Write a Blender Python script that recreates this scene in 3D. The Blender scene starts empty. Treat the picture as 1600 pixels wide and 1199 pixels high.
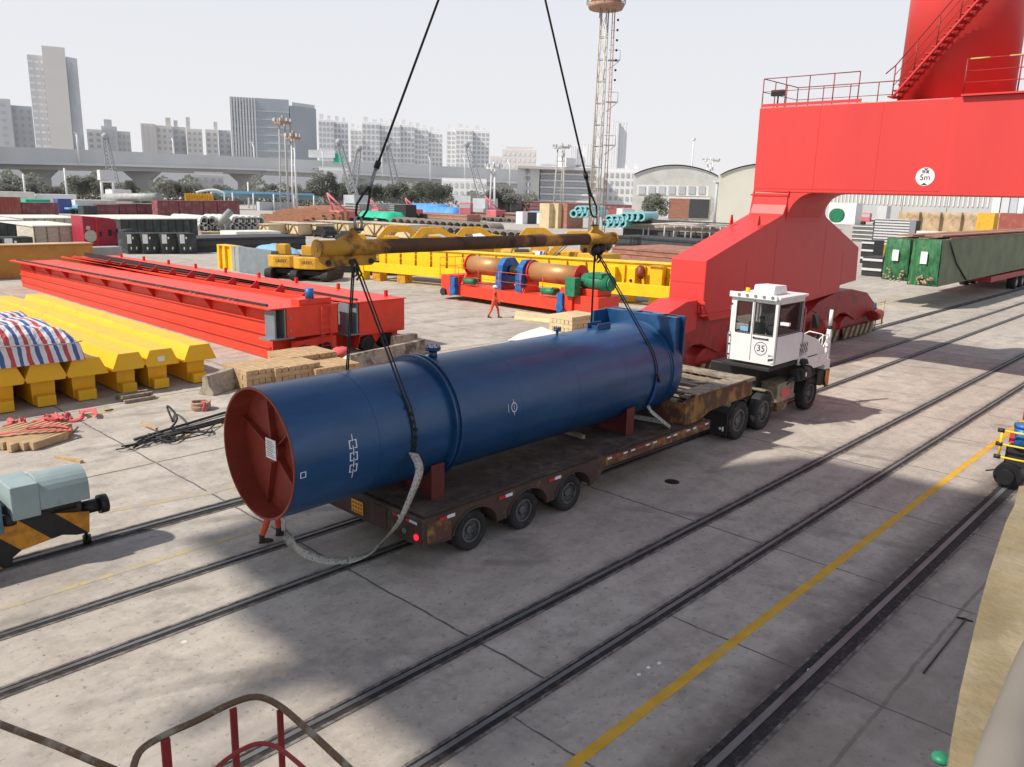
import bpy, bmesh, math, random
import numpy as np
from mathutils import Vector, Matrix
random.seed(7)
R_ = math.radians
scene = bpy.context.scene
COL = scene.collection
# ---------------------------------------------------------------- camera
F_PX, HC = 1265.2, 6.3
YAW, PITCH, ROLL = R_(43.064), R_(13.191), R_(1.541)
def _basis():
    cy, sy = math.cos(YAW), math.sin(YAW)
    f = Vector((cy*math.cos(PITCH), sy*math.cos(PITCH), -math.sin(PITCH)))
    r = Vector((sy, -cy, 0)); u = r.cross(f)
    return r*math.cos(ROLL)+u*math.sin(ROLL), u*math.cos(ROLL)-r*math.sin(ROLL), f
CR, CU, CF = _basis()
cam_d = bpy.data.cameras.new('camera'); cam = bpy.data.objects.new('camera', cam_d); COL.objects.link(cam)
m = Matrix((CR, CU, -CF)).transposed().to_4x4(); m.translation = Vector((0, 0, HC)); cam.matrix_world = m
cam_d.sensor_width = 36; cam_d.lens = F_PX/1600*36; cam_d.clip_start = 0.1; cam_d.clip_end = 6000
scene.camera = cam
# measuring helpers: where a direction seen from the quay edge meets the ground / a vertical plane
def ray(u, v): return CF+CR*((u-800)/F_PX)-CU*((v-599.5)/F_PX)
O3 = Vector((0, 0, HC))
def G(u, v, z=0.0):
    d = ray(u, v); return O3+d*((z-HC)/d.z)
def PX(u, v, x):
    d = ray(u, v); return O3+d*(x/d.x)
def PY(u, v, y):
    d = ray(u, v); return O3+d*(y/d.y)
def PD(u, v, D):
    d = ray(u, v); return O3+d*(D/math.hypot(d.x, d.y))
# ---------------------------------------------------------------- materials
def M(name, col, rough=.6, metal=0., var=.12, scale=2., dirt=None, dscale=1.5, dlo=.5, dhi=.65, bump=0., bscale=30., stretch=None, coat=0., spec=None, emit=None, dirt2=None):
    mt = bpy.data.materials.new(name); mt.use_nodes = True
    nt = mt.node_tree; N = nt.nodes; L = nt.links
    b = N['Principled BSDF']; b.inputs['Roughness'].default_value = rough; b.inputs['Metallic'].default_value = metal
    if coat: b.inputs['Coat Weight'].default_value = coat; b.inputs['Coat Roughness'].default_value = .15
    if spec is not None: b.inputs['Specular IOR Level'].default_value = spec
    tc = N.new('ShaderNodeTexCoord'); src = tc.outputs['Object']
    if stretch:
        mp = N.new('ShaderNodeMapping'); mp.inputs['Scale'].default_value = stretch; L.new(src, mp.inputs['Vector']); src = mp.outputs['Vector']
    nz = N.new('ShaderNodeTexNoise'); nz.inputs['Scale'].default_value = scale; nz.inputs['Detail'].default_value = 5; L.new(src, nz.inputs['Vector'])
    rmp = N.new('ShaderNodeMapRange'); rmp.inputs['From Min'].default_value = .3; rmp.inputs['From Max'].default_value = .7
    rmp.inputs['To Min'].default_value = 1-var; rmp.inputs['To Max'].default_value = 1+var*.6; L.new(nz.outputs['Fac'], rmp.inputs['Value'])
    mul = N.new('ShaderNodeVectorMath'); mul.operation = 'SCALE'; mul.inputs[0].default_value = col[:3]; L.new(rmp.outputs['Result'], mul.inputs['Scale'])
    out = mul.outputs['Vector']
    for k, dd in enumerate((dirt, dirt2)):
        if dd is None: continue
        n2 = N.new('ShaderNodeTexNoise'); n2.inputs['Scale'].default_value = dscale*(1+k*2.3); n2.inputs['Detail'].default_value = 8; n2.inputs['Roughness'].default_value = .65
        L.new(src, n2.inputs['Vector'])
        mr = N.new('ShaderNodeMapRange'); mr.inputs['From Min'].default_value = dlo; mr.inputs['From Max'].default_value = dhi; L.new(n2.outputs['Fac'], mr.inputs['Value'])
        mx = N.new('ShaderNodeMix'); mx.data_type = 'RGBA'; L.new(mr.outputs['Result'], mx.inputs[0]); L.new(out, mx.inputs[6]); mx.inputs[7].default_value = (*dd[:3], 1)
        out = mx.outputs[2]
    L.new(out, b.inputs['Base Color'])
    r2 = N.new('ShaderNodeMapRange'); r2.inputs['To Min'].default_value = max(0, rough-.08); r2.inputs['To Max'].default_value = min(1, rough+.1)
    L.new(nz.outputs['Fac'], r2.inputs['Value']); L.new(r2.outputs['Result'], b.inputs['Roughness'])
    if bump:
        n3 = N.new('ShaderNodeTexNoise'); n3.inputs['Scale'].default_value = bscale; n3.inputs['Detail'].default_value = 4; L.new(src, n3.inputs['Vector'])
        bp = N.new('ShaderNodeBump'); bp.inputs['Strength'].default_value = bump; bp.inputs['Distance'].default_value = .02; L.new(n3.outputs['Fac'], bp.inputs['Height']); L.new(bp.outputs['Normal'], b.inputs['Normal'])
    if emit:
        b.inputs['Emission Color'].default_value = (*emit[:3], 1); b.inputs['Emission Strength'].default_value = emit[3]
    return mt
K = {}
K['red'] = M('crane_red', (.66, .050, .045), .42, var=.10, scale=.35, dirt=(.52, .040, .036), dscale=.35, dlo=.50, dhi=.9, stretch=(1, 1, .3))
K['red_dirty'] = M('bogie_red', (.42, .03, .028), .5, var=.2, dirt=(.10, .03, .025), dscale=1.8, dlo=.5, dhi=.7)
K['orangeplate'] = M('orange_plate', (.52, .25, .055), .7, var=.15, scale=.6, dirt=(.38, .17, .04), dscale=.5)
K['gred'] = M('girder_red', (.76, .058, .028), .45, var=.10, dirt=(.62, .055, .025), dscale=1.2, dlo=.52, dhi=.72)
K['gred_dark'] = M('girder_red_dark', (.62, .022, .018), .5, var=.12)
K['yellow'] = M('girder_yellow', (.86, .50, .02), .45, var=.06, scale=1, dirt=(.66, .34, .012), dscale=1.5, dlo=.55, dhi=.8)
K['yellow2'] = M('bright_yellow', (.88, .60, .012), .45, var=.06, scale=1, dirt=(.70, .42, .02), dscale=1.5, dlo=.55, dhi=.8)
K['bluetank'] = M('tank_blue', (.007, .062, .170), .36, var=.14, scale=1.1, dirt=(.007, .045, .115), dscale=.9, dlo=.46, dhi=.75, dirt2=(.02, .085, .21), stretch=(.35, 1, 1), bump=.06, bscale=5, coat=.15)
K['blue'] = M('machine_blue', (.015, .14, .42), .4, var=.15, dirt=(.01, .05, .15), dscale=3)
K['oldblue'] = M('weathered_blue', (.10, .19, .27), .6, var=.25, dirt=(.08, .07, .06), dscale=2.5, dlo=.5, dhi=.7)
K['oldgrey'] = M('weathered_grey_blue', (.30, .38, .385), .6, var=.15, dirt=(.20, .20, .17), dscale=2.0, dlo=.55, dhi=.75)
K['primer'] = M('red_primer', (.24, .035, .020), .5, var=.2, scale=1.5, dirt=(.33, .075, .045), dscale=1.3, dlo=.5, dhi=.75)
K['rustdeck'] = M('rusty_deck', (.085, .055, .045), .85, var=.3, dirt=(.15, .11, .085), dscale=1.4, dlo=.45, dhi=.65, bump=.4, dirt2=(.04, .03, .027))
K['rustyel'] = M('rusty_yellow', (.34, .17, .035), .7, var=.25, dirt=(.10, .045, .03), dscale=2.6, dlo=.40, dhi=.52, bump=.2)
K['rustside'] = M('rusty_side', (.075, .045, .034), .8, var=.3, dirt=(.30, .14, .03), dscale=1.6, dlo=.60, dhi=.68, dirt2=(.12, .05, .035))
K['rustbar'] = M('rusty_bar', (.13, .060, .026), .75, var=.3, dirt=(.50, .24, .03), dscale=.9, dlo=.57, dhi=.64, bump=.3, dirt2=(.05, .028, .018))
K['oryel'] = M('old_yellow_paint', (.66, .33, .02), .6, var=.2, dirt=(.22, .09, .03), dscale=3, dlo=.5, dhi=.64)
K['rubber'] = M('rubber', (.022, .022, .023), .8, var=.3, dirt=(.07, .065, .06), dscale=5, dlo=.5, dhi=.75)
K['rim'] = M('steel_rim', (.14, .14, .14), .6, .2, var=.25, dirt=(.05, .045, .04), dscale=6)
K['dark'] = M('dark_steel', (.03, .03, .032), .6, .1, var=.3)
K['black'] = M('black_paint', (.012, .012, .013), .5, var=.2)
K['rope'] = M('wire_rope', (.025, .025, .024), .7, .2, var=.3, scale=30)
K['shackle'] = M('galvanised_steel', (.30, .32, .33), .45, .5, var=.2, scale=12)
K['railhead'] = M('rail_head', (.17, .17, .17), .5, .3, var=.3, scale=3, dirt=(.11, .085, .07), dscale=2, stretch=(.3, 1, 1))
K['groove'] = M('rail_groove', (.020, .018, .018), .9, var=.4, scale=6, dirt=(.055, .045, .04), dscale=8)
K['railedge'] = M('rail_edge', (.09, .075, .068), .8, var=.4, scale=4, dirt=(.20, .18, .165), dscale=5, dlo=.45, dhi=.6)
K['white'] = M('white_paint', (.80, .80, .79), .4, var=.05, scale=2, dirt=(.55, .54, .50), dscale=2.5, dlo=.58, dhi=.8)
K['paper'] = M('paper', (.82, .82, .80), .8, var=.05)
K['glass'] = M('dark_glass', (.02, .025, .025), .12, var=.05)
K['wood'] = M('fresh_timber', (.52, .36, .20), .8, var=.25, scale=6, dirt=(.36, .23, .12), dscale=3, dlo=.5, dhi=.7)
K['oldwood'] = M('grey_timber', (.30, .25, .19), .85, var=.3, scale=5, dirt=(.16, .12, .09), dscale=4)
K['jersey'] = M('weathered_concrete', (.40, .35, .28), .9, var=.25, scale=4, dirt=(.12, .10, .085), dscale=1.8, dlo=.48, dhi=.62, bump=.5, bscale=12)
K['galv'] = M('grey_plate', (.22, .26, .29), .5, .2, var=.15)
K['web'] = M('webbing_sling', (.52, .51, .45), .9, var=.25, scale=20, dirt=(.16, .16, .14), dscale=26, dlo=.52, dhi=.60)
K['webblue'] = M('blue_webbing', (.03, .10, .34), .8, var=.2)
K['pinkweb'] = M('pink_webbing', (.75, .13, .14), .85, var=.25, scale=8, dirt=(.55, .08, .08), dscale=8)
K['gold'] = M('copper_rope_drum', (.52, .27, .11), .42, .35, var=.12, scale=14, stretch=(1, 8, 1))
K['green'] = M('motor_green', (.02, .22, .11), .5, var=.2, dirt=(.02, .10, .06), dscale=4)
K['copperred'] = M('rail_brown', (.16, .09, .05), .6, .2, var=.2, dirt=(.30, .26, .20), dscale=9, dlo=.5, dhi=.62)
K['railred'] = M('handrail_red', (.30, .022, .022), .5, var=.2, dirt=(.16, .03, .025), dscale=8)
K['skin'] = M('skin', (.50, .30, .21), .6, var=.05)
K['overall'] = M('orange_coverall', (.74, .095, .045), .85, var=.15, scale=8)
K['helmet'] = M('white_helmet', (.80, .74, .66), .4, var=.03)
K['boot'] = M('boot', (.05, .04, .035), .8, var=.2)
K['reflred'] = M('reflector_red', (.55, .03, .03), .35, var=.1)
K['taillamp'] = M('lit_tail_lamp', (.8, .01, .02), .3, emit=(1, .02, .06, 1.1))
K['plate'] = M('yellow_number_plate', (.75, .48, .05), .5, var=.15, scale=20)
K['containerred'] = M('container_brick', (.30, .075, .055), .6, var=.15, scale=.5, dirt=(.36, .13, .10), dscale=.6)
K['maroon'] = M('container_maroon', (.22, .065, .075), .6, var=.15, scale=.5, dirt=(.3, .14, .14), dscale=.8)
K['contblue'] = M('container_blue', (.09, .12, .34), .6, var=.15, scale=.5)
K['ltblue'] = M('light_blue_paint', (.20, .42, .62), .55, var=.15)
K['cyan'] = M('cyan_pipe', (.25, .56, .60), .45, var=.12)
K['bluetarp'] = M('blue_tarp', (.08, .28, .68), .6, var=.25, scale=.6)
K['greentarp'] = M('green_tarp', (.02, .45, .27), .6, var=.2, scale=.6)
K['blackcrate'] = M('black_crate', (.035, .045, .045), .6, var=.25, scale=.8, dirt=(.09, .105, .10), dscale=1)
K['whitewrap'] = M('pale_sheet', (.70, .70, .64), .6, var=.15, scale=.7)
K['palewood'] = M('pale_boards', (.50, .46, .38), .8, var=.2, scale=1, stretch=(1, 1, 6))
K['cratewood'] = M('crate_plywood', (.62, .50, .30), .8, var=.15, scale=1)
K['batten'] = M('crate_batten', (.26, .17, .09), .85, var=.2)
K['rustplate'] = M('rusty_plate_stack', (.36, .17, .12), .8, var=.25, scale=.8, dirt=(.22, .10, .07), dscale=1.5, stretch=(1, 1, 5))
K['hbeam'] = M('dark_h_beam', (.055, .055, .062), .7, var=.25)
K['hflange'] = M('h_beam_flange', (.34, .29, .25), .7, var=.25)
K['rustpile'] = M('rusty_bars', (.30, .14, .08), .85, var=.35, scale=.8, stretch=(8, 1, 8))
K['scrap'] = M('black_scrap', (.05, .045, .045), .9, var=.5, scale=1)
K['pipegrey'] = M('grey_pipe', (.36, .38, .37), .6, .2, var=.2, scale=1)
K['halfpipe'] = M('segment_steel', (.25, .22, .19), .75, var=.3, scale=.8)
K['exca'] = M('excavator_yellow', (.70, .38, .03), .5, var=.15, dirt=(.40, .20, .03), dscale=1.5, dlo=.55, dhi=.75)
K['track'] = M('crawler_track', (.035, .033, .032), .8, var=.3)
K['greenwrap'] = M('green_wrap', (.04, .19, .075), .55, var=.45, scale=2.2, dirt=(.02, .10, .04), dscale=2.5, dlo=.48, dhi=.62, bump=1.0, bscale=2.2, stretch=(1, 2.2, .8))
K['olivewrap'] = M('olive_ribbed_wrap', (.17, .20, .12), .7, var=.3, scale=.8, dirt=(.17, .20, .13), dscale=1.2, bump=.6, bscale=2)
K['hazewall'] = M('hazy_white_wall', (0.75, 0.75, 0.752), .9, var=.05, scale=.05)  # far walls and windows: distance haze is mixed into the base colour
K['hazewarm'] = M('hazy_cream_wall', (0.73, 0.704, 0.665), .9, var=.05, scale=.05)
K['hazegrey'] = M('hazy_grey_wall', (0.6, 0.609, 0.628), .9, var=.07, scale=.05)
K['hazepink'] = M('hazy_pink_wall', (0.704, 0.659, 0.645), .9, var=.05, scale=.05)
K['hazefar'] = M('hazy_far_tower_wall', (0.764, 0.774, 0.798), .9, var=.03, scale=.02)
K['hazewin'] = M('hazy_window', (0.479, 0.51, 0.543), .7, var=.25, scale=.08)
K['hazewin2'] = M('hazy_pale_window', (0.568, 0.595, 0.621), .7, var=.2, scale=.08)
K['hazefarwin'] = M('hazy_far_window', (0.695, 0.712, 0.741), .7, var=.1, scale=.08)
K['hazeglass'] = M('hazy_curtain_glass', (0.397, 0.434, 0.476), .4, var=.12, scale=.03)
K['viaduct'] = M('hazy_viaduct_concrete', (0.698, 0.701, 0.703), .9, var=.08, scale=.05)  # viaduct colours paled the same way to paint in haze
K['parapet'] = M('hazy_viaduct_parapet', (0.629, 0.64, 0.641), .9, var=.08, scale=.08, stretch=(1, 1, .2))
K['viaductdark'] = M('hazy_viaduct_pier', (0.467, 0.471, 0.476), .9, var=.12, scale=.05)
K['leaf'] = M('hazy_foliage', (.235, .25, .21), .9, var=.2, scale=.25, dirt=(.27, .28, .245), dscale=.3)  # foliage lightened so its colour carries the distance haze
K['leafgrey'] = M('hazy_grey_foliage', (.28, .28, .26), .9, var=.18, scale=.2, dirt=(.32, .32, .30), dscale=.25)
for _k in ('leaf', 'leafgrey'):
    _nt = K[_k].node_tree; _b = _nt.nodes['Principled BSDF']; _o = _nt.nodes['Material Output']; _t = _nt.nodes.new('ShaderNodeBsdfTranslucent'); _m = _nt.nodes.new('ShaderNodeMixShader'); _m.inputs[0].default_value = .5
    _src = _b.inputs['Base Color'].links[0].from_socket; _nt.links.new(_src, _t.inputs['Color']); _nt.links.new(_b.outputs[0], _m.inputs[1]); _nt.links.new(_t.outputs[0], _m.inputs[2]); _nt.links.new(_m.outputs[0], _o.inputs['Surface'])
K['bark'] = M('hazy_bark', (0.3, 0.284, 0.271), .9, var=.2)
K['lattice'] = M('hazy_lattice_steel', (0.372, 0.388, 0.407), .7, var=.1)
K['mastcream'] = M('mast_cream', (.60, .55, .47), .6, var=.15, scale=.5, dirt=(.36, .22, .14), dscale=.8, dlo=.5, dhi=.68)
K['mastgrey'] = M('mast_grey', (0.446, 0.446, 0.43), .6, var=.15, scale=.6)
K['mastrust'] = M('mast_rust', (.42, .25, .18), .7, var=.2)
K['polegrey'] = M('hazy_pole', (0.643, 0.657, 0.669), .7, var=.05)
K['pinkred'] = M('hazy_red_machine', (.64, .17, .20), .6, var=.2, scale=.5)
K['hangar'] = M('hazy_hangar_concrete', (0.572, 0.576, 0.567), .9, var=.18, scale=.12, dirt=(.36, .38, .36), dscale=.10, dlo=.5, dhi=.6, dirt2=(.58, .57, .53))  # hangar, roof and warehouse greys also hold painted haze
K['hangar2'] = M('hazy_hangar_cream', (0.605, 0.597, 0.523), .9, var=.1, scale=.1)
K['roofgrey'] = M('hazy_roof', (0.463, 0.477, 0.489), .8, var=.1, scale=.1)
K['whwall'] = M('hazy_warehouse_grey', (0.412, 0.42, 0.427), .85, var=.1, scale=.1)
K['whrib'] = M('warehouse_rib', (.60, .60, .59), .85, var=.05)
K['tan'] = M('tan_cargo', (.56, .42, .26), .8, var=.35, scale=.35, dirt=(.30, .2, .13), dscale=.5)
K['ycoat'] = M('worn_yellow', (.60, .42, .13), .9, var=.2)
K['bulwark'] = M('bulwark_ochre', (.25, .195, .105), .85, var=.3, scale=3, dirt=(.36, .30, .21), dscale=2.2, dlo=.45, dhi=.7, bump=.4)
K['bulwark2'] = M('bulwark_grey', (.20, .18, .155), .8, var=.15, scale=2)
K['tapewhite'] = M('white_stencil_paint', (.75, .77, .80), .6, var=.05)
K['coil'] = M('hemp_rope', (.42, .28, .20), .9, var=.3, scale=14)
K['craneblue'] = M('crane_blue', (.05, .14, .25), .5, var=.1)
# striped tarpaulin
def striped():
    mt = bpy.data.materials.new('striped_tarpaulin'); mt.use_nodes = True; nt = mt.node_tree; N = nt.nodes; L = nt.links
    b = N['Principled BSDF']; b.inputs['Roughness'].default_value = .5
    tc = N.new('ShaderNodeTexCoord'); nz = N.new('ShaderNodeTexNoise'); nz.inputs['Scale'].default_value = 1.3; L.new(tc.outputs['Object'], nz.inputs['Vector'])
    sx = N.new('ShaderNodeSeparateXYZ'); L.new(tc.outputs['Object'], sx.inputs[0])
    a = N.new('ShaderNodeMath'); a.operation = 'MULTIPLY_ADD'; L.new(nz.outputs['Fac'], a.inputs[0]); a.inputs[1].default_value = .22; L.new(sx.outputs['X'], a.inputs[2])
    a2 = N.new('ShaderNodeMath'); a2.operation = 'MULTIPLY_ADD'; L.new(sx.outputs['Y'], a2.inputs[0]); a2.inputs[1].default_value = .25; L.new(a.outputs[0], a2.inputs[2])
    f = N.new('ShaderNodeMath'); f.operation = 'MULTIPLY'; L.new(a2.outputs[0], f.inputs[0]); f.inputs[1].default_value = 2.1
    fr = N.new('ShaderNodeMath'); fr.operation = 'FRACT'; L.new(f.outputs[0], fr.inputs[0])
    cr = N.new('ShaderNodeValToRGB'); cr.color_ramp.interpolation = 'CONSTANT'; e = cr.color_ramp.elements
    e[0].position = 0; e[0].color = (.74, .74, .76, 1); e[1].position = .25; e[1].color = (.06, .12, .33, 1)
    for p, c in ((.48, (.74, .74, .76, 1)), (.74, (.52, .07, .07, 1))):
        k = e.new(p); k.color = c
    L.new(fr.outputs[0], cr.inputs[0]); L.new(cr.outputs[0], b.inputs['Base Color'])
    n3 = N.new('ShaderNodeTexNoise'); n3.inputs['Scale'].default_value = 4; L.new(tc.outputs['Object'], n3.inputs['Vector'])
    bp = N.new('ShaderNodeBump'); bp.inputs['Strength'].default_value = .9; bp.inputs['Distance'].default_value = .15; L.new(n3.outputs['Fac'], bp.inputs['Height']); L.new(bp.outputs['Normal'], b.inputs['Normal'])
    return mt
K['striped'] = striped()
K['crimson'] = M('crimson_casing', (.36, .022, .045), .5, var=.15)
K['ringgrey'] = M('pale_concrete_pipe', (.56, .58, .57), .8, var=.15)
K['postpale'] = M('pale_flange_edge', (.48, .45, .42), .8, var=.15)
K['lamppost'] = M('white_lamp_post', (.88, .88, .88), .7, var=.02)
def hazard(name, c1, c2, freq, ax=(1, 0, 1)):
    mt = bpy.data.materials.new(name); mt.use_nodes = True; nt = mt.node_tree; N = nt.nodes; L = nt.links
    b = N['Principled BSDF']; b.inputs['Roughness'].default_value = .6
    tc = N.new('ShaderNodeTexCoord'); d = N.new('ShaderNodeVectorMath'); d.operation = 'DOT_PRODUCT'; L.new(tc.outputs['Object'], d.inputs[0]); d.inputs[1].default_value = ax
    f = N.new('ShaderNodeMath'); f.operation = 'MULTIPLY'; L.new(d.outputs['Value'], f.inputs[0]); f.inputs[1].default_value = freq
    fr = N.new('ShaderNodeMath'); fr.operation = 'FRACT'; L.new(f.outputs[0], fr.inputs[0])
    g = N.new('ShaderNodeMath'); g.operation = 'GREATER_THAN'; L.new(fr.outputs[0], g.inputs[0]); g.inputs[1].default_value = .5
    nz = N.new('ShaderNodeTexNoise'); nz.inputs['Scale'].default_value = 5; L.new(tc.outputs['Object'], nz.inputs['Vector'])
    mx = N.new('ShaderNodeMix'); mx.data_type = 'RGBA'; L.new(g.outputs[0], mx.inputs[0]); mx.inputs[6].default_value = (*c1, 1); mx.inputs[7].default_value = (*c2, 1)
    m2 = N.new('ShaderNodeMix'); m2.data_type = 'RGBA'; m2.blend_type = 'MULTIPLY'; m2.inputs[0].default_value = .7; L.new(mx.outputs[2], m2.inputs[6])
    cr = N.new('ShaderNodeMapRange'); cr.inputs['From Min'].default_value = .35; cr.inputs['From Max'].default_value = .6; cr.inputs['To Min'].default_value = .35; L.new(nz.outputs['Fac'], cr.inputs['Value'])
    L.new(cr.outputs['Result'], m2.inputs[7]); L.new(m2.outputs[2], b.inputs['Base Color'])
    return mt
K['hazard'] = hazard('hazard_orange_black', (.62, .26, .02), (.015, .015, .015), .95, (1, 0, 1))
K['hazardy'] = hazard('hazard_yellow_black', (.42, .33, .12), (.02, .02, .02), 1.6, (1, 0, -.6))
K['refl'] = hazard('reflective_tape', (.78, .76, .72), (.62, .05, .05), 2.6, (1, 0, 0))
K['checker'] = hazard('checker_black_white', (.8, .8, .8), (.05, .05, .05), 7, (1, .3, 1))
# ---------------------------------------------------------------- mesh building
ORG = {}
def comps(v, f):
    key = {}; par = []
    def find(a):
        while par[a] != a: par[a] = par[par[a]]; a = par[a]
        return a
    idx = []
    for p in v:
        k = (round(p[0], 4), round(p[1], 4), round(p[2], 4))
        if k not in key: key[k] = len(par); par.append(len(par))
        idx.append(key[k])
    for fc in f:
        for a in fc[1:]:
            ra, rb = find(idx[fc[0]]), find(idx[a])
            if ra != rb: par[ra] = rb
    g = {}
    for i, fc in enumerate(f): g.setdefault(find(idx[fc[0]]), []).append(i)
    return list(g.values())
class MB:
    def __init__(s): s.v = []; s.f = []; s.sm = []
    def add(s, vs, fs, smooth=False):
        n = len(s.v); s.v += [tuple(v) for v in vs]; s.f += [tuple(i+n for i in f) for f in fs]; s.sm += [smooth]*len(fs); return s
    def box(s, x0, x1, y0, y1, z0, z1):
        x0, x1 = min(x0, x1), max(x0, x1); y0, y1 = min(y0, y1), max(y0, y1); z0, z1 = min(z0, z1), max(z0, z1)
        return s.add([(x0, y0, z0), (x1, y0, z0), (x1, y1, z0), (x0, y1, z0), (x0, y0, z1), (x1, y0, z1), (x1, y1, z1), (x0, y1, z1)],
                     [(0, 3, 2, 1), (4, 5, 6, 7), (0, 1, 5, 4), (1, 2, 6, 5), (2, 3, 7, 6), (3, 0, 4, 7)])
    def hexa(s, b, t):
        return s.add(list(b)+list(t), [(0, 3, 2, 1), (4, 5, 6, 7), (0, 1, 5, 4), (1, 2, 6, 5), (2, 3, 7, 6), (3, 0, 4, 7)])
    def prism(s, poly, ax, a, b):
        """poly of (p,q); ax 'x': (y,z) extruded in x; 'y': (x,z) in y; 'z': (x,y) in z"""
        def mk(p, q, t): return (t, p, q) if ax == 'x' else ((p, t, q) if ax == 'y' else (p, q, t))
        n = len(poly); vs = [mk(p, q, a) for p, q in poly]+[mk(p, q, b) for p, q in poly]
        area = sum(poly[i][0]*poly[(i+1) % n][1]-poly[(i+1) % n][0]*poly[i][1] for i in range(n))
        fl = (area > 0) ^ (b < a) ^ (ax == 'y')
        fs = [tuple(range(n)) if not fl else tuple(range(n-1, -1, -1)), tuple(range(n, 2*n)) if fl else tuple(range(2*n-1, n-1, -1))]
        for i in range(n):
            j = (i+1) % n; fs.append((i, j, n+j, n+i) if fl else (j, i, n+i, n+j))
        return s.add(vs, fs)
    def cyl(s, p0, p1, r, r2=None, seg=14, caps=True, smooth=True):
        p0 = Vector(p0); p1 = Vector(p1); r2 = r if r2 is None else r2
        d = (p1-p0).normalized(); a = d.orthogonal().normalized(); b = d.cross(a)
        vs = []
        for p, rr in ((p0, r), (p1, r2)):
            for i in range(seg):
                t = 2*math.pi*i/seg; vs.append(p+a*rr*math.cos(t)+b*rr*math.sin(t))
        s.add(vs, [(i, (i+1) % seg, seg+(i+1) % seg, seg+i) for i in range(seg)], smooth)
        if caps: s.add(vs, [tuple(range(seg-1, -1, -1)), tuple(range(seg, 2*seg))])
        return s
    def tube(s, pts, r, seg=8, closed=False):
        pts = [Vector(p) for p in pts]; n = len(pts); rings = []; prev = None
        for i, p in enumerate(pts):
            t = (pts[min(i+1, n-1)]-pts[max(i-1, 0)]) if not closed else (pts[(i+1) % n]-pts[i-1])
            t.normalize()
            a = t.orthogonal().normalized() if prev is None else (prev-t*prev.dot(t)).normalized()
            prev = a; b = t.cross(a); rr = r[i] if isinstance(r, (list, tuple)) else r
            rings.append([p+a*rr*math.cos(2*math.pi*k/seg)+b*rr*math.sin(2*math.pi*k/seg) for k in range(seg)])
        vs = [v for q in rings for v in q]; fs = []
        m = n if closed else n-1
        for i in range(m):
            j = (i+1) % n
            for k in range(seg): fs.append((i*seg+k, i*seg+(k+1) % seg, j*seg+(k+1) % seg, j*seg+k))
        if not closed: fs += [tuple(range(seg-1, -1, -1)), tuple(range((n-1)*seg, n*seg))]
        return s.add(vs, fs, True)
    def ring(s, x0, x1, yc, zc, r0, r1, seg=64, ax='x', a0=0, a1=2*math.pi):
        """hollow ring about an x (or y) axis, r0 inner r1 outer"""
        full = abs(a1-a0-2*math.pi) < 1e-6; n = seg if full else seg+1
        def P(x, r, t):
            return (x, yc+r*math.cos(t), zc+r*math.sin(t)) if ax == 'x' else (yc+r*math.cos(t), x, zc+r*math.sin(t))
        vs = []
        for i in range(n):
            t = a0+(a1-a0)*i/seg; vs += [P(x0, r0, t), P(x0, r1, t), P(x1, r1, t), P(x1, r0, t)]
        fs = []
        for i in range(seg):
            j = (i+1) % n
            for k in range(4): fs.append((i*4+k, j*4+k, j*4+(k+1) % 4, i*4+(k+1) % 4))
        s.add(vs, fs, False)
        return s
    def ribbon(s, pts, w, wd, th=.012):
        pts = [Vector(p) for p in pts]; vs = []; fs = []
        for i, p in enumerate(pts):
            t = (pts[min(i+1, len(pts)-1)]-pts[max(i-1, 0)]).normalized()
            d = Vector(wd[i] if isinstance(wd, list) else wd); d = (d-t*d.dot(t)).normalized(); n = t.cross(d)
            vs += [p-d*w/2-n*th/2, p+d*w/2-n*th/2, p+d*w/2+n*th/2, p-d*w/2+n*th/2]
        for i in range(len(pts)-1):
            for k in range(4): fs.append((i*4+k, i*4+(k+1) % 4, i*4+4+(k+1) % 4, i*4+4+k))
        n = len(pts); fs += [(3, 2, 1, 0), tuple((n-1)*4+k for k in range(4))]
        return s.add(vs, fs, True)
    def sphere(s, c, r, seg=12, rings=8, sc=(1, 1, 1), z0=-1., jit=0):
        c = Vector(c); vs = []; fs = []
        for i in range(rings+1):
            ph = -math.pi/2+math.pi*i/rings; z = max(math.sin(ph), z0)
            for k in range(seg):
                t = 2*math.pi*k/seg; q = 1+random.uniform(-jit, jit)
                vs.append(c+Vector((r*sc[0]*math.cos(ph)*math.cos(t)*q, r*sc[1]*math.cos(ph)*math.sin(t)*q, r*sc[2]*z*q)))
        for i in range(rings):
            for k in range(seg): fs.append((i*seg+k, i*seg+(k+1) % seg, (i+1)*seg+(k+1) % seg, (i+1)*seg+k))
        return s.add(vs, fs, True)
    def split(s, name, mat, parent=None, **kw):
        """each loose piece becomes an object of its own"""
        out = []
        for fi in comps(s.v, s.f):
            m = MB(); mp = {}
            for i in fi:
                fc = []
                for a in s.f[i]:
                    if a not in mp: mp[a] = len(m.v); m.v.append(s.v[a])
                    fc.append(mp[a])
                m.f.append(tuple(fc)); m.sm.append(s.sm[i])
            out.append(m.build(name, mat, parent, **kw))
        return out
    def build(s, name, mat, parent=None, bevel=0, local=False, fixn=True):
        me = bpy.data.meshes.new(name)
        o = bpy.data.objects.new(name, me); COL.objects.link(o)
        off = Vector((0, 0, 0))
        if parent is not None:
            o.parent = parent
            off = ORG[parent.name]; ORG[o.name] = off
        elif not local:
            xs = [v[0] for v in s.v]; ys = [v[1] for v in s.v]; zs = [v[2] for v in s.v]
            off = Vector(((min(xs)+max(xs))/2, (min(ys)+max(ys))/2, min(zs))); o.location = off; ORG[o.name] = off.copy()
        else: ORG[o.name] = Vector((0, 0, 0))
        me.from_pydata([Vector(v)-off for v in s.v], [], s.f)
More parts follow.
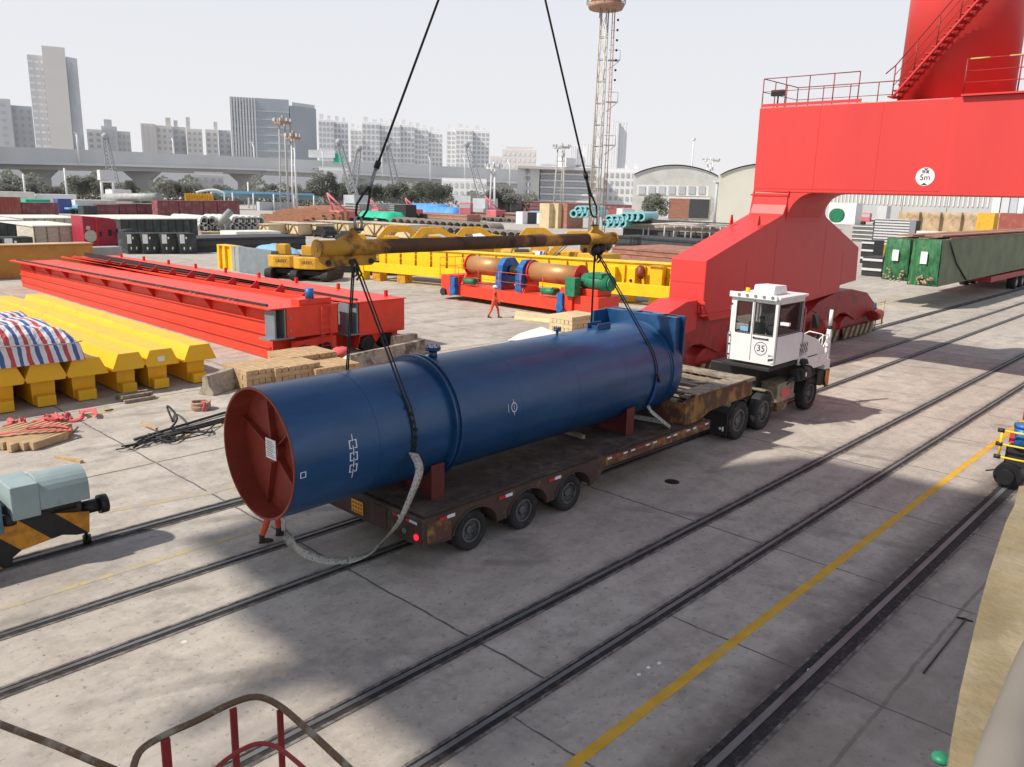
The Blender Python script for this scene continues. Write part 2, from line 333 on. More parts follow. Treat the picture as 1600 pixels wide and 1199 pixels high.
        me.polygons.foreach_set('use_smooth', s.sm)
        if fixn:
            bm = bmesh.new(); bm.from_mesh(me); bmesh.ops.remove_doubles(bm, verts=bm.verts, dist=1e-5); bmesh.ops.recalc_face_normals(bm, faces=bm.faces); bm.to_mesh(me); bm.free()
        me.materials.append(K[mat] if isinstance(mat, str) else mat)
        if bevel:
            b = o.modifiers.new('bevel', 'BEVEL'); b.width = bevel; b.segments = 2; b.limit_method = 'ANGLE'; b.angle_limit = R_(40)
        return o
def tag(o, label=None, cat=None, group=None, kind=None):
    if label: o['label'] = label
    if cat: o['category'] = cat
    if group: o['group'] = group
    if kind: o['kind'] = kind
    return o
def thing(name, label, cat, loc=(0, 0, 0), group=None, rz=0):
    o = bpy.data.objects.new(name, None); COL.objects.link(o); o.empty_display_size = .2
    o.location = loc; o.rotation_euler = (0, 0, rz); ORG[o.name] = Vector(loc) if not rz else Vector((0, 0, 0))
    return tag(o, label, cat, group)
def lthing(name, label, cat, loc, rz=0, group=None):
    """thing whose parts are given in its own coordinates"""
    o = thing(name, label, cat, loc, group, rz); ORG[o.name] = Vector((0, 0, 0)); return o
def dup(root, loc, rz=None, label=None):
    def cp(o, par):
        c = o.copy(); COL.objects.link(c); c.parent = par
        for ch in [q for q in KIDS.get(o.name, [])]: cp(ch, c)
        return c
    KIDS = {}
    for q in COL.objects:
        if q.parent is not None: KIDS.setdefault(q.parent.name, []).append(q)
    r = cp(root, None); r.location = loc
    if rz is not None: r.rotation_euler = (0, 0, rz)
    if label: r['label'] = label
    return r
def text(s, size, mat, parent, name, origin, right, up, th=.004):
    cu = bpy.data.curves.new('t', 'FONT'); cu.body = s; cu.size = size; cu.align_x = 'CENTER'; cu.align_y = 'CENTER'; cu.extrude = th/2
    t = bpy.data.objects.new('t', cu); COL.objects.link(t); dg = bpy.context.evaluated_depsgraph_get(); dg.update()
    me = bpy.data.meshes.new_from_object(t.evaluated_get(dg)); bpy.data.objects.remove(t)
    r = Vector(right).normalized(); u = Vector(up).normalized(); n = r.cross(u)
    mx = Matrix((r, u, n)).transposed().to_4x4(); mx.translation = Vector(origin)-ORG[parent.name]
    me.transform(mx); me.materials.clear(); me.materials.append(K[mat]); me.name = name
    o = bpy.data.objects.new(name, me); COL.objects.link(o); o.parent = parent; ORG[o.name] = ORG[parent.name]
    return o
def wheel(parent, x, y, z, r, w, name='wheel', ysign=-1):
    """axle along y; outer face towards ysign"""
    t = MB(); pr = [(.58*r, -w/2*.8), (.86*r, -w/2), (.97*r, -w/2*.85), (r, -w/2*.5), (r, w/2*.5), (.97*r, w/2*.85), (.86*r, w/2), (.58*r, w/2*.8)]
    seg = 28; vs = []
    for i in range(seg):
        a = 2*math.pi*i/seg
        for rr, yy in pr: vs.append((x+rr*math.cos(a), y+yy, z+rr*math.sin(a)))
    n = len(pr); fs = [(i*n+k, ((i+1) % seg)*n+k, ((i+1) % seg)*n+(k+1) % n, i*n+(k+1) % n) for i in range(seg) for k in range(n)]
    t.add(vs, fs, True); o = t.build(name, 'rubber', parent)
    q = MB(); yo = y+ysign*w*.18
    q.cyl((x, yo, z), (x, y-ysign*w*.3, z), r*.585, seg=24)
    q.ring(min(yo, y+ysign*w*.42), max(yo, y+ysign*w*.42), x, z, r*.50, r*.585, 24, 'y')
    q.cyl((x, y+ysign*w*.34, z), (x, yo, z), r*.20, r*.26, seg=12)
    for k in range(8):
        a = k*math.pi/4; q.cyl((x+r*.36*math.cos(a), yo+ysign*.03, z+r*.36*math.sin(a)), (x+r*.36*math.cos(a), yo, z+r*.36*math.sin(a)), r*.04, seg=6)
    q.build('rim', 'rim', o)
    return o
# ---------------------------------------------------------------- sky and sun
S = Vector((.85, -.38, -1.0))
w = bpy.data.worlds.new('World'); scene.world = w; w.use_nodes = True; nt = w.node_tree; N = nt.nodes; L = nt.links
sky = N.new('ShaderNodeTexSky'); sky.sky_type = 'NISHITA'; sky.sun_disc = False
sky.sun_elevation = math.atan2(1, math.hypot(S.x, S.y)); sky.sun_rotation = math.atan2(-S.x, -S.y); sky.dust_density = 4; sky.air_density = 1.2
sc_ = N.new('ShaderNodeVectorMath'); sc_.operation = 'SCALE'; sc_.inputs['Scale'].default_value = .11; L.new(sky.outputs[0], sc_.inputs[0])
tc = N.new('ShaderNodeTexCoord'); sp = N.new('ShaderNodeSeparateXYZ'); L.new(tc.outputs['Generated'], sp.inputs[0])
mr = N.new('ShaderNodeMapRange'); mr.inputs['From Min'].default_value = 0; mr.inputs['From Max'].default_value = .75; mr.inputs['To Min'].default_value = .95; mr.inputs['To Max'].default_value = .80; L.new(sp.outputs['Z'], mr.inputs['Value'])
hz = N.new('ShaderNodeMix'); hz.data_type = 'RGBA'; L.new(mr.outputs['Result'], hz.inputs[0]); L.new(sc_.outputs['Vector'], hz.inputs[6]); 
cr = N.new('ShaderNodeValToRGB'); cr.color_ramp.elements[0].color = (.91, .90, .915, 1); cr.color_ramp.elements[1].color = (.24, .29, .40, 1); cr.color_ramp.elements[1].position = .95; e_ = cr.color_ramp.elements.new(.40); e_.color = (.80, .845, .93, 1); e_ = cr.color_ramp.elements.new(.62); e_.color = (.38, .43, .54, 1); L.new(sp.outputs['Z'], cr.inputs[0])
L.new(cr.outputs[0], hz.inputs[7]); L.new(hz.outputs[2], N['Background'].inputs['Color']); N['Background'].inputs['Strength'].default_value = 1.0
sd = bpy.data.lights.new('sun', 'SUN'); sd.energy = 4.85; sd.angle = R_(1.2); sd.color = (1, .93, .83)
so = bpy.data.objects.new('sun', sd); COL.objects.link(so); so.rotation_euler = S.to_track_quat('-Z', 'Y').to_euler(); so.location = (-30, 20, 60)
scene.view_settings.view_transform = 'Standard'; scene.view_settings.look = 'None'; scene.view_settings.exposure = 0
scene.cycles.max_bounces = 5; scene.cycles.use_denoising = True
# ---------------------------------------------------------------- ground
RF, RE, RD, RC, RB, RA = 14.72, 12.30, 10.80, 7.54, 6.08, 3.72
YL = 4.86
def ground_mat():
    mt = bpy.data.materials.new('quay_concrete'); mt.use_nodes = True; nt = mt.node_tree; N = nt.nodes; L = nt.links; b = N['Principled BSDF']
    tc = N.new('ShaderNodeNewGeometry'); pos = tc.outputs['Position']; sx = N.new('ShaderNodeSeparateXYZ'); L.new(pos, sx.inputs[0])
    def noise(sc, det=6, rough=.6, st=None):
        s = pos
        if st: mp = N.new('ShaderNodeMapping'); mp.inputs['Scale'].default_value = st; L.new(pos, mp.inputs['Vector']); s = mp.outputs['Vector']
        n = N.new('ShaderNodeTexNoise'); n.inputs['Scale'].default_value = sc; n.inputs['Detail'].default_value = det; n.inputs['Roughness'].default_value = rough; L.new(s, n.inputs['Vector']); return n.outputs['Fac']
    def rng(x, a, b_, c, d, cl=True):
        r = N.new('ShaderNodeMapRange'); r.clamp = cl; r.inputs['From Min'].default_value = a; r.inputs['From Max'].default_value = b_; r.inputs['To Min'].default_value = c; r.inputs['To Max'].default_value = d; L.new(x, r.inputs['Value']); return r.outputs['Result']
    def mth(op, a, b_=None, c=None):
        r = N.new('ShaderNodeMath'); r.operation = op
        for i, x in enumerate((a, b_, c)):
            if x is None: continue
            if isinstance(x, (int, float)): r.inputs[i].default_value = x
            else: L.new(x, r.inputs[i])
        return r.outputs[0]
    def mix(f, a, c):
        r = N.new('ShaderNodeMix'); r.data_type = 'RGBA'
        if isinstance(f, float): r.inputs[0].default_value = f
        else: L.new(f, r.inputs[0])
        for i, x in ((6, a), (7, c)):
            if isinstance(x, tuple): r.inputs[i].default_value = (*x, 1)
            else: L.new(x, r.inputs[i])
        return r.outputs[2]
    base = mix(rng(noise(.22, 5), .35, .65, 0, 1), (.41, .365, .315), (.50, .455, .40))
    base = mix(rng(noise(1.4, 8, .7), .42, .66, 0, .7), base, (.285, .25, .21))
    base = mix(rng(noise(5.5, 8, .75), .50, .70, 0, .5), base, (.55, .50, .43))
    base = mix(rng(noise(1.0, 6, .6, (.12, 1, 1)), .52, .72, 0, .55), base, (.24, .215, .20))    # drag marks along the quay
    base = mix(rng(noise(9, 4, .7), .57, .68, 0, .7), base, (.19, .17, .15))
    base = mix(rng(noise(.55, 7, .75), .54, .64, 0, .45), base, (.20, .185, .17))    # old oil and water stains
    tm = N.new('ShaderNodeTexWave'); tm.wave_type = 'RINGS'; tm.rings_direction = 'Z'; tm.inputs['Scale'].default_value = .11; tm.inputs['Distortion'].default_value = 3.5; tm.inputs['Detail'].default_value = 1; tm.inputs['Detail Scale'].default_value = .35; L.new(pos, tm.inputs['Vector'])
    base = mix(mth('MULTIPLY', rng(tm.outputs['Fac'], .965, .995, 0, .42), rng(noise(.35, 3), .48, .6, 0, 1)), base, (.14, .125, .115))    # tyre scuffs                     # small stains
    # each slab pours a slightly different grey
    sn = mth('SNAP', mth('ADD', sx.outputs['X'], -7.42), 6.24); sny = mth('SNAP', mth('ADD', sx.outputs['Y'], .2), 3.6)
    cb = N.new('ShaderNodeCombineXYZ'); L.new(sn, cb.inputs[0]); L.new(sny, cb.inputs[1]); wn = N.new('ShaderNodeTexWhiteNoise'); L.new(cb.outputs[0], wn.inputs['Vector'])
    vm = N.new('ShaderNodeVectorMath'); vm.operation = 'SCALE'; L.new(base, vm.inputs[0]); L.new(rng(wn.outputs['Value'], 0, 1, .93, 1.06), vm.inputs['Scale']); base = vm.outputs['Vector']
    wob = mth('MULTIPLY_ADD', noise(1.2, 3), .10, -.05)
    def joints(coord, off, per, wd):
        t = mth('ADD', mth('ADD', coord, -off+per*40+per/2), wob); t = mth('MODULO', t, per); t = mth('ABSOLUTE', mth('SUBTRACT', t, per/2)); return rng(t, wd*.5, wd, 1, 0)
    # edges at the rail zone
    inq = rng(sx.outputs['Y'], 18.2, 18.25, 1, 0); inb = rng(sx.outputs['Y'], 6.1, 6.15, 0, 1)
    j1 = mth('MULTIPLY', joints(sx.outputs['X'], 7.42, 6.24, .028), inb)
    j2 = mth('MULTIPLY', joints(sx.outputs['X'], 10.08, 3.56, .022), mth('SUBTRACT', 1.0, inb))
    j3 = rng(mth('ABSOLUTE', mth('ADD', mth('ADD', sx.outputs['Y'], -18.2), wob)), .018, .04, 1, 0)
    j4 = mth('MULTIPLY', joints(sx.outputs['Y'], 24.2, 6.0, .035), rng(sx.outputs['Y'], 18.4, 18.5, 0, 1))
    j5 = mth('MULTIPLY', rng(mth('ABSOLUTE', mth('ADD', mth('ADD', sx.outputs['Y'], -2.75), wob)), .02, .035, 1, 0), .6)
    jn = mth('MAXIMUM', mth('MAXIMUM', j1, j2), mth('MAXIMUM', j3, mth('MAXIMUM', j4, j5)))
    jn = mth('MULTIPLY', jn, rng(noise(3.5, 3), .3, .5, .45, .9))
    base = mix(jn, base, (.075, .065, .058))
    # greasy strips beside the rails
    g = None
    for yy, wdt, amt in ((RA+.06, .62, .82), (RF, .30, .5), (RB, .26, .5), (RC, .26, .5), (RD, .22, .45), (RE, .22, .45)):
        d = mth('ABSOLUTE', mth('ADD', sx.outputs['Y'], -yy)); d = mth('ADD', d, mth('MULTIPLY_ADD', noise(1.9, 6, .7), -wdt*1.1, wdt*.5)); q = rng(d, wdt*.25, wdt, amt, 0)
        g = q if g is None else mth('MAXIMUM', g, q)
    base = mix(g, base, (.085, .068, .058))
    # darker old pour nearest the quay edge
    qe = mth('MULTIPLY', rng(sx.outputs['Y'], 3.0, 4.6, 1, 0), rng(noise(.8, 6), .3, .6, .35, .95)); base = mix(mth('MULTIPLY', qe, .55), base, (.17, .145, .12))
    # pits
    vo = N.new('ShaderNodeTexVoronoi'); vo.inputs['Scale'].default_value = 2.3; L.new(pos, vo.inputs['Vector'])
    pit = mth('MULTIPLY', rng(vo.outputs['Distance'], .03, .06, 1, 0), rng(noise(.9, 2), .5, .56, 0, .8)); base = mix(pit, base, (.09, .08, .07))
    vo2 = N.new('ShaderNodeTexVoronoi'); vo2.inputs['Scale'].default_value = 9; L.new(pos, vo2.inputs['Vector'])
    pit2 = mth('MULTIPLY', rng(vo2.outputs['Distance'], .06, .13, 1, 0), rng(noise(1.7, 2), .55, .6, 0, .75)); base = mix(pit2, base, (.10, .09, .08))
    vor = N.new('ShaderNodeTexVoronoi'); vor.inputs['Scale'].default_value = .6; vor.inputs['Randomness'].default_value = 1; L.new(pos, vor.inputs['Vector'])
    wp = mth('MULTIPLY', rng(vor.outputs['Distance'], .028, .034, 1, 0), rng(noise(2, 2), .48, .5, 0, 1)); base = mix(wp, base, (.6, .58, .54))
    # haze painted into the colour: the far yard fades to pale
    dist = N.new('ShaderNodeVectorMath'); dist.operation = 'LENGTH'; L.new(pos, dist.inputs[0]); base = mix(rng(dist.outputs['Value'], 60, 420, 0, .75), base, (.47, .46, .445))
    L.new(base, b.inputs['Base Color']); b.inputs['Roughness'].default_value = .85
    bp = N.new('ShaderNodeBump'); bp.inputs['Strength'].default_value = .35; bp.inputs['Distance'].default_value = .02
    h = mth('SUBTRACT', mth('MULTIPLY_ADD', noise(14, 6, .7), .5, mth('MULTIPLY', noise(1.5, 4), .6)), mth('MULTIPLY', jn, 1.2)); L.new(h, bp.inputs['Height']); L.new(bp.outputs['Normal'], b.inputs['Normal'])
    return mt
gm = ground_mat()
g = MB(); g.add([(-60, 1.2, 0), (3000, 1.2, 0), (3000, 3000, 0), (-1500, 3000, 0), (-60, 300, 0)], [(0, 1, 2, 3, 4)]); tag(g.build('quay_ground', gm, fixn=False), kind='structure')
g = MB(); g.box(-60, 3000, 1.2, 1.19, -3, -.001); tag(g.build('quay', 'jersey'), kind='structure')
wm = M('harbour_water', (.05, .07, .06), .15, var=.3, bump=.6, bscale=1.2)
g = MB(); g.add([(-200, -1500, -2.2), (3000, -1500, -2.2), (3000, 1.2, -2.2), (-200, 1.2, -2.2)], [(0, 1, 2, 3)]); tag(g.build('water', wm, fixn=False), kind='structure')
def rail(y, name, label, cat, big=False):
    x0, x1 = -20, 420
    t = thing(name, label, cat, (0, y, 0))
    gw = .15 if big else .07
    q = MB(); q.box(x0, x1, y-gw-.05, y+gw, .001, .004); q.build('groove', 'groove', t)
    hw = .045 if big else .034
    q = MB(); q.box(x0, x1, y-hw, y+hw, .0045, .022 if big else .014); q.build('rail_head', 'railhead', t, bevel=.006)
    q = MB()
    q.box(x0, x1, y+gw+.001, y+gw+.045, .001, .010); q.box(x0, x1, y-gw-.10, y-gw-.051, .001, .009); q.build('edge_angle', 'railedge', t)
for y, n, l, c, bg in ((RA, 'crane_rail', 'heavy crane rail in a wide dark greasy groove nearest the quay edge', 'rail', 1), (RF, 'crane_rail', 'heavy crane rail farthest inland, running under the blue bogie and the red crane leg', 'rail', 1),
                    (RB, 'railway_rail', 'flush railway rail next to the solid yellow line', 'rail', 0), (RC, 'railway_rail', 'flush railway rail lying just in front of the trailer wheels', 'rail', 0),
                    (RD, 'railway_rail', 'flush railway rail on which the grey webbing sling lies', 'rail', 0), (RE, 'railway_rail', 'flush railway rail under the trailer where the half hidden person stands', 'rail', 0)):
    rail(y, n, l, c, bg)
def paint(name, col, lo, hi, sc, ymat=None):
    """paint worn through to concrete"""
    mt = M(name, col, .7, var=.15, scale=3, dirt=(.36, .325, .285), dscale=sc, dlo=lo, dhi=hi); return mt
ly = MB(); ly.box(-10, 300, YL-.075, YL+.075, .001, .004); o = ly.build('road_marking', paint('yellow_line_paint', (.62, .36, .025), .56, .70, 2.6)); tag(o, kind='structure')
fp = paint('faded_yellow_paint', (.50, .40, .16), .42, .56, 1.6)
q = MB(); y0 = 13.05
for i in range(14): q.box(-3+i*.78, -3+i*.78+.74, y0-.06+i*.01, y0+.05+i*.01, .001, .004)
tag(q.build('road_marking', fp), kind='structure')
q = MB(); q.add([tuple(G(u, v, .004)) for u, v in ((160, 803), (330, 772), (372, 760), (372, 755), (330, 766), (160, 798))], [(0, 1, 2, 3, 4, 5)]); tag(q.build('road_marking', fp), kind='structure')
q = MB(); q.add([tuple(G(u, v, .004)) for u, v in ((160, 640), (165, 632), (178, 640), (170, 646))], [(0, 1, 2, 3)]); q.add([tuple(G(u, v, .004)) for u, v in ((110, 652), (260, 622), (262, 625), (112, 656))], [(0, 1, 2, 3)]); tag(q.build('road_marking', fp), kind='structure')
c = G(1050, 753); q = MB(); q.cyl((c.x, c.y, 0), (c.x, c.y, .005), .17, seg=24); tag(q.build('drain_cover', 'black'), 'small round black drain cover in the concrete beside the trailer', 'drain cover')
c0, c1 = G(1443, 1053), G(1510, 968); d = (c1-c0)
q = MB(); q.tube([c0+Vector((0, 0, .012)), c0.lerp(c1, .5)+Vector((0, 0, .014)), c1+Vector((0, 0, .012)), c1+Vector((-.06, .12, .012)), c1+Vector((-.02, -.10, .012))], .014, 6); tag(q.build('steel_rod', 'dark'), 'thin dark steel rod with a hooked end lying near the quay edge', 'rod')
for n, (u, v) in enumerate(((998, 1055), (1013, 1044), (1030, 1037), (1264, 1048))):
    c = G(u, v); a = n*.9; q = MB(); q.prism([(c.x+.04*math.cos(a+k*1.57), c.y+.03*math.sin(a+k*1.57)) for k in range(4)], 'z', .002, .012)
    tag(q.build('paper_scrap', 'paper'), ('small white scrap lying on the crane rail groove' if n == 3 else 'small white scrap on the concrete beside the yellow line'), 'litter', None if n == 3 else 'white scraps beside the yellow line')
K['sleeve'] = M('old_yellow_rust_sleeve', (.60, .29, .03), .65, var=.25, scale=3, dirt=(.12, .055, .02), dscale=2.2, dlo=.47, dhi=.6, bump=.2)
K['primerdark'] = M('dark_primer', (.13, .02, .018), .6, var=.2)
# ---------------------------------------------------------------- the long blue vessel
TY, TZ = 11.2, 2.20
v = thing('pressure_vessel', 'long dark blue steel cylinder with an open rust-red end, lowered on the flatbed trailer', 'vessel', (11.5, TY, 1.1))
q = MB(); seg = 72; R1 = 1.07
prof = [(6.17, R1), (9.35, R1), (9.35, 1.175), (9.39, 1.175), (9.40, 1.12), (9.46, 1.12), (9.47, 1.175), (9.51, 1.175), (9.52, 1.085), (12, 1.09), (15.2, 1.105), (16.35, 1.125), (16.40, 1.125)]
vs = [(x, TY+r*math.cos(2*math.pi*k/seg), TZ+(x-6)*.004+r*math.sin(2*math.pi*k/seg)) for x, r in prof for k in range(seg)]
fs = [(i*seg+k, i*seg+(k+1) % seg, (i+1)*seg+(k+1) % seg, (i+1)*seg+k) for i in range(len(prof)-1) for k in range(seg)]
q.add(vs, fs, True); sh = q.build('shell', 'bluetank', v)
mod = sh.modifiers.new('edge', 'EDGE_SPLIT'); mod.split_angle = R_(30)
q = MB(); q.ring(9.425, 9.435, TY, TZ+.013, .9, 1.155, 72); q.build('flange_gasket', 'bluetank', v)
q = MB()
for k in range(56):
    a = 2*math.pi*k/56; q.cyl((9.335, TY+1.135*math.cos(a), TZ+.013+1.135*math.sin(a)), (9.525, TY+1.135*math.cos(a), TZ+.013+1.135*math.sin(a)), .009, seg=6)
tag(q.build('flange_bolts', 'bluetank', v), kind='stuff')
for x, r in ((7.75, 1.0735), (11.15, 1.0905), (12.9, 1.0965), (14.55, 1.1035)):
    q = MB(); q.ring(x-.009, x+.009, TY, TZ+(x-6)*.004, r-.02, r, 72); q.build('weld_seam', 'bluetank', v)
# open end: liner, end plate with ribs, hub, notice
q = MB(); q.ring(6.166, 7.05, TY, TZ, 1.035, 1.058, 72); q.ring(6.150, 6.165, TY, TZ, 1.035, 1.0705, 72); q.build('inner_lining', 'primer', v)
q = MB(); q.cyl((6.54, TY, TZ), (6.58, TY, TZ), 1.045, seg=64); q.build('end_plate', 'primer', v)
q = MB()
for a in (80, 8, -52, -84+8, -130-15, 150): pass
for a in (78, 20, -72, -140, 140):
    t = R_(a); d = Vector((0, math.cos(t), math.sin(t))); n = Vector((0, -math.sin(t), math.cos(t)))*.010; c = Vector((6.42, TY, TZ))
    p0, p1 = c+d*.16, c+d*1.03
    q.hexa([p0-n+Vector((.12, 0, 0)), p1-n+Vector((.12, 0, 0)), p1+n+Vector((.12, 0, 0)), p0+n+Vector((.12, 0, 0))], [p0-n, p1-n+Vector((.03, 0, 0)), p1+n+Vector((.03, 0, 0)), p0+n])
q.split('radial_rib', 'primer', v, bevel=.004)
q = MB(); q.cyl((6.40, TY, TZ), (6.62, TY, TZ), .21, seg=6, smooth=False); q.build('hub', 'primer', v)
s_ = MB(); s_.box(6.385, 6.392, TY-.155, TY+.145, TZ-.13, TZ+.20); nb = s_.build('notice', 'paper', v)
l_ = MB()
for k in range(9): l_.box(6.380, 6.384, TY+.12-.02*(k % 2), TY-.05-.07*((k*7) % 3)/2, TZ+.155-k*.031, TZ+.161-k*.031)
l_.build('print_lines', 'rim', nb)
def surf(x, ang, r=None):
    r = 1.10 if r is None else r; return Vector((x, TY+r*math.cos(R_(ang)), TZ+r*math.sin(R_(ang))))
def nozzle(x, r, h, fr, name='nozzle'):
    q = MB(); z0 = TZ+1.06; q.cyl((x, TY, z0), (x, TY, z0+h), r, seg=18); q.cyl((x, TY, z0+.01), (x, TY, z0+.03), r*1.9, seg=24)
    q.cyl((x, TY, z0+h), (x, TY, z0+h+.035), fr, seg=24); q.cyl((x, TY, z0+h+.04), (x, TY, z0+h+.065), fr, seg=24); o = q.build(name, 'bluetank', v)
    b = MB()
    for k in range(8):
        a = k*math.pi/4+.2; b.cyl((x+fr*.82*math.cos(a), TY+fr*.82*math.sin(a), z0+h-.015), (x+fr*.82*math.cos(a), TY+fr*.82*math.sin(a), z0+h+.085), .010, seg=6)
    b.build('nozzle_bolts', 'dark', o)
nozzle(9.80, .085, .17, .150); nozzle(13.38, .030, .17, .085)
q = MB()
for yy in (TY-.14, TY+.14): q.box(14.62, 15.12, yy-.012, yy+.012, TZ+1.05, TZ+1.26)
q.box(14.72, 14.76, TY-.14, TY+.14, TZ+1.06, TZ+1.2); q.box(14.98, 15.02, TY-.14, TY+.14, TZ+1.06, TZ+1.2); q.build('lifting_lug', 'bluetank', v, bevel=.004)
# square end frame
q = MB(); q.box(16.42, 16.48, TY-1.08, TY+1.04, TZ-.10, TZ+1.36); q.box(16.80, 16.86, TY-1.08, TY+1.04, TZ-.10, TZ+1.36)
q.box(16.481, 16.799, TY-.99, TY-.94, TZ-.28, TZ+1.34); q.box(16.481, 16.799, TY+.98, TY+1.03, TZ-.28, TZ+1.34)
q.cyl((16.30, TY, TZ+.04), (16.78, TY, TZ+.04), 1.14, seg=64); q.box(16.481, 16.799, TY-.939, TY+.97, TZ+1.29, TZ+1.34); q.box(15.9, 16.419, TY+.94, TY+1.0, TZ+.2, TZ+1.345); q.build('end_frame', 'bluetank', v, bevel=.006)
q = MB(); q.ring(16.36, 16.40, TY, TZ+.04, 1.10, 1.165, 72); q.build('end_flange', 'bluetank', v)
q = MB(); q.box(16.5, 16.75, TY-.62, TY-.28, TZ+1.345, TZ+1.375); q.box(16.5, 16.75, TY+.1, TY+.5, TZ+1.345, TZ+1.375); q.split('top_lug', 'bluetank', v, bevel=.004)
# white stencils on the near side
def wrapquad(x0, x1, a0, a1, mb, r=1.0735):
    n = 3; vs = []
    for i in range(n+1):
        a = a0+(a1-a0)*i/n
        for x in (x0, x1): vs.append(surf(x, a, r))
    mb.add(vs, [(i*2, i*2+1, i*2+3, i*2+2) for i in range(n)])
q = MB(); deg = 180/math.pi/1.07
cx, ca = 7.22, 180-5.0
def seg_(x0, x1, z0, z1): wrapquad(cx+x0, cx+x1, 180+(z0)*deg, 180+(z1)*deg, q)
zz = -.02
seg_(-.008, .008, -.35, -.24); 
for k in range(3):
    b0 = -.26+k*.20
    seg_(-.075, -.055, b0, b0+.14); seg_(.055, .075, b0, b0+.14)
    seg_(-.075, -.02, b0, b0+.016); seg_(.02, .075, b0, b0+.016); seg_(-.075, -.02, b0+.124, b0+.14); seg_(.02, .075, b0+.124, b0+.14)
    seg_(-.008, .008, b0+.09, b0+.25)
q.build('chain_symbol', 'tapewhite', v)
q = MB(); cx = 6.30; seg_(-.05, -.035, .05, .15); seg_(.035, .05, .05, .15); seg_(-.05, .05, .05, .062); seg_(-.05, .05, .138, .15); q.build('square_mark', 'tapewhite', v)
q = MB(); cxm = 10.90; a0 = -0.15
for k in range(20):
    t0, t1 = 2*math.pi*k/20, 2*math.pi*(k+1)/20
    pts = []
    for rr, t in ((.075, t0), (.095, t0), (.095, t1), (.075, t1)): pts.append(surf(cxm+rr*.85*math.cos(t), 180+(a0+rr*math.sin(t))*deg, 1.1005))
    q.add(pts, [(0, 1, 2, 3)])
def ml(x0, x1, z0, z1): wrapquad(cxm+x0, cxm+x1, 180+(a0+z0)*deg, 180+(a0+z1)*deg, q, 1.1005)
ml(-.006, .006, .10, .15); ml(-.006, .006, -.15, -.10); ml(-.16, -.148, -.08, .08); ml(-.006, .006, -.05, .05); q.build('centre_mark', 'tapewhite', v)
q = MB()
for k in range(-3, 4):
    if k % 2 == 0: wrapquad(9.60, 9.62, 60+k*13, 66+k*13, q, 1.0885)
    wrapquad(9.60, 9.62, 105+k*11, 108+k*11, q, 1.0885)
q.build('white_dashes', 'tapewhite', v)
# saddles under the vessel
for x, lb in ((9.05, 'red steel saddle under the rear of the blue cylinder, on the trailer deck'), (14.9, 'red steel saddle under the front of the blue cylinder, on the trailer deck')):
    t = thing('saddle', lb, 'saddle', (x, TY, .97)); q = MB()
    pts = [(TY-.98, .975), (TY+.98, .975), (TY+.98, 1.62)]
    for k in range(13):
        a = R_(-35-110*k/12); pts.append((TY+1.112*math.cos(a), TZ+.02+1.112*math.sin(a)))
    pts.append((TY-.98, 1.62)); q.prism(pts, 'x', x, x+.025); q.build('web_plate', 'primerdark', t)
    for yy in (TY-1.0, TY, TY+.97):
        q = MB(); q.box(x-.14, x+.16, yy, yy+.025, .975, 1.62 if abs(yy-TY) > .5 else 1.1); q.build('stiffener', 'primerdark', t)
# ---------------------------------------------------------------- low-bed trailer
t = thing('lowbed_trailer', 'low rusty flatbed trailer with a planked deck and three axles carrying the blue cylinder', 'trailer', (13, 11.2, 0))
y0, y1 = 9.66, 12.86
q = MB()
n = 15
for k in range(n):
    a = y0+.10+(y1-y0-.2)*k/n; b = y0+.10+(y1-y0-.2)*(k+1)/n-.012; q.box(8.36, 17.55, a, b, .90, .965-.004*(k % 2))
q.build('deck', 'rustdeck', t)
ARCH = [(9.47, .66), (10.86, .66), (12.22, .66)]
# side beam with wheel arches
for ys, nm in ((y0, 1), (y1-.06, 2)):
    pts = [(8.30, .48), (8.75, .42)]
    for xc, rr in ARCH:
        for k in range(13):
            a = math.pi-math.pi*k/12; pts.append((xc+.56*math.cos(a), .42+.42*math.sin(a)))
    pts += [(12.9, .44), (13.3, .70), (17.6, .72), (17.6, .955), (8.30, .955)]
    cl = [pts[0]]
    for p in pts[1:]:
        if abs(p[0]-cl[-1][0])+abs(p[1]-cl[-1][1]) > 1e-3: cl.append(p)
    # keep x ordered so the outline never folds where the arches meet
    body = [cl[0]]
    for p in cl[1:]:
        if p[1] > .95 or p[0] >= body[-1][0]-1e-4: body.append(p)
    q = MB(); q.prism(body, 'y', ys, ys+.06); q.build('side_beam', 'rustside', t)
    for xc, rr in ARCH:
        q = MB(); q.ring(ys-.035 if nm == 1 else ys-.3, ys+.35 if nm == 1 else ys+.09, xc, .42, .545, .575, 20, 'y', R_(8), R_(172))
        # squash the arch to an ellipse
        q.v = [(a, b, .42+(c-.42)*.80) for a, b, c in q.v]; q.build('mudguard', 'rustside', t)
q = MB(); q.box(13.3, 17.59, y0-.012, y0-.001, .735, .93); sp_ = q.build('side_plate', 'rustyel', t)
for k in range(15):
    q = MB(); xx = 13.35+k*.285; q.box(xx, xx+.15, y0-.017, y0-.0125, .865, .905); q.build('reflector', 'reflred' if k % 3 == 1 else 'tapewhite', sp_)
q = MB(); q.box(8.34, 8.88, y0-.012, y0-.001, .50, .86); sp_ = q.build('side_plate', 'rustyel', t)
for xx in (8.60, 10.05, 11.45):
    q = MB(); q.box(xx, xx+.17, y0-.022, y0-.013, .84, .90); q.build('reflector', 'reflred', t); q = MB(); q.box(xx+.18, xx+.36, y0-.022, y0-.013, .84, .90); q.build('reflector', 'tapewhite', t)
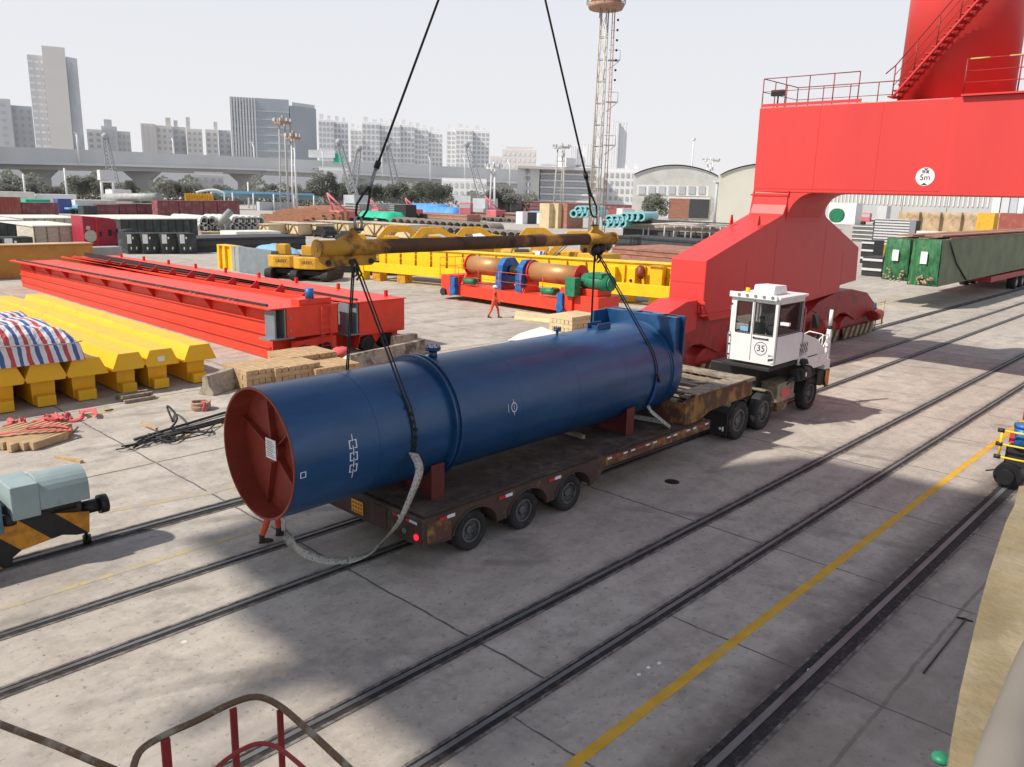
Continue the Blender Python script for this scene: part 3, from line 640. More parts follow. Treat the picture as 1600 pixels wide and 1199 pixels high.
# rear beam
q = MB(); q.box(8.24, 8.298, y0, y1, .46, .95); rb = q.build('rear_beam', 'rustdeck', t, bevel=.006)
for a, b in ((y0+.02, y0+.75), (y0+.95, y0+1.30), (y1-1.25, y1-.80), (y1-.6, y1-.05)):
    q = MB(); q.box(8.225, 8.239, a, b, .52, .88); q.build('rear_panel', 'rustside', rb)
for yy in (y0+.13, y1-.13):
    l = MB(); l.cyl((8.222, yy, .62), (8.20, yy, .62), .055, seg=16); tag(l.build('tail_lamp', 'taillamp', t), 'glowing red tail lamp')
    l = MB(); s2 = .2 if yy < 11 else -.2; l.cyl((8.222, yy+s2*1.6, .64), (8.205, yy+s2*1.6, .64), .05, seg=16); l.build('reversing_lamp', 'shackle', t)
for a in (y0+.12, y0+.42, y1-.75):
    q = MB(); q.box(8.215, 8.224, a, a+.2, .84, .885); q.build('reflector', 'tapewhite', t); q = MB(); q.box(8.215, 8.224, a+.21, a+.34, .84, .885); q.build('reflector', 'reflred', t)
pl = MB(); pl.box(8.212, 8.224, 11.28, 11.62, .56, .80); po = pl.build('number_plate', 'plate', t)
q = MB()
for r_ in range(3):
    for k in range(4): q.box(8.208, 8.211, 11.30+k*.08, 11.35+k*.08, .575+r_*.075, .615+r_*.075)
q.build('plate_marks', 'reflred', po)
# frame rails below, axles, wheels
q = MB()
for yy in (10.5, 11.8): q.box(8.35, 17.5, yy, yy+.16, .58, .898)
for xx in (8.45, 9.9, 11.5, 13.2, 14.6, 16.0, 17.3): q.box(xx, xx+.12, 10.661, 11.799, .66, .85)
q.split('chassis_beam', 'rustdeck', t)
for xc, _ in ARCH:
    q = MB(); q.cyl((xc, 10.1, .40), (xc, 12.4, .40), .07); q.build('axle', 'dark', t)
    for yy, sg in ((9.86, -1), (10.18, -1), (12.36, 1), (12.66, 1)): wheel(t, xc, yy, .385, .385, .26, ysign=sg)
# gooseneck
q = MB()
for yy in (y0+.10, y1-.22):
    q.prism([(16.55, .97), (17.2, .975), (17.75, 1.14), (19.9, 1.20), (19.9, 1.66), (17.0, 1.66), (16.55, 1.50)], 'y', yy, yy+.12)
q.split('gooseneck_beam', 'rustyel', t, bevel=.006)
q = MB()
q.box(16.9, 19.9, y0+.05, y0+.50, 1.665, 1.70); q.box(16.9, 19.9, y1-.50, y1-.05, 1.665, 1.70); q.box(19.45, 19.95, y0+.051, y1-.051, 1.60, 1.664)
for xx in (17.0, 17.9, 18.8): q.box(xx, xx+.16, y0+.501, y1-.501, 1.58, 1.66)
q.tube([(17.1, 10.4, 1.62), (18.9, 12.0, 1.62)], .05, 6); q.tube([(17.1, 12.0, 1.56), (18.9, 10.4, 1.56)], .05, 6)
q.split('gooseneck_top_member', 'oldwood', t)
q = MB(); q.box(19.0, 19.9, y1-.06, y1+.0, 1.60, 1.72); q.box(17.2, 19.9, y1-.05, y1+.0, 1.701, 1.73); q.split('orange_edge_strip', 'oryel', t)
q = MB(); q.box(16.55, 16.60, y0+.221, y1-.221, .97, 1.50); q.build('gooseneck_bulkhead', 'rustyel', t)
# timbers on deck
for (u0, v0_, u1, v1_, lb) in ((1000, 636, 1096, 652, 'long grey timber beam lying across the front of the trailer deck'), (868, 672, 912, 686, 'short loose plank on the trailer deck under the cylinder'), (975, 651, 1035, 662, 'white stencilled timber beam on the trailer deck by the blue strap')):
    a = G(u0, v0_, .99); b = G(u1, v1_, .99); d = (b-a).normalized(); n_ = Vector((-d.y, d.x, 0))*.05
    q = MB(); q.hexa([a-n_, b-n_, b+n_, a+n_], [p+Vector((0, 0, .09)) for p in (a-n_, b-n_, b+n_, a+n_)]); tag(q.build('timber', 'web' if 'white' in lb else 'oldwood'), lb, 'timber')
# ---------------------------------------------------------------- spreader bar and rigging
SY = 11.2
t = thing('spreader_bar', 'rusty yellow spreader bar hanging level above the blue cylinder', 'spreader bar', (11.3, SY, 5.3))
z = lambda x: 5.365+(x-7.5)*.001
q = MB(); q.cyl((7.36, SY, z(7.5)), (15.22, SY, z(15.22)), .125, seg=24); q.build('tube', 'rustbar', t)
for x, sg in ((7.36, -1), (15.22, 1)):
    q = MB(); q.cyl((x, SY, z(x)), (x+sg*.02, SY, z(x)), .148, seg=28); q.cyl((x+sg*.021, SY, z(x)), (x+sg*.03, SY, z(x)), .045, seg=12); q.build('end_disc', 'oryel', t)
    q = MB(); q.cyl((x-sg*.001, SY, z(x)), (x-sg*(1.25 if sg < 0 else .95), SY, z(x)), .130, seg=24); q.build('end_sleeve', 'sleeve', t)
    q = MB(); xa = x-sg*.02; xb = x-sg*1.15
    q.prism([(xa, z(x)-.10), (xb, z(x)-.10), (xb-sg*0, z(x)-.24), (xb+sg*.1, z(x)-.30), (xa-sg*.16, z(x)-.30), (xa, z(x)-.2)], 'y', SY-.02, SY+.02)
    q.prism([(xa-sg*.25, z(x)+.09), (xa-sg*.9, z(x)+.09), (xa-sg*.76, z(x)+.22), (xa-sg*.66, z(x)+.33), (xa-sg*.56, z(x)+.22)], 'y', SY-.022, SY+.022)
    q.split('lug_plate', 'sleeve', t, bevel=.004)
    for k in (.18, .62, 1.03):
        q = MB(); q.cyl((x-sg*k, SY-.05, z(x)-.23), (x-sg*k, SY+.05, z(x)-.23), .045, seg=14); q.build('pin', 'dark', t)
AP = Vector((11.4, SY, 12.6))
def shackle(c, name, lab):
    s1 = thing(name, lab, 'shackle', c); q = MB(); c = Vector(c)
    q.tube([c+Vector((-.055, 0, -.02)), c+Vector((-.075, 0, .08)), c+Vector((-.05, 0, .17)), c+Vector((0, 0, .20)), c+Vector((.05, 0, .17)), c+Vector((.075, 0, .08)), c+Vector((.055, 0, -.02))], .022, 8); q.build('bow', 'shackle', s1)
    q = MB(); q.cyl(c+Vector((-.10, 0, -.02)), c+Vector((.10, 0, -.02)), .024, seg=10); q.build('pin', 'dark', s1)
Lk = Vector((8.16, SY, z(8.16)+.33)); Rk = Vector((14.53, SY, z(14.53)+.33))
shackle(Lk-Vector((0, 0, .02)), 'shackle', 'grey bow shackle on the left top lug of the spreader bar'); shackle(Rk-Vector((0, 0, .02)), 'shackle', 'grey bow shackle on the right top lug of the spreader bar')
for K0, side in ((Lk, 'left'), (Rk, 'right')):
    t = thing('hoisting_rope', 'black steel wire rope rising from the %s end of the spreader bar' % side, 'rope', K0)
    d = (AP-K0).normalized(); e = Vector((0, 1, 0)); p0 = K0+Vector((0, 0, .14))
    q = MB(); n = e.cross(d)
    a = p0+d*.55
    q.tube([a-n*.012, p0+d*.40-n*.07, p0+d*.2-n*.115, p0+d*.06-n*.075, p0, p0+d*.06+n*.075, p0+d*.2+n*.115, p0+d*.40+n*.07, a+n*.012], .021, 8); q.build('eye_splice', 'rope', t)
    q = MB(); q.cyl(p0+d*.50, p0+d*.92, .036, .030, seg=14); q.build('ferrule', 'shackle' if side == 'left' else 'rope', t)
    q = MB(); q.tube([p0+d*.90, p0+d*1.02], .05, 8); q.tube([p0+d*.50, p0+d*.56], .045, 8); q.tube([p0+d*.9, AP], .021, 8); q.build('rope', 'rope', t)
def circpt(x, ang, r): return Vector((x, TY+r*math.cos(R_(ang)), TZ+.02+r*math.sin(R_(ang))))
for xh, xa, side, rr in ((8.42, 8.05, 'rear', 1.09), (15.65, 14.60, 'front', 1.13)):
    za = z(xa)-.33
    t = thing('lifting_sling', 'dark rope sling looped round the %s of the blue cylinder under the spreader bar' % side, 'sling', (xa, SY, za))
    A = Vector((xa, SY-.03, za)); B_ = Vector((xa, SY+.03, za))
    near = [A, A.lerp(circpt(xh, 140, rr), .5)+Vector((.03, 0, 0))]
    # near side is at y lower: angle 180..., tangent from above
    near = [A+Vector((.03, 0, 0))]+[circpt(xh, a, rr) for a in (138, 150, 165, 180, 195)]
    far = [B_]+[circpt(xh, a, rr) for a in (42, 30, 15, 0, -20, -60, -90)]
    q = MB(); q.tube(near, .017, 7); q.tube([p+Vector((.05, -.02 if i else 0, .02)) for i, p in enumerate(near)], .013, 7); q.build('near_leg', 'rope', t)
    q = MB(); q.tube(far, .014, 7); q.tube([p+Vector((.045, .01, 0)) for p in far], .014, 7); q.build('far_leg', 'rope', t)
    q = MB(); q.tube([A+Vector((0, 0, .14)), A+Vector((.06, 0, .05)), A+Vector((.05, 0, -.12)), A+Vector((-.03, 0, -.16)), A+Vector((-.06, 0, 0)), A+Vector((0, 0, .14))], .022, 7)
    q.tube([A+Vector((.02, -.04, .02)), A+Vector((.10, -.06, -.10)), A+Vector((.0, -.05, -.2))], .02, 7); q.build('shackle', 'dark', t)
    if side == 'front':
        q = MB(); q.sphere(A+Vector((-.05, 0, .08)), .13, jit=.2); q.sphere(A+Vector((.14, 0, .10)), .12, jit=.25); q.split('tangled_chain', 'black', t)
        q = MB(); q.ribbon([circpt(xh+.03, 183, rr+.02), circpt(xh+.03, 195, rr+.02), circpt(xh+.05, 210, rr+.03), circpt(xh+.05, 217, rr+.03)], .10, (1, 0, 0)); q.build('strap', 'webblue', t)
        e0 = circpt(xh+.05, 217, rr+.03); q = MB(); q.ribbon([e0, e0+Vector((.08, -.05, -.15)), G(1047, 668, .99)], .13, (1, .1, 0), .02); q.build('strap_end', 'web', t)
        q = MB(); q.tube([circpt(xh, 175, rr+.03), circpt(xh, 178, rr+.07), circpt(xh+.08, 184, rr+.05)], .03, 6); q.build('buckle', 'dark', t)
    else:
        q = MB()
        for k in range(6): q.sphere(circpt(xh+random.uniform(-.05, .05), 150+k*7, rr+.02), .035, 8, 6)
        q.split('knot', 'rope', t)
# loose webbing sling trailing to the ground
t = thing('webbing_sling', 'worn pale grey webbing sling hanging from the cylinder and looping onto the ground', 'sling', G(500, 872))
P_ = [circpt(8.42, 192, 1.11), PY(655, 735, 9.82), PY(640, 780, 9.66), PY(622, 818, 9.75), G(600, 845, .28), G(577, 866, .10), G(545, 876, .03), G(510, 878, .02), G(475, 868, .03), G(455, 848, .10), G(444, 826, .35), G(444, 806, .75), Vector((6.9, 12.0, 1.42))]
# smooth it
def smooth(P_, n=6):
    out = []
    for i in range(len(P_)-1):
        p0 = P_[max(i-1, 0)]; p1 = P_[i]; p2 = P_[i+1]; p3 = P_[min(i+2, len(P_)-1)]
        for k in range(n):
            s = k/n; out.append(.5*((2*p1)+(p2-p0)*s+(2*p0-5*p1+4*p2-p3)*s*s+(3*p1-p0-3*p2+p3)*s**3))
    out.append(P_[-1]); return out
sm = smooth([Vector(p) for p in P_]); W_ = []
for i in range(len(sm)):
    f = i/(len(sm)-1); W_.append(Vector((1, .35, .0)).lerp(Vector((.2, .5, .8)), min(1, max(0, (f-.45)*4))))
h_ = len(sm)//2; q = MB(); q.ribbon(sm[:h_+1], .19, W_[:h_+1], .014); q.build('hanging_web', 'web', t); q = MB(); q.ribbon(sm[h_:], .19, W_[h_:], .014); q.build('ground_web', 'web', t)
# ---------------------------------------------------------------- people
def skin(name, V, E, mat, parent, sub=2):
    """V: list of (x,y,z,r)"""
    me = bpy.data.meshes.new(name); o = bpy.data.objects.new(name, me); COL.objects.link(o)
    if parent is not None: o.parent = parent; ORG[o.name] = ORG[parent.name]
    me.from_pydata([v[:3] for v in V], E, []); o.modifiers.new('skin', 'SKIN')
    for i, v in enumerate(V):
        r = v[3]; me.skin_vertices[0].data[i].radius = (r, r) if not isinstance(r, tuple) else r
        me.skin_vertices[0].data[i].use_root = (i == 0)
    s = o.modifiers.new('sub', 'SUBSURF'); s.levels = s.render_levels = sub
    me.materials.append(K[mat]); return o
def hand(parent, wr, d, side):
    """palm, four fingers and a thumb as one skinned mesh; d = direction the hand points"""
    d = Vector(d).normalized(); s = Vector(side); s = (s-d*s.dot(d)).normalized(); n = d.cross(s); wr = Vector(wr)
    V = [(*wr, .026), (*(wr+d*.05), .030)]; E = [(0, 1)]
    for k, (o_, l_) in enumerate(((-.03, .070), (-.01, .082), (.011, .077), (.031, .060))):
        a = wr+d*.085+s*o_; b = a+d*l_*.5+n*.012; c = b+d*l_*.35+n*.03; i = len(V); V += [(*a, .011), (*b, .009), (*c, .007)]; E += [(1, i), (i, i+1), (i+1, i+2)]
    a = wr+d*.035-s*.04+n*.01; b = a+d*.03-s*.015+n*.02; i = len(V); V += [(*a, .012), (*b, .009)]; E += [(0, i), (i, i+1)]
    return skin('hand', V, E, 'skin', parent, 1)
def person(loc, rz, label, legsp=.30, helmet=True, suit='overall', arms=None, sc=1.0):
    t = lthing('person', label, 'person', loc, rz); t.scale = (sc,)*3
    # x forward. body in coveralls, one continuous skinned surface
    V = [(0, 0, .92, (.14, .12)), (0, 0, 1.10, (.125, .11)), (.01, 0, 1.30, (.155, .115)), (.015, 0, 1.43, (.12, .08)), (.02, 0, 1.50, .05)]
    E = [(0, 1), (1, 2), (2, 3), (3, 4)]
    for sg, f in ((1, legsp), (-1, -legsp)):
        i = len(V); V += [(f*.15, sg*.10, .82, .095), (f*.55+.03, sg*.105, .48, .066), (f*.95-.03, sg*.11, .12, .056)]; E += [(0, i), (i, i+1), (i+1, i+2)]
    arms = arms or {1: ((.05, .23, 1.12), (.26, .20, .97)), -1: ((-.08, -.24, 1.13), (.05, -.27, .90))}
    for sg in (1, -1):
        el, wr = arms[sg]; i = len(V); V += [(.01, sg*.17, 1.40, .062), (*el, .048), (*wr, .036)]; E += [(3, i), (i, i+1), (i+1, i+2)]
    skin('coverall', V, E, suit, t)
    body = [(.02, 0, 1.46, .048), (.025, 0, 1.56, .05), (.035, 0, 1.61, (.082, .07)), (.03, 0, 1.69, (.088, .075)), (.02, 0, 1.745, (.062, .055)), (.112, 0, 1.645, .014), (.095, 0, 1.60, .02)]
    skin('body', body, [(0, 1), (1, 2), (2, 3), (3, 4), (3, 5), (2, 6)], 'skin', t)
    q = MB(); [q.sphere((.098, s*.032, 1.675), .010, 8, 6) for s in (-1, 1)]; q.build('eyes', 'black', t)
    for sg in (1, -1):
        el, wr = arms[sg]; d = (Vector(wr)-Vector(el)).normalized(); hand(t, Vector(wr)+d*.03, d, (1, 0, 0))
        f = legsp*sg; x = f*.95-.03
        q = MB(); q.sphere((x+.07, sg*.11, .0), .14, 12, 8, (1, .38, .55), 0.0); q.cyl((x, sg*.11, 0.02), (x, sg*.11, .16), .052, seg=10); q.build('boot', 'boot', t)
    if helmet:
        q = MB(); q.sphere((.02, 0, 1.715), .125, 16, 10, (1.12, .95, .92), 0.0); q.cyl((.035, 0, 1.705), (.035, 0, 1.72), .15, .145, seg=20); q.build('helmet', 'helmet', t)
    else:
        q = MB(); q.sphere((.015, 0, 1.70), .10, 14, 10, (1.0, .9, .95), -.2); q.build('hair', 'black', t)
    return t
person((29.8, 29.25, 0), R_(-62), 'person in an orange-red coverall and white helmet walking past the rope drums on the quay', .28, sc=.93,
       arms={1: ((.02, .25, 1.14), (.14, .30, .92)), -1: ((.06, -.24, 1.15), (.34, -.20, 1.05))})
person((7.15, 12.62, 0), R_(-20), 'person in orange trousers hidden behind the open end of the blue cylinder, legs showing', .18, sc=.98)
# ---------------------------------------------------------------- terminal tractor
t = thing('terminal_tractor', 'white terminal tractor number 35 coupled to the lowbed trailer', 'tractor', (21.5, 11.1, 0))
TT = t
q = MB()
for yy in (10.45, 11.65): q.box(18.7, 25.0, yy, yy+.14, .72, .98)
for xx in (18.8, 20.2, 21.8, 23.3, 24.8): q.box(xx, xx+.14, 10.591, 11.649, .74, .94)
q.build('chassis_frame', 'dark', t, bevel=.01)
q = MB(); q.box(18.9, 21.6, 10.2, 12.1, .985, 1.03); q.cyl((19.5, 11.2, 1.031), (19.5, 11.2, 1.13), .52, seg=28); q.build('fifth_wheel', 'oldwood', t)
for x in (19.50, 20.92):
    for yy, sg in ((9.98, -1), (10.33, -1), (12.05, 1), (12.38, 1)): wheel(t, x, yy, .53, .53, .30, ysign=sg)
for yy, sg in ((10.05, -1), (12.32, 1)): wheel(t, 24.12, yy, .52, .52, .30, ysign=sg)
for x in (19.5, 20.92, 24.12):
    q = MB(); q.cyl((x, 10.3, .53), (x, 12.1, .53), .09); q.build('axle', 'dark', t)
# rear wheel shields
q = MB(); q.ring(9.84, 10.52, 19.46, .50, .62, .645, 18, 'y', R_(58), R_(150)); q.box(18.82, 18.85, 9.84, 10.52, .22, .84); q.build('mudguard', 'black', t)
q = MB(); q.ring(9.84, 10.52, 20.92, .50, .62, .645, 14, 'y', R_(20), R_(100)); q.build('mudguard', 'oldwood', t)
q = MB(); q.box(22.72, 23.3, 9.77, 9.822, 1.62, 1.90); q.build('side_panel', 'white', t, bevel=.008)
q = MB(); q.box(18.80, 18.818, 9.92, 9.96, .35, .47); q.cyl((18.80, 10.02, .41), (18.818, 10.02, .41), .035, seg=12); q.build('mudguard_mark', 'paper', t)
# battery box and steps
q = MB(); q.box(21.75, 22.85, 9.88, 10.40, .62, 1.16); bx = q.build('battery_box', 'oldwood', t, bevel=.02)
q = MB(); q.box(21.70, 22.90, 9.84, 10.42, 1.165, 1.19); q.build('lid', 'oldwood', bx)
q = MB(); q.box(22.0, 22.5, 9.869, 9.878, .75, .98); tag(q.build('sign_panel', 'pinkweb', bx), 'faded pink sign on the battery box')
q = MB(); q.prism([(22.0, .30), (22.6, .30), (22.7, .6), (21.9, .6)], 'y', 9.95, 10.35); q.cyl((21.5, 10.15, .55), (22.3, 10.15, .55), .12); q.build('air_tank', 'copperred', t)
# deck under cab
q = MB(); q.box(20.95, 24.4, 9.84, 11.3, 1.66, 1.76); q.build('cab_floor', 'dark', t, bevel=.01)
# cab: x 21.05..22.7, y 9.86..11.15
cx0, cx1, cy0, cy1, cz0, cz1 = 21.0, 22.66, 9.76, 11.16, 1.84, 3.66
cab = MB()
def frame_x(mb, x, th, wins, y0, y1, z0, z1):
    """wall at const x with window holes wins [(ya,yb,za,zb)] sorted by y"""
    ys = y0
    for ya, yb, za, zb in wins:
        mb.box(x, x+th, ys, ya, z0, z1); mb.box(x, x+th, ya, yb, z0, za); mb.box(x, x+th, ya, yb, zb, z1); ys = yb
    mb.box(x, x+th, ys, y1, z0, z1)
def frame_y(mb, y, th, wins, x0, x1, z0, z1):
    xs = x0
    for xa, xb, za, zb in wins:
        mb.box(xs, xa, y, y+th, z0, z1); mb.box(xa, xb, y, y+th, z0, za); mb.box(xa, xb, y, y+th, zb, z1); xs = xb
    mb.box(xs, x1, y, y+th, z0, z1)
frame_x(cab, cx0, .05, [(cy0+.10, cy0+.66, 2.66, 3.52), (cy0+.78, cy0+1.24, 2.66, 3.52)], cy0, cy1, cz0, cz1)
frame_y(cab, cy0, .05, [(cx0+.14, cx1-.06, 2.66, 3.50)], cx0+.051, cx1, cz0, cz1)
frame_y(cab, cy1-.05, .05, [(cx0+.2, cx1-.1, 2.66, 3.48)], cx0+.051, cx1, cz0, cz1)
frame_x(cab, cx1-.05, .05, [(cy0+.12, cy1-.12, 2.66, 3.48)], cy0+.051, cy1-.051, cz0, cz1)
cb = cab.build('cab', 'white', t)
q = MB(); q.box(cx0-.03, cx1+.12, cy0-.06, cy1+.03, cz1+.001, cz1+.075); q.build('roof', 'white', t, bevel=.02)
q = MB(); q.box(cx0-.09, cx0-.031, cy0+.02, cy1+.05, cz1-.03, cz1+.13); lb = q.build('light_bar', 'white', t, bevel=.02)
for k in range(5):
    l = MB(); yy = cy0+.15+k*.25; l.cyl((cx0-.105, yy, cz1+.06), (cx0-.09, yy, cz1+.06), .045, seg=14); l.build('work_lamp', 'shackle', lb)
q = MB(); q.prism([(cx0+.25, cz1+.076), (cx0+1.15, cz1+.076), (cx0+1.05, cz1+.32), (cx0+.32, cz1+.34)], 'y', cy0+.30, cy0+.92); ac = q.build('air_conditioner', 'white', t, bevel=.03)
q = MB(); [q.box(cx0+1.16, cx0+1.17, cy0+.38+k*.08, cy0+.42+k*.08, cz1+.10, cz1+.26) for k in range(6)]; q.build('vent', 'dark', ac)
q = MB(); q.box(cx0+.015, cx0+.025, cy0+.10, cy0+.66, 2.66, 3.52); q.box(cx0+.015, cx0+.025, cy0+.78, cy0+1.24, 2.66, 3.52)
K['cabglass'] = None
gm_ = bpy.data.materials.new('cab_glass'); gm_.use_nodes = True; nn = gm_.node_tree.nodes; b_ = nn['Principled BSDF']; b_.inputs['Base Color'].default_value = (.02, .025, .025, 1); b_.inputs['Roughness'].default_value = .08; b_.inputs['Alpha'].default_value = .5
K['cabglass'] = gm_
q.split('rear_window', 'cabglass', cb)
q = MB(); q.box(cx0+.14, cx1-.06, cy0+.02, cy0+.03, 2.66, 3.50); q.build('side_window', 'cabglass', cb)
q = MB(); q.box(cx1-.03, cx1-.02, cy0+.12, cy1-.12, 2.66, 3.48); q.build('windscreen', 'cabglass', cb)
q = MB(); q.box(cx0+.006, cx0+.014, cy0+.84, cy0+1.08, 2.70, 2.83); q.build('sticker', 'ltblue', cb)
q = MB()
for a, b in ((cy0+.08, cy0+.68), (cy0+.76, cy0+1.22)):
    q.box(cx0-.008, cx0-.001, a, b, 2.64, 2.66); q.box(cx0-.008, cx0-.001, a, b, 3.52, 3.54); q.box(cx0-.008, cx0-.001, a, a+.02, 2.661, 3.519); q.box(cx0-.008, cx0-.001, b-.02, b, 2.661, 3.519)
q.build('window_seal', 'dark', cb)
q = MB(); q.box(cx0+.12, cx1-.04, cy0-.008, cy0-.001, 2.635, 2.658); q.box(cx0+.12, cx1-.04, cy0-.008, cy0-.001, 3.502, 3.525); q.box(cx0+.12, cx0+.14, cy0-.008, cy0-.001, 2.6585, 3.5015); q.box(cx1-.06, cx1-.04, cy0-.008, cy0-.001, 2.6585, 3.5015); q.build('side_window_seal', 'dark', cb)
q = MB(); q.box(cx0+.10, cx0+.115, cy0-.006, cy0-.001, 1.9, 3.6); q.box(cx0-.006, cx0-.001, cy0+.70, cy0+.712, 1.9, 3.6); q.build('door_gap', 'dark', cb)
q = MB(); q.box(cx0-.035, cx0-.020, cy0+.2, cy0+.66, 2.545, 2.57); q.box(cx0-.02, cx0-.001, cy0+.2, cy0+.23, 2.53, 2.58); q.box(cx0-.02, cx0-.001, cy0+.63, cy0+.66, 2.53, 2.58); q.build('door_handle', 'dark', cb)
q = MB(); [q.box(cx0-.012, cx0-.001, cy1-.04, cy1-.0, zz, zz+.05) for zz in (1.95, 2.25, 2.50, 3.4)]; q.build('hinges', 'dark', cb)
# number in a ring
text('35', .26, 'black', cb, 'number_35', (cx0-.004, cy0+.40, 2.27), (0, -1, 0), (0, 0, 1))
q = MB(); q.ring(cx0-.006, cx0-.001, cy0+.40, 2.27, .175, .19, 32); q.build('number_ring', 'black', cb)
q = MB(); q.box(cx0-.006, cx0-.001, cy0+.01, cy0+.16, 1.88, 2.12); q.build('checker_band', 'checker', cb)
q = MB(); q.box(cx1, cx1+.62, 9.79, 9.80, 1.95, 2.25); q.build('checker_band', 'checker', t)
q = MB(); q.cyl((cx0+.5, cy1-.2, cz1+.076), (cx0+.5, cy1-.2, cz1+.2), .06, seg=12); tag(q.build('beacon', 'yellow2', t), 'small amber roof beacon')
q = MB(); q.tube([(cx0-.02, cy1-.02, 1.9), (cx0-.09, cy1-.02, 1.95), (cx0-.09, cy1-.02, 2.6), (cx0-.02, cy1-.02, 2.65)], .014, 6); q.build('grab_handle', 'shackle', t)
q = MB(); q.tube([(cx1+.02, cy0+.02, 1.9), (cx1+.03, cy0-.05, 1.95), (cx1+.03, cy0-.05, 3.3), (cx1+.02, cy0+.02, 3.4)], .014, 6); q.build('grab_handle', 'shackle', t)
q = MB(); q.tube([(cx1+.01, 10.3, 2.62), (cx1+.02, 10.6, 3.2)], .012, 5); q.build('wiper', 'black', t)
# seat and driver
q = MB(); q.box(cx0+.35, cx0+.85, 10.25, 10.75, 2.15, 2.32); q.box(cx0+.28, cx0+.40, 10.25, 10.75, 2.32, 2.95); q.build('seat', 'dark', t, bevel=.04)
q = MB(); q.tube([(cx0+1.25, 10.5+.17*math.cos(a), 2.60+.17*math.sin(a)) for a in [k*math.pi/6 for k in range(12)]], .014, 6, closed=True); q.cyl((cx0+1.25, 10.5, 2.60), (cx0+1.42, 10.5, 2.2), .02); q.build('steering_wheel', 'black', t)
dr = lthing('person', 'driver in dark red clothes sitting inside the white tractor cab', 'person', (cx0+.60, 10.5, 1.48)); dr.scale = (.9,)*3
V = [(0, 0, .92, (.15, .13)), (0, 0, 1.12, .13), (.01, 0, 1.32, (.16, .12)), (.015, 0, 1.45, (.11, .08)), (.02, 0, 1.52, .05)]; E_ = [(0, 1), (1, 2), (2, 3), (3, 4)]
for sg in (1, -1):
    i = len(V); V += [(.22, sg*.10, .90, .085), (.46, sg*.12, .90, .065), (.52, sg*.12, .60, .05)]; E_ += [(0, i), (i, i+1), (i+1, i+2)]
    i = len(V); V += [(.01, sg*.17, 1.40, .06), (.12, sg*.25, 1.16, .045), (.42, sg*.14, 1.20, .033)]; E_ += [(3, i), (i, i+1), (i+1, i+2)]
    hand(dr, (.45, sg*.13, 1.21), (1, 0, .1), (0, 0, 1))
skin('clothes', V, E_, 'maroon', dr)
skin('body', [(.02, 0, 1.48, .048), (.025, 0, 1.57, .05), (.035, 0, 1.62, (.082, .07)), (.03, 0, 1.70, (.088, .075)), (.02, 0, 1.75, (.06, .055)), (.112, 0, 1.655, .014)], [(0, 1), (1, 2), (2, 3), (3, 4), (3, 5)], 'skin', dr)
q = MB(); q.sphere((.01, 0, 1.72), .10, 14, 10, (1.02, .95, .9), -.15); q.build('hair', 'black', dr)
# hood
q = MB(); hy0, hy1 = 9.83, 11.9
b = [(cx1+.001, hy0, 1.77), (24.75, hy0, 1.70), (24.75, hy1, 1.70), (cx1+.001, hy1, 1.77)]; tp = [(cx1+.001, hy0, 2.64), (24.15, hy0, 2.22), (24.15, hy1, 2.22), (cx1+.001, hy1, 2.64)]
q.hexa([b[0], (24.15, hy0, 1.77), (24.15, hy1, 1.77), b[3]], tp); q.hexa([(24.151, hy0, 1.62), (24.75, hy0, 1.62), (24.75, hy1, 1.62), (24.151, hy1, 1.62)], [(24.151, hy0, 2.215), (24.70, hy0, 1.85), (24.70, hy1, 1.85), (24.151, hy1, 2.215)])
hd = q.build('hood', 'white', t, bevel=.03)
q = MB(); [q.box(cx1+.1+k*.07, cx1+.13+k*.07, 10.2, 11.6, 2.625-.02*k*.9, 2.635-.02*k*.9) for k in range(3)]; q.build('vent', 'shackle', hd)
q = MB(); q.cyl((22.55, 9.72, 1.36), (23.25, 9.72, 1.36), .20, seg=22); q.cyl((23.251, 9.72, 1.36), (23.30, 9.72, 1.36), .215, seg=22); q.cyl((22.9, 9.72, 1.55), (22.9, 9.72, 1.68), .06); q.cyl((22.9, 9.72, 1.68), (22.9, 9.72, 1.80), .17, .12, seg=18); q.tube([(22.56, 9.8, 1.3), (22.35, 9.85, 1.2), (22.3, 10.0, 1.02), (22.2, 10.15, 1.0)], .07, 10); q.build('air_filter', 'dark', t)
q = MB(); q.box(22.7, 22.78, 9.515, 9.522, 1.33, 1.45); q.build('filter_label', 'paper', t)
q = MB(); q.tube([(20.9, 10.9, 1.45)]+[(20.9-k*.05, 10.9+.07*math.sin(k*2.2), 1.35+.07*math.cos(k*2.2)-.01*k) for k in range(24)], .018, 5); q.build('air_hoses', 'black', t)
q = MB(); q.ring(9.86, 10.5, 24.12, .52, .64, .67, 18, 'y', R_(15), R_(165)); q.build('front_mudguard', 'dark', t)
q = MB(); q.box(23.3, 24.75, 9.78, 9.825, 1.38, 1.76); q.build('side_skirt', 'white', t, bevel=.01)
q = MB(); q.box(21.4, 24.0, 10.4, 11.9, .99, 1.62); q.build('engine', 'black', t, bevel=.03)
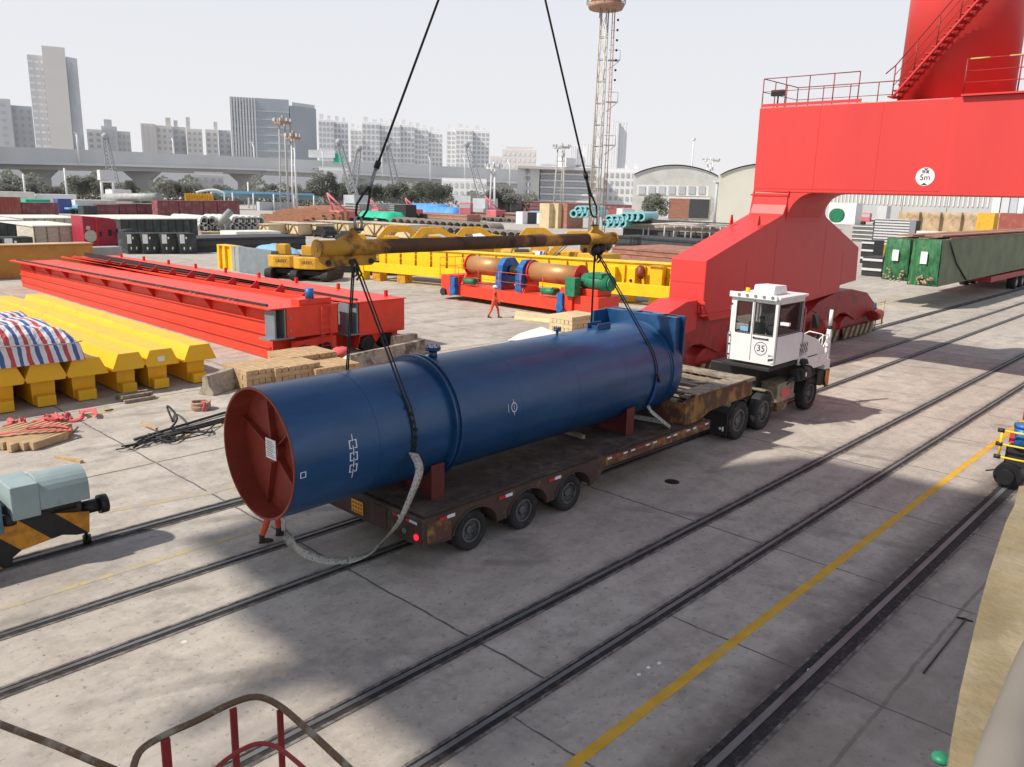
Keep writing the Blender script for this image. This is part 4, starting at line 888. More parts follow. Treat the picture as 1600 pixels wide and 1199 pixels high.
# front bumper, platform rail and white post
q = MB(); q.box(24.76, 25.15, 9.80, 12.2, 1.20, 1.50); q.box(23.45, 24.755, 9.82, 9.99, 1.50, 1.60); q.split('bumper', 'white', t, bevel=.02)
q = MB(); q.box(24.4, 25.15, 9.85, 12.1, .75, 1.199); q.build('bumper_skirt', 'dark', t)
q = MB(); q.box(25.16, 25.18, 9.80, 10.12, .62, 1.18); q.box(24.9, 25.159, 9.80, 9.82, .62, 1.18); q.build('hazard_board', 'hazard', t)
q = MB(); q.box(24.98, 25.10, 9.84, 9.96, 1.501, 2.45); q.build('post', 'white', t); q = MB(); q.cyl((25.04, 9.90, 2.46), (25.04, 9.90, 2.54), .075); q.build('post_collar', 'dark', t); q = MB(); q.cyl((25.04, 9.90, 2.55), (25.04, 9.90, 3.05), .055); q.build('beacon_tube', 'white', t)
q = MB(); r_ = .02
q.tube([(24.75, 9.97, 1.5), (24.75, 9.97, 2.30), (24.75, 10.4, 2.34), (24.75, 10.55, 2.25), (24.75, 10.6, 1.5)], r_, 6)
q.tube([(24.3, 9.9, 1.5), (24.35, 9.9, 2.20), (24.6, 9.9, 2.28), (25.0, 9.9, 2.28)], r_, 6); q.tube([(24.33, 9.9, 1.9), (25.0, 9.9, 1.9)], r_, 6); q.tube([(24.33, 9.9, 1.6), (25.0, 9.9, 2.2)], r_, 6)
q.tube([(24.75, 9.97, 1.9), (24.75, 10.58, 1.9)], r_, 6); q.build('guard_rail', 'white', t)
q = MB(); q.tube([(cx1+.05, cy0-.02, 3.35), (cx1+.15, cy0-.3, 3.2)], .015, 6); q.box(cx1+.12, cx1+.17, cy0-.42, cy0-.22, 2.75, 3.15); q.build('mirror', 'dark', t)
q = MB(); q.box(cx0+.1, cx0+.2, cy0-.3, cy0-.05, 2.98, 3.06); q.build('lamp_bracket', 'white', t)
# ---------------------------------------------------------------- red portal crane
CX = 31.45; z0b, z1b = 6.62, 9.72
t = thing('portal_crane', 'huge red portal crane with a round column and winding stair standing behind the white tractor', 'crane', (CX, 9.2, 0)); PC = t
ly0, ly1 = 14.02, 15.40
q = MB()
prof = [(24.4, 3.0), (24.4, 4.28), (29.75, 5.80), (29.95, 6.15), (30.0, 6.60), (35.0, 6.60), (34.5, 6.52), (34.1, 6.40), (33.8, 6.22), (33.62, 6.0), (33.6, 5.85), (33.75, 5.70), (37.7, 4.35), (37.85, 2.85), (36.2, 2.75), (31.0, 2.15), (24.9, 2.20)]
_arch = []
q.prism([(24.4, 2.85)]+prof[1:], 'y', ly0, ly1); q.build('leg', 'red', t, bevel=.02)
q = MB(); arc = [(29.96, ly0-.03, 6.15)]
pts = [(30.0, 6.599), (35.0, 6.599)]
q = MB(); q.box(24.42, 26.8, ly0+.03, ly1-.03, 2.45, 2.849); q.box(24.36, 24.42, ly0-.08, ly1+.10, 2.80, 2.90)
for k in range(5): q.box(24.30, 24.418, ly0+.12+k*.24, ly0+.15+k*.24, 2.5, 2.82)
q.box(24.30, 27.0, ly0-.06, ly1+.08, 2.40, 2.449); q.build('leg_flange', 'red', t, bevel=.01)
q = MB(); q.prism([(34.9, 6.6), (33.9, 6.6), (33.6, 6.2), (33.75, 5.72), (34.2, 6.15)], 'y', ly0+.2, ly1-.2); q.build('leg_gusset', 'red_dirty', t)
q = MB(); q.prism([(ly1+.06, z0b), (ly1+.10, z1b), (-2.5, z1b), (-2.5, z0b)], 'x', 30.0, 33.2); q.build('portal_beam', 'red', t, bevel=.02)
q = MB(); q.prism([(ly0+.02, z0b-.001)]+[(ly0-1.0+1.0*math.sin(R_(a)), z0b-.001-1.15*(1-math.cos(R_(a)))) for a in range(0, 91, 10)], 'x', 30.02, 33.1); q.prism([(ly1+.05, z0b-.1), (ly1+.06, z0b+.0), (ly1, z0b), (ly1, z0b-1.3), (ly1+.35, z0b-1.25), (ly1+.12, z0b-.8)], 'x', 29.97, 30.03); q.build('beam_gusset', 'red', t)
q = MB(); q.box(29.96, 29.995, ly0-.01, ly1+.14, z0b-.15, z0b-.09); q.box(29.97, 29.998, ly0-.04, ly0, z0b-.14, z0b+.06); q.build('beam_seam', 'gred_dark', t)
for xx in (27.2, 29.4, 33.9, 36.0):
    q = MB(); q.box(xx, xx+.018, ly0-.004, ly0-.0005, 2.7, 4.25 if xx < 28 or xx > 35 else 5.3); q.build('weld_seam', 'gred_dark', t)
for yy in (13.1, 10.9):
    q = MB(); q.box(29.996, 29.9995, yy, yy+.015, z0b+.05, z1b-.05); q.build('weld_seam', 'gred_dark', t)
q = MB(); q.box(29.992, 29.9995, 8.75, ly1, z0b+.12, z0b+.135); q.build('weld_seam', 'gred_dark', t)
q = MB(); q.box(24.392, 24.3995, ly0+.02, ly1-.02, 3.5, 3.512); q.build('weld_seam', 'gred_dark', t)
# hub box around the column
q = MB(); q.prism([(-2.4, 29.86), (8.45, 29.86), (8.7, 29.94), (8.7, 29.999), (-2.4, 29.999)], 'z', z0b+.01, z1b-.01)
q.v = [(b, a, c) for a, b, c in q.v]; q.build('hub_panel', 'red', t)
q = MB(); q.box(29.7, 33.4, -2.4, 8.42, z1b+.002, z1b+.06); q.build('hub_platform', 'red', t)
cyx, cyy, cr_ = 32.65, 9.46, 1.85
q = MB(); q.cyl((cyx, cyy, z1b), (cyx, cyy, 17.0), cr_, cr_*.97, seg=64); q.build('column', 'red', t)
q = MB(); q.box(30.1, 33.1, 11.5, ly1+.05, z1b+.002, z1b+.02); q.build('walkway', 'red_dirty', t)
q = MB(); q.box(33.201, 34.7, 7.2, 11.8, z0b+.1, z1b); q.build('column_seat', 'red', t)
# railings on the beam top
def railing(pts, h, mat, parent, posts=None, r=.02, mids=(.5,), name='railing', sp=1.15, postr=None):
    q = MB(); pts = [Vector(p) for p in pts]; up = Vector((0, 0, 1))
    q.tube([p+up*h for p in pts], r, 6)
    for m_ in mids: q.tube([p+up*h*m_ for p in pts], r*.7, 6)
    for i in range(len(pts)-1):
        L_ = (pts[i+1]-pts[i]).length; n = max(1, round(L_/sp))
        for k in range(n+(i == len(pts)-2)):
            p = pts[i].lerp(pts[i+1], k/n); q.cyl(p, p+up*h, postr or r*1.1, seg=6)
    return q.build(name, mat, parent)
railing([(33.0, ly1+.05, z1b), (30.05, ly1+.05, z1b), (30.05, 11.85, z1b)], 1.05, 'railred', t, r=.018, mids=(.55,), sp=.95)
railing([(33.0, ly1+.05, z1b), (33.0, 11.2, z1b)], 1.05, 'railred', t, r=.018, mids=(.55,), sp=.95)
q = MB(); q.box(30.03, 30.05, 11.7, ly1+.05, z1b+.03, z1b+.14); q.box(33.0, 33.02, 11.7, ly1+.05, z1b+.03, z1b+.16); q.split('toe_board', 'red', t)
railing([(29.75, 8.38, z1b+.06), (29.75, -2.3, z1b+.06)], 1.05, 'red_dirty', t, r=.022, mids=(.33, .66), sp=1.5)
q = MB()
for k in range(3): q.tube([(29.75, 8.3-k*1.1, z1b+1.115), (29.75, 7.75-k*1.1, z1b+1.115)], .027, 6)
q.split('worn_handrail_paint', 'ycoat', t)
q = MB(); q.box(30.3, 30.5, 14.75, 15.25, z1b+.45, z1b+.66); q.cyl((30.4, 15, z1b+.02), (30.4, 15, z1b+.45), .03); fl = q.build('floodlight', 'black', t)
q = MB(); q.box(30.292, 30.3, 14.8, 15.2, z1b+.48, z1b+.63); q.build('lamp_glass', 'glass', fl)
# stair rising diagonally across the face of the column
s0 = PX(1398, 153, 30.30); s1 = PX(1532, 2, 30.30); dS = (s1-s0); nst = 26; n0 = 15
st = []; q = MB()
for k in range(nst):
    f = k/n0; p = s0+dS*f; bend = .55*max(0, (k-13)/13)**2
    x0_, x1_ = 30.03+bend, 30.66+bend
    q.box(x0_, x1_, p.y-.16, p.y+.16, p.z, p.z+.045); st.append(Vector((x0_, p.y, p.z)))
q.split('stair_tread', 'red_dirty', t)
for off in (0, .66):
    q = MB(); q.tube([p+Vector((off, 0, -.03)) for p in st], .045, 6); q.build('stair_stringer', 'red', t)
hr = [p+Vector((0, 0, 1.02)) for p in st]
q = MB(); q.tube([Vector((30.03, s0.y+.30, z1b+.9))]+hr, .020, 6); q.tube([p-Vector((0, 0, .33)) for p in hr], .012, 6); q.tube([p-Vector((0, 0, .66)) for p in hr], .012, 6)
for k in range(0, nst, 4): q.cyl(st[k], hr[k], .02, seg=6)
q.build('stair_rail', 'railred', t)
# 5 m sign
q = MB(); yy, zz = 9.25, 7.22; q.cyl((29.990, yy, zz), (29.999, yy, zz), .30, seg=40); sg = q.build('height_limit_sign', 'white', t)
text('5m', .27, 'black', sg, 'sign_text', (29.984, yy, zz-.03), (0, -1, 0), (0, 0, 1)); text('限高', .12, 'black', sg, 'sign_text', (29.984, yy, zz+.155), (0, -1, 0), (0, 0, 1))
q = MB(); q.prism([(yy-.08, zz+.27), (yy+.08, zz+.27), (yy, zz+.215)], 'x', 29.983, 29.988); q.prism([(yy-.10, zz-.27), (yy+.10, zz-.27), (yy, zz-.20)], 'x', 29.983, 29.988); q.build('sign_arrows', 'black', sg)
q = MB(); q.prism([(28.0, 5.36), (28.25, 5.44), (28.16, 5.75), (28.08, 5.75)], 'y', ly0+.12, ly0+.16); q.prism([(28.0, 5.36), (28.25, 5.44), (28.16, 5.75), (28.08, 5.75)], 'y', ly1-.16, ly1-.12); q.split('lug', 'gred_dark', t)
# upper works out of frame, added for the shadow they cast
q = MB(); q.cyl((cyx, cyy, 17.0), (cyx, cyy, 17.6), 2.3, seg=48); q.box(29.5, 39.0, 6.4, 13.6, 17.61, 21.8); q.build('unseen_machinery_house', 'red', t, bevel=.05)
# bogies
def bogie_set(t, x0, x1, yc, mat='red_dirty'):
    q = MB()
    xm = (x0+x1)/2; Wd = x1-x0
    q.prism([(x0+.2, 1.0), (x0+.2, 1.55), (x0+Wd*.18, 2.1), (x0+Wd*.40, 2.38), (xm+Wd*.10, 2.40), (x1-Wd*.16, 2.1), (x1-.2, 1.5), (x1-.2, .95), (x1-Wd*.3, .9), (xm+.3, 1.35), (xm-.3, 1.35), (x0+Wd*.3, .9)], 'y', yc-.42, yc+.42)
    q.build('equaliser_beam', mat, t, bevel=.02)
    for k, xa in enumerate((x0+.1, xm+.15)):
        xb = xa+Wd/2-.3
        q = MB(); q.prism([(xa, .45), (xa+.1, .9), (xa+.6, 1.12), (xb-.6, 1.12), (xb-.1, .9), (xb, .45), (xb-.15, .25), (xa+.15, .25)], 'y', yc-.32, yc+.32); bo = q.build('bogie_frame', mat, t, bevel=.02)
        q = MB(); q.box(xa+.05, xb-.05, yc-.50, yc-.46, .12, .62); q.build('stripe_guard', 'hazardy', bo)
        for j in range(3):
            xx = xa+.45+j*(xb-xa-.9)/2; q = MB(); q.cyl((xx, yc-.24, .36), (xx, yc+.24, .36), .33, seg=22); q.cyl((xx, yc-.44, .36), (xx, yc-.25, .36), .17, seg=14); q.build('wheel', 'dark', bo)
    q = MB(); q.cyl((x1-.4, yc-.75, 1.0), (x1-1.3, yc-.75, 1.0), .26, seg=16); q.cyl((x0+1.3, yc-.8, 1.1), (x0+.5, yc-.8, 1.1), .3, seg=16); q.split('drive_motor', mat, t)
bogie_set(t, 33.2, 41.6, RF); bogie_set(t, 20.9, 28.4, RF)
q = MB(); q.prism([(21.2, 1.5), (21.4, 2.35), (23.6, 2.95), (24.3, 2.95), (24.3, 1.95), (21.2, 1.5)], 'y', RF-.55, RF+.55); q.build('leg_foot', 'red', t, bevel=.02)
q = MB(); q.prism([(31.2, 2.25), (33.0, 2.55), (36.5, 2.78), (36.6, 2.4), (33, 2.2)], 'y', RF-.5, RF+.5); q.build('leg_foot', 'red', t, bevel=.02)
q = MB(); q.cyl((41.9, RF-.1, .9), (41.9, RF-.1, 1.45), .26, seg=20); q.build('rail_brake', 'blue', t)
q = MB(); q.tube([(41.6, RF-.5, .2), (41.6, RF-.5, 1.5)], .03, 6); q.tube([(42.5, RF-.5, .35), (42.5, RF-.5, 1.55)], .04, 6); [q.tube([(41.6, RF-.5, z_), (42.7, RF-.5, z_)], .025, 6) for z_ in (.4, .95, 1.5)]; q.build('guard_frame', 'ycoat', t)
q = MB(); q.cyl((42.0, RF, .28), (42.35, RF, .28), .2, seg=14); q.build('buffer', 'dark', t)
text('2', .22, 'paper', t, 'stencil_2', (26.3, ly0-.006, 2.55), (1, 0, 0), (0, 0, 1))
# quay-side leg and bogies of the same crane (its end shows at the right edge of the photo)
q = MB(); q.prism([(26.8, 2.85), (26.8, 4.28), (30.0, 6.60), (33.2, 6.6), (37.0, 4.35), (37.0, 2.3), (27.2, 2.2)], 'y', 2.95, 4.4)
q.build('leg', 'red', t, bevel=.02)
bogie_set(t, 23.4, 28.9, RA); bogie_set(t, 33.2, 41.6, RA)
xe = 20.55
q = MB(); q.cyl((xe+.15, RA+.02, .30), (xe+.62, RA+.02, .30), .28, seg=24); q.cyl((xe-.02, RA+.02, .30), (xe+.15, RA+.02, .30), .17, seg=18); q.build('buffer', 'black', t)
q = MB(); q.cyl((xe+.42, RA-.12, .95), (xe+.42, RA-.12, 1.42), .20, seg=24); q.cyl((xe+.42, RA-.12, 1.421), (xe+.42, RA-.12, 1.50), .215, seg=24); q.build('rail_brake', 'blue', t)
q = MB()
for z_ in (.72, 1.02, 1.34): q.tube([(xe+.10, RA+.30, z_), (xe+.10, RA-.15, z_), (xe+.16, RA-.55, z_), (xe+.9, RA-.60, z_)], .022, 7)
q.tube([(xe+.10, RA+.24, .7), (xe+.10, RA+.24, 1.34)], .03, 7); q.build('guard_frame', 'yellow2', t)
q = MB(); [q.cyl((xe+.10, RA+.33, z_), (xe+.10, RA+.20, z_), .05, seg=12) for z_ in (.72, 1.02, 1.34)]; q.tube([(xe+.0, RA+.26, .42), (xe-.02, RA+.42, .36)], .02, 6); q.split('clamp', 'dark', t)
q = MB(); q.box(xe+.3, xe+.8, RA-.25, RA+.15, .50, .94); q.build('brake_housing', 'dark', t)
q = MB(); q.box(xe+.28, xe+.33, RA-.02, RA+.12, 1.05, 1.30); q.build('warning_lamp', 'red', t)
q = MB(); q.cyl((xe+.9, RA-.2, 1.52), (xe+.9, RA-.2, 1.95), .13, seg=18); q.build('capstan', 'pinkweb', t)
q = MB(); q.cyl((xe+.9, RA-.2, 1.951), (xe+.9, RA-.2, 2.05), .24, seg=22); q.build('capstan_cap', 'ycoat', t)
# ---------------------------------------------------------------- older blue crane on the left, only its bogie end is in view
t = thing('portal_crane', 'weathered grey-blue crane bogie with orange and black chevrons at the left edge', 'crane', (-7.7, 9.2, 0))
def L_(u, v, y): return PY(u, v, y)
yb = RF-.42
def poly_y(pix, y, y2, name, mat, bevel=0):
    pts = [PY(u, v, y) for u, v in pix]; q = MB(); q.prism([(p.x, p.z) for p in pts], 'y', y, y2); return q.build(name, mat, t, bevel=bevel)
bf = poly_y([(-60, 800), (20, 806), (140, 800), (140, 832), (120, 836), (98, 836), (34, 860), (20, 872), (20, 885), (-60, 905)], RF-.30, RF-.26, 'chevron_guard', 'hazard')
dX = .25
q = MB(); q.box(1.5, 4.30+dX, RF-.255, RF+.25, .50, .80); q.build('bogie_frame', 'dark', t, bevel=.02)
q = MB(); q.box(4.0+dX, 4.34+dX, RF-.20, RF+.2, .50, 1.02); q.box(3.3, 3.7, RF-.2, RF+.2, .80, 1.10); q.split('frame_post', 'dark', t)
q = MB(); q.cyl((4.34+dX, RF, .66), (4.78+dX, RF, .66), .12, seg=20); q.cyl((4.68+dX, RF, .66), (4.82+dX, RF, .66), .17, seg=20); q.build('buffer', 'black', t)
q = MB(); q.tube([(4.36+dX, RF-.2, .55), (4.40+dX, RF-.1, .1)], .03, 6); q.cyl((4.42+dX, RF-.05, .02), (4.42+dX, RF-.05, .16), .07, seg=10); q.build('rail_guard', 'black', t)
q = MB(); q.box(2.6, 2.9, RF-.3, RF+.2, .02, .5); q.build('rail_shoe', 'black', t)
# motor cover: rounded box
q = MB(); n = 8; pr = [(RF-.48, .98), (RF-.48, 1.22)]+[(RF-.10-.38*math.cos(R_(a)), 1.22+.30*math.sin(R_(a))) for a in range(15, 180, 15)]+[(RF+.28, 1.22), (RF+.28, .98)]
xm0, xm1, xm2 = PY(16, 780, RF-.48).x, PY(62, 780, RF-.48).x, PY(141, 775, RF-.48).x
q.prism(pr, 'x', xm1+.001, xm2); q.build('motor_cover', 'oldgrey', t, bevel=.01)
q = MB(); q.box(xm0, xm1, RF-.50, RF+.3, .90, 1.47); q.build('gear_housing', 'oldgrey', t, bevel=.02)
q = MB(); q.cyl((4.45, RF-.46, .80), (4.45, RF-.46, .975), .03); q.cyl((3.45, RF-.3, .8), (3.45, RF-.3, .975), .10); q.cyl((3.9, RF-.3, .95), (4.2, RF-.3, .95), .08); q.split('strut', 'dark', t)
q = MB(); q.box(-1.5, xm0-.12, RF-.42, RF+.4, .70, 1.24); q.build('bogie_beam', 'oldblue', t, bevel=.02)
q = MB(); q.box(-24, -4.5, RF-.6, RF+.6, 1.4, 3.2); q.box(-24, -4.5, RA-.6, RA+.6, 1.0, 3.2); q.split('sill_beam', 'craneblue', t)
q = MB()
for yy in (RF, RA): q.prism([(-22.5, 3.2), (-9.5, 3.2), (-14.0, 6.6), (-17.2, 6.6)], 'y', yy-.6, yy+.6)
q.split('leg', 'craneblue', t)
q = MB(); q.box(-17.2, -14.0, RA-1, RF+1, 6.61, 9.7); q.build('portal_beam', 'craneblue', t)
q = MB(); q.cyl((-15.7, 9.2, 9.7), (-15.7, 9.2, 19.0), 1.8, seg=32); q.box(-17.5, -9.21, 8.2, 10.2, 19.01, 21.0); q.split('column', 'craneblue', t)  # second piece: unseen box arm added to reach the shadow-casting house
q = MB()
# unseen upper works, house outline shaped so its shadow covers the quay
q.prism([(-9.2, 8.0), (-9.2, 17.2), (-4.0, 18.0), (-1.5, 17.0), (1.2, 16.2), (1.6, 11.5), (.6, 8.0)], 'z', 17.01, 21.6)
q.build('unseen_machinery_house', 'craneblue', t)
q = MB(); q.box(-9.5, -6.0, 16.5, 20.6, 18.2, 19.4); q.build('counterweight', 'craneblue', t)
q = MB(); q.tube([(-8, 17, 19.5), (-13, 21, 30)], .35, 6); q.tube([(-13, 16.0, 19.5), (-16, 17.8, 24), (-13.2, 19.5, 27)], .22, 6); q.tube([(-16, 17.8, 24), (-12.0, 16.0, 21)], .2, 6); q.split('jib_member', 'craneblue', t)
# ---------------------------------------------------------------- ladder rails in the near foreground
zf = 3.75
t = thing('handrail', 'red posts with a rust brown rounded top rail at the bottom of the photo', 'handrail', G(370, 1140, zf))
def pl_(pix, z=zf): return [G(u, v, z) for u, v in pix]
pts = smooth(pl_([(205, 1215), (218, 1175), (255, 1150), (310, 1125), (360, 1100), (400, 1089), (435, 1102), (480, 1140), (550, 1205)]), 4)
q = MB(); q.tube(pts, .017, 10); q.build('top_rail', 'copperred', t)
for (u, v, w_) in ((258, 1152, .022), (364, 1104, .018), (437, 1106, .016)):
    p = G(u, v, zf); b = G(u, v, zf)-Vector((0, 0, 1.1))
    q = MB(); q.box(p.x-w_, p.x+w_, p.y-.008, p.y+.008, zf-1.2, zf-.012); q.build('post', 'railred', t, bevel=.003)
pts = smooth(pl_([(325, 1215), (350, 1190), (385, 1168), (412, 1162), (440, 1172), (480, 1205)], zf-.05), 4)
q = MB(); q.tube([p-Vector((0, 0, .0)) for p in pts], .011, 8); q.build('mid_rail', 'railred', t)
q = MB(); q.tube(pl_([(-40, 1112), (0, 1132), (90, 1166), (180, 1204)]), .017, 10); tag(q.build('handrail', 'copperred'), 'straight rust brown pipe handrail crossing the bottom left corner', 'handrail')
# bulwark at the right edge, close to the lens
zb = 4.9
t = thing('bulwark', 'ochre and grey concrete-like bulwark edge close by at the bottom right', 'bulwark', G(1560, 1000, zb))
ed = [G(u, v, zb) for u, v in ((1480, 1215), (1487, 1150), (1500, 1080), (1516, 1010), (1530, 950), (1545, 895), (1560, 850), (1572, 815), (1585, 790), (1592, 760))]
far = [Vector((p.x+.25+i*.10, p.y-.6, p.z)) for i, p in enumerate(ed)]
q = MB(); n = len(ed); dn = Vector((0, 0, -.12))
q.add(ed+far+[p+dn for p in ed]+[p+dn for p in far], [(i, i+1, n+i+1, n+i) for i in range(n-1)]+[(2*n+i, 3*n+i, 3*n+i+1, 2*n+i+1) for i in range(n-1)]+[(i, 2*n+i, 2*n+i+1, i+1) for i in range(n-1)]); q.build('ledge', 'bulwark', t)
zc = 5.35; pts = [G(u, v, zc) for u, v in ((1540, 1290), (1580, 1160), (1620, 1050), (1660, 960), (1700, 900))]
q = MB(); q.tube(pts, .045, 12); q.build('cap_rail', 'bulwark2', t)
c = G(1470, 1185, 4.6); q = MB(); q.sphere(c, .03, 10, 8, (1, 1, .6)); tag(q.build('rope_end', 'green'), 'bit of green rope beside the bulwark at the bottom right', 'rope')
# ---------------------------------------------------------------- yard near the quay: red girders
def taper_box(mb, x0, x1, yA, yB, zb, zA, zB):
    mb.hexa([(x0, yA, zb), (x1, yA, zb), (x1, yB, zb), (x0, yB, zb)], [(x0, yA, zA), (x1, yA, zA), (x1, yB, zB), (x0, yB, zB)])
t = thing('crane_girder', 'near long orange-red box girder with bolted rail flange and grey plate at its end', 'girder', (16.3, 40, 0))
YA, YB = 26.7, 55.6
q = MB(); taper_box(q, 15.5, 17.6, YA, YB, .02, 2.0, 1.55); q.build('box', 'gred', t, bevel=.01)
q = MB(); taper_box(q, 15.02, 15.75, YA-.7, YB+.3, 1.99, 2.05, 1.60)
q.v = [(x, y, z+(1.55-2.0)*(y-YA)/(YB-YA) if abs(z-1.99) < .001 else z) for x, y, z in q.v]; q.build('top_flange', 'gred', t)
q = MB(); zt = lambda y, a=2.055, b=1.605: a+(b-a)*(y-YA)/(YB-YA)
for i in range(12):
    ya = YA+i*2.4; q.hexa([(15.30, ya, zt(ya)), (15.38, ya, zt(ya)), (15.38, ya+2.4, zt(ya+2.4)), (15.30, ya+2.4, zt(ya+2.4))], [(15.30, ya, zt(ya)+.07), (15.38, ya, zt(ya)+.07), (15.38, ya+2.4, zt(ya+2.4)+.07), (15.30, ya+2.4, zt(ya+2.4)+.07)])
q.build('crane_rail', 'dark', t)
q = MB()
for i in range(52): y = YA+.1+i*.55; q.cyl((15.12, y, zt(y)-.03), (15.12, y, zt(y)+.004), .035, seg=6)
tag(q.build('bolt_holes', 'gred_dark', t), kind='stuff')
for zz in (.45, .95, 1.42):
    q = MB(); f = zz/2.0; q.hexa([(15.42, YA+.1, zz), (15.499, YA+.1, zz), (15.499, YB, zz*.775), (15.42, YB, zz*.775)], [(15.42, YA+.1, zz+.05), (15.499, YA+.1, zz+.05), (15.499, YB, zz*.775+.05), (15.42, YB, zz*.775+.05)]); q.build('stiffener', 'gred', t)
for i in range(10):
    y = 28.6+i*2.7; z_ = zt(y)-.07; q = MB(); q.prism([(15.14, z_), (15.499, z_), (15.499, z_-.55)], 'y', y, y+.03); q.build('bracket', 'gred_dark', t)
for i in range(7):
    y = 29.0+i*3.2; q = MB(); q.box(15.2, 15.62, y, y+.05, zt(y)+.001, zt(y)+.03); q.box(15.2, 15.62, y+.35, y+.40, zt(y)+.001, zt(y)+.03); q.build('tie_strap', 'wood', t)
q = MB(); q.box(15.20, 15.26, 26.0, 26.66, .95, 1.98); q.box(15.6, 15.66, 26.0, 26.66, .95, 1.98); q.box(15.261, 15.599, 26.55, 26.6, .95, 1.98); q.box(14.95, 16.0, 25.95, 26.7, .90, .949); q.build('splice_plate', 'galv', t)
q = MB(); q.box(15.70, 17.9, 26.0, 26.03, .92, 2.0); q.box(17.87, 17.9, 26.031, 26.69, .92, 2.0); q.box(15.68, 18.0, 25.98, 26.68, 2.001, 2.05); q.box(16.3, 17.7, 26.1, 26.65, 2.051, 2.28); q.build('end_panel', 'gred', t)
for yy, zz in ((15.85, 1.2), (15.85, 1.65)):
    q = MB(); q.cyl((yy, 25.975, zz), (yy, 25.999, zz), .05, seg=10); q.build('bolt', 'shackle', t)
for xx in (16.4, 17.4):
    q = MB(); q.cyl((xx, 26.05, .30), (xx, 26.5, .30), .29, seg=24); q.cyl((xx, 26.03, .30), (xx, 26.05, .30), .12, seg=14); q.build('travel_wheel', 'black', t)
q = MB(); q.prism([(16.0, .15), (16.05, .75), (17.85, .8), (17.88, .15), (17.5, .55), (17.1, .55), (16.9, .3), (16.7, .55), (16.2, .55)], 'y', 26.06, 26.3); q.build('wheel_yoke', 'gred', t)
q = MB()
for xx in (17.15, 17.55): q.cyl((xx, 25.93, .05), (xx, 25.93, 1.95), .02, seg=6)
for k in range(7): q.cyl((17.15, 25.93, .2+k*.28), (17.55, 25.93, .2+k*.28), .013, seg=6)
q.build('ladder', 'gred', t)
can = MB(); can.cyl((16.85, 26.25, 2.285), (16.85, 26.25, 2.66), .16, seg=18); tag(can.build('paint_can', 'blue'), 'blue drum standing on the end platform of the near red girder', 'drum')
# walkway between the girders: angled brackets
q = MB()
for i in range(11):
    y = 28.5+i*2.05; z_ = 2.05-.016*(y-27); q.prism([(17.75, z_-.15), (18.5, z_-.15), (18.3, z_+.35), (17.9, z_+.02)], 'y', y, y+.04)
    q.box(17.62, 18.3, y-.9, y+.04, z_-.18, z_-.151)
q.split('walkway_bracket', 'gred_dark', t)
q = MB(); taper_box(q, 17.65, 17.75, 27.5, 55, 1.8, 2.12, 1.70); taper_box(q, 18.35, 18.42, 27.5, 55, 1.8, 2.10, 1.68); q.build('walkway_edge', 'gred', t)
t = thing('crane_girder', 'far orange-red box girder behind the near one, with small stub posts along its top', 'girder', (20, 40, 0))
q = MB(); taper_box(q, 18.9, 21.1, 26.2, 55.5, .72, 1.98, 1.62); q.build('box', 'gred', t, bevel=.01)
q = MB(); taper_box(q, 18.55, 21.2, 25.9, 55.9, 1.99, 2.03, 1.67); q.v = [(x, y, (1.99-(.36)*(y-25.9)/30) if abs(z-1.99) < .001 else z) for x, y, z in q.v]; q.build('top_flange', 'gred', t)
for i in range(9):
    y = 26.8+i*3.4; z_ = 2.03-.012*(y-25.9); q = MB(); q.box(20.85, 20.97, y, y+.12, z_, z_+.24); q.build('stub_post', 'gred_dark', t)
q = MB(); taper_box(q, 19.0, 19.08, 26.3, 55, 2.0, 2.10, 1.74); q.build('crane_rail', 'dark', t)
q = MB(); q.box(18.35, 18.41, 25.9, 26.6, .80, 1.98); q.box(18.72, 18.78, 25.9, 26.6, .80, 1.98); q.box(18.411, 18.719, 26.5, 26.55, .80, 1.98); q.box(18.2, 18.9, 25.85, 26.6, .75, .799); q.build('splice_plate', 'galv', t)
q = MB(); q.box(18.85, 21.12, 25.92, 25.95, .70, 1.98); q.box(21.1, 21.13, 25.951, 26.19, .70, 1.98); q.build('end_panel', 'gred', t)
for xx in (19.3, 20.3):
    q = MB(); q.cyl((xx, 25.98, .32), (xx, 26.4, .32), .31, seg=24); q.cyl((xx, 25.95, .32), (xx, 25.98, .32), .12, seg=14); q.build('travel_wheel', 'black', t)
q = MB(); q.prism([(18.9, .15), (19.0, .698), (20.9, .698), (20.85, .15), (20.6, .6), (20.1, .65), (19.8, .3), (19.6, .62), (19.05, .6)], 'y', 26.1, 26.4); q.box(18.4, 21.0, 27.2, 27.6, .02, .70); q.box(18.4, 21.0, 54, 54.4, .02, .70); q.box(18.4, 21.0, 40, 40.4, .02, .70); q.split('wheel_yoke', 'gred', t)
# ---------------------------------------------------------------- yellow box beams with sloped caps
def ybeam(xc, YA_, wtop, wbot, lab, YB_=41.0, zc=1.28, zl=.76):
    t = thing('yellow_beam', lab, 'beam', (xc, 30, 0), 'yellow box beams laid side by side')
    q = MB(); q.prism([(xc-wbot/2, zl), (xc+wbot/2, zl), (xc+wtop/2, zc), (xc-wtop/2, zc)], 'y', YA_, YB_); q.build('cap', 'yellow', t, bevel=.006)
    q = MB(); q.prism([(xc-wtop*.42, .04), (xc+wtop*.40, .04), (xc+wtop*.45, zl-.001), (xc-wtop*.45, zl-.001)], 'y', YA_+.35, YB_-.3); q.build('web_box', 'yellow', t, bevel=.006)
    q = MB(); q.box(xc-wtop*.38, xc+wtop*.30, YA_+.02, YA_+.349, .03, .33); q.build('foot', 'yellow', t, bevel=.006)
    return t
ybeam(11.88, 25.0, .66, 1.12, 'yellow box beam farthest right in the row, nearest the red girders')
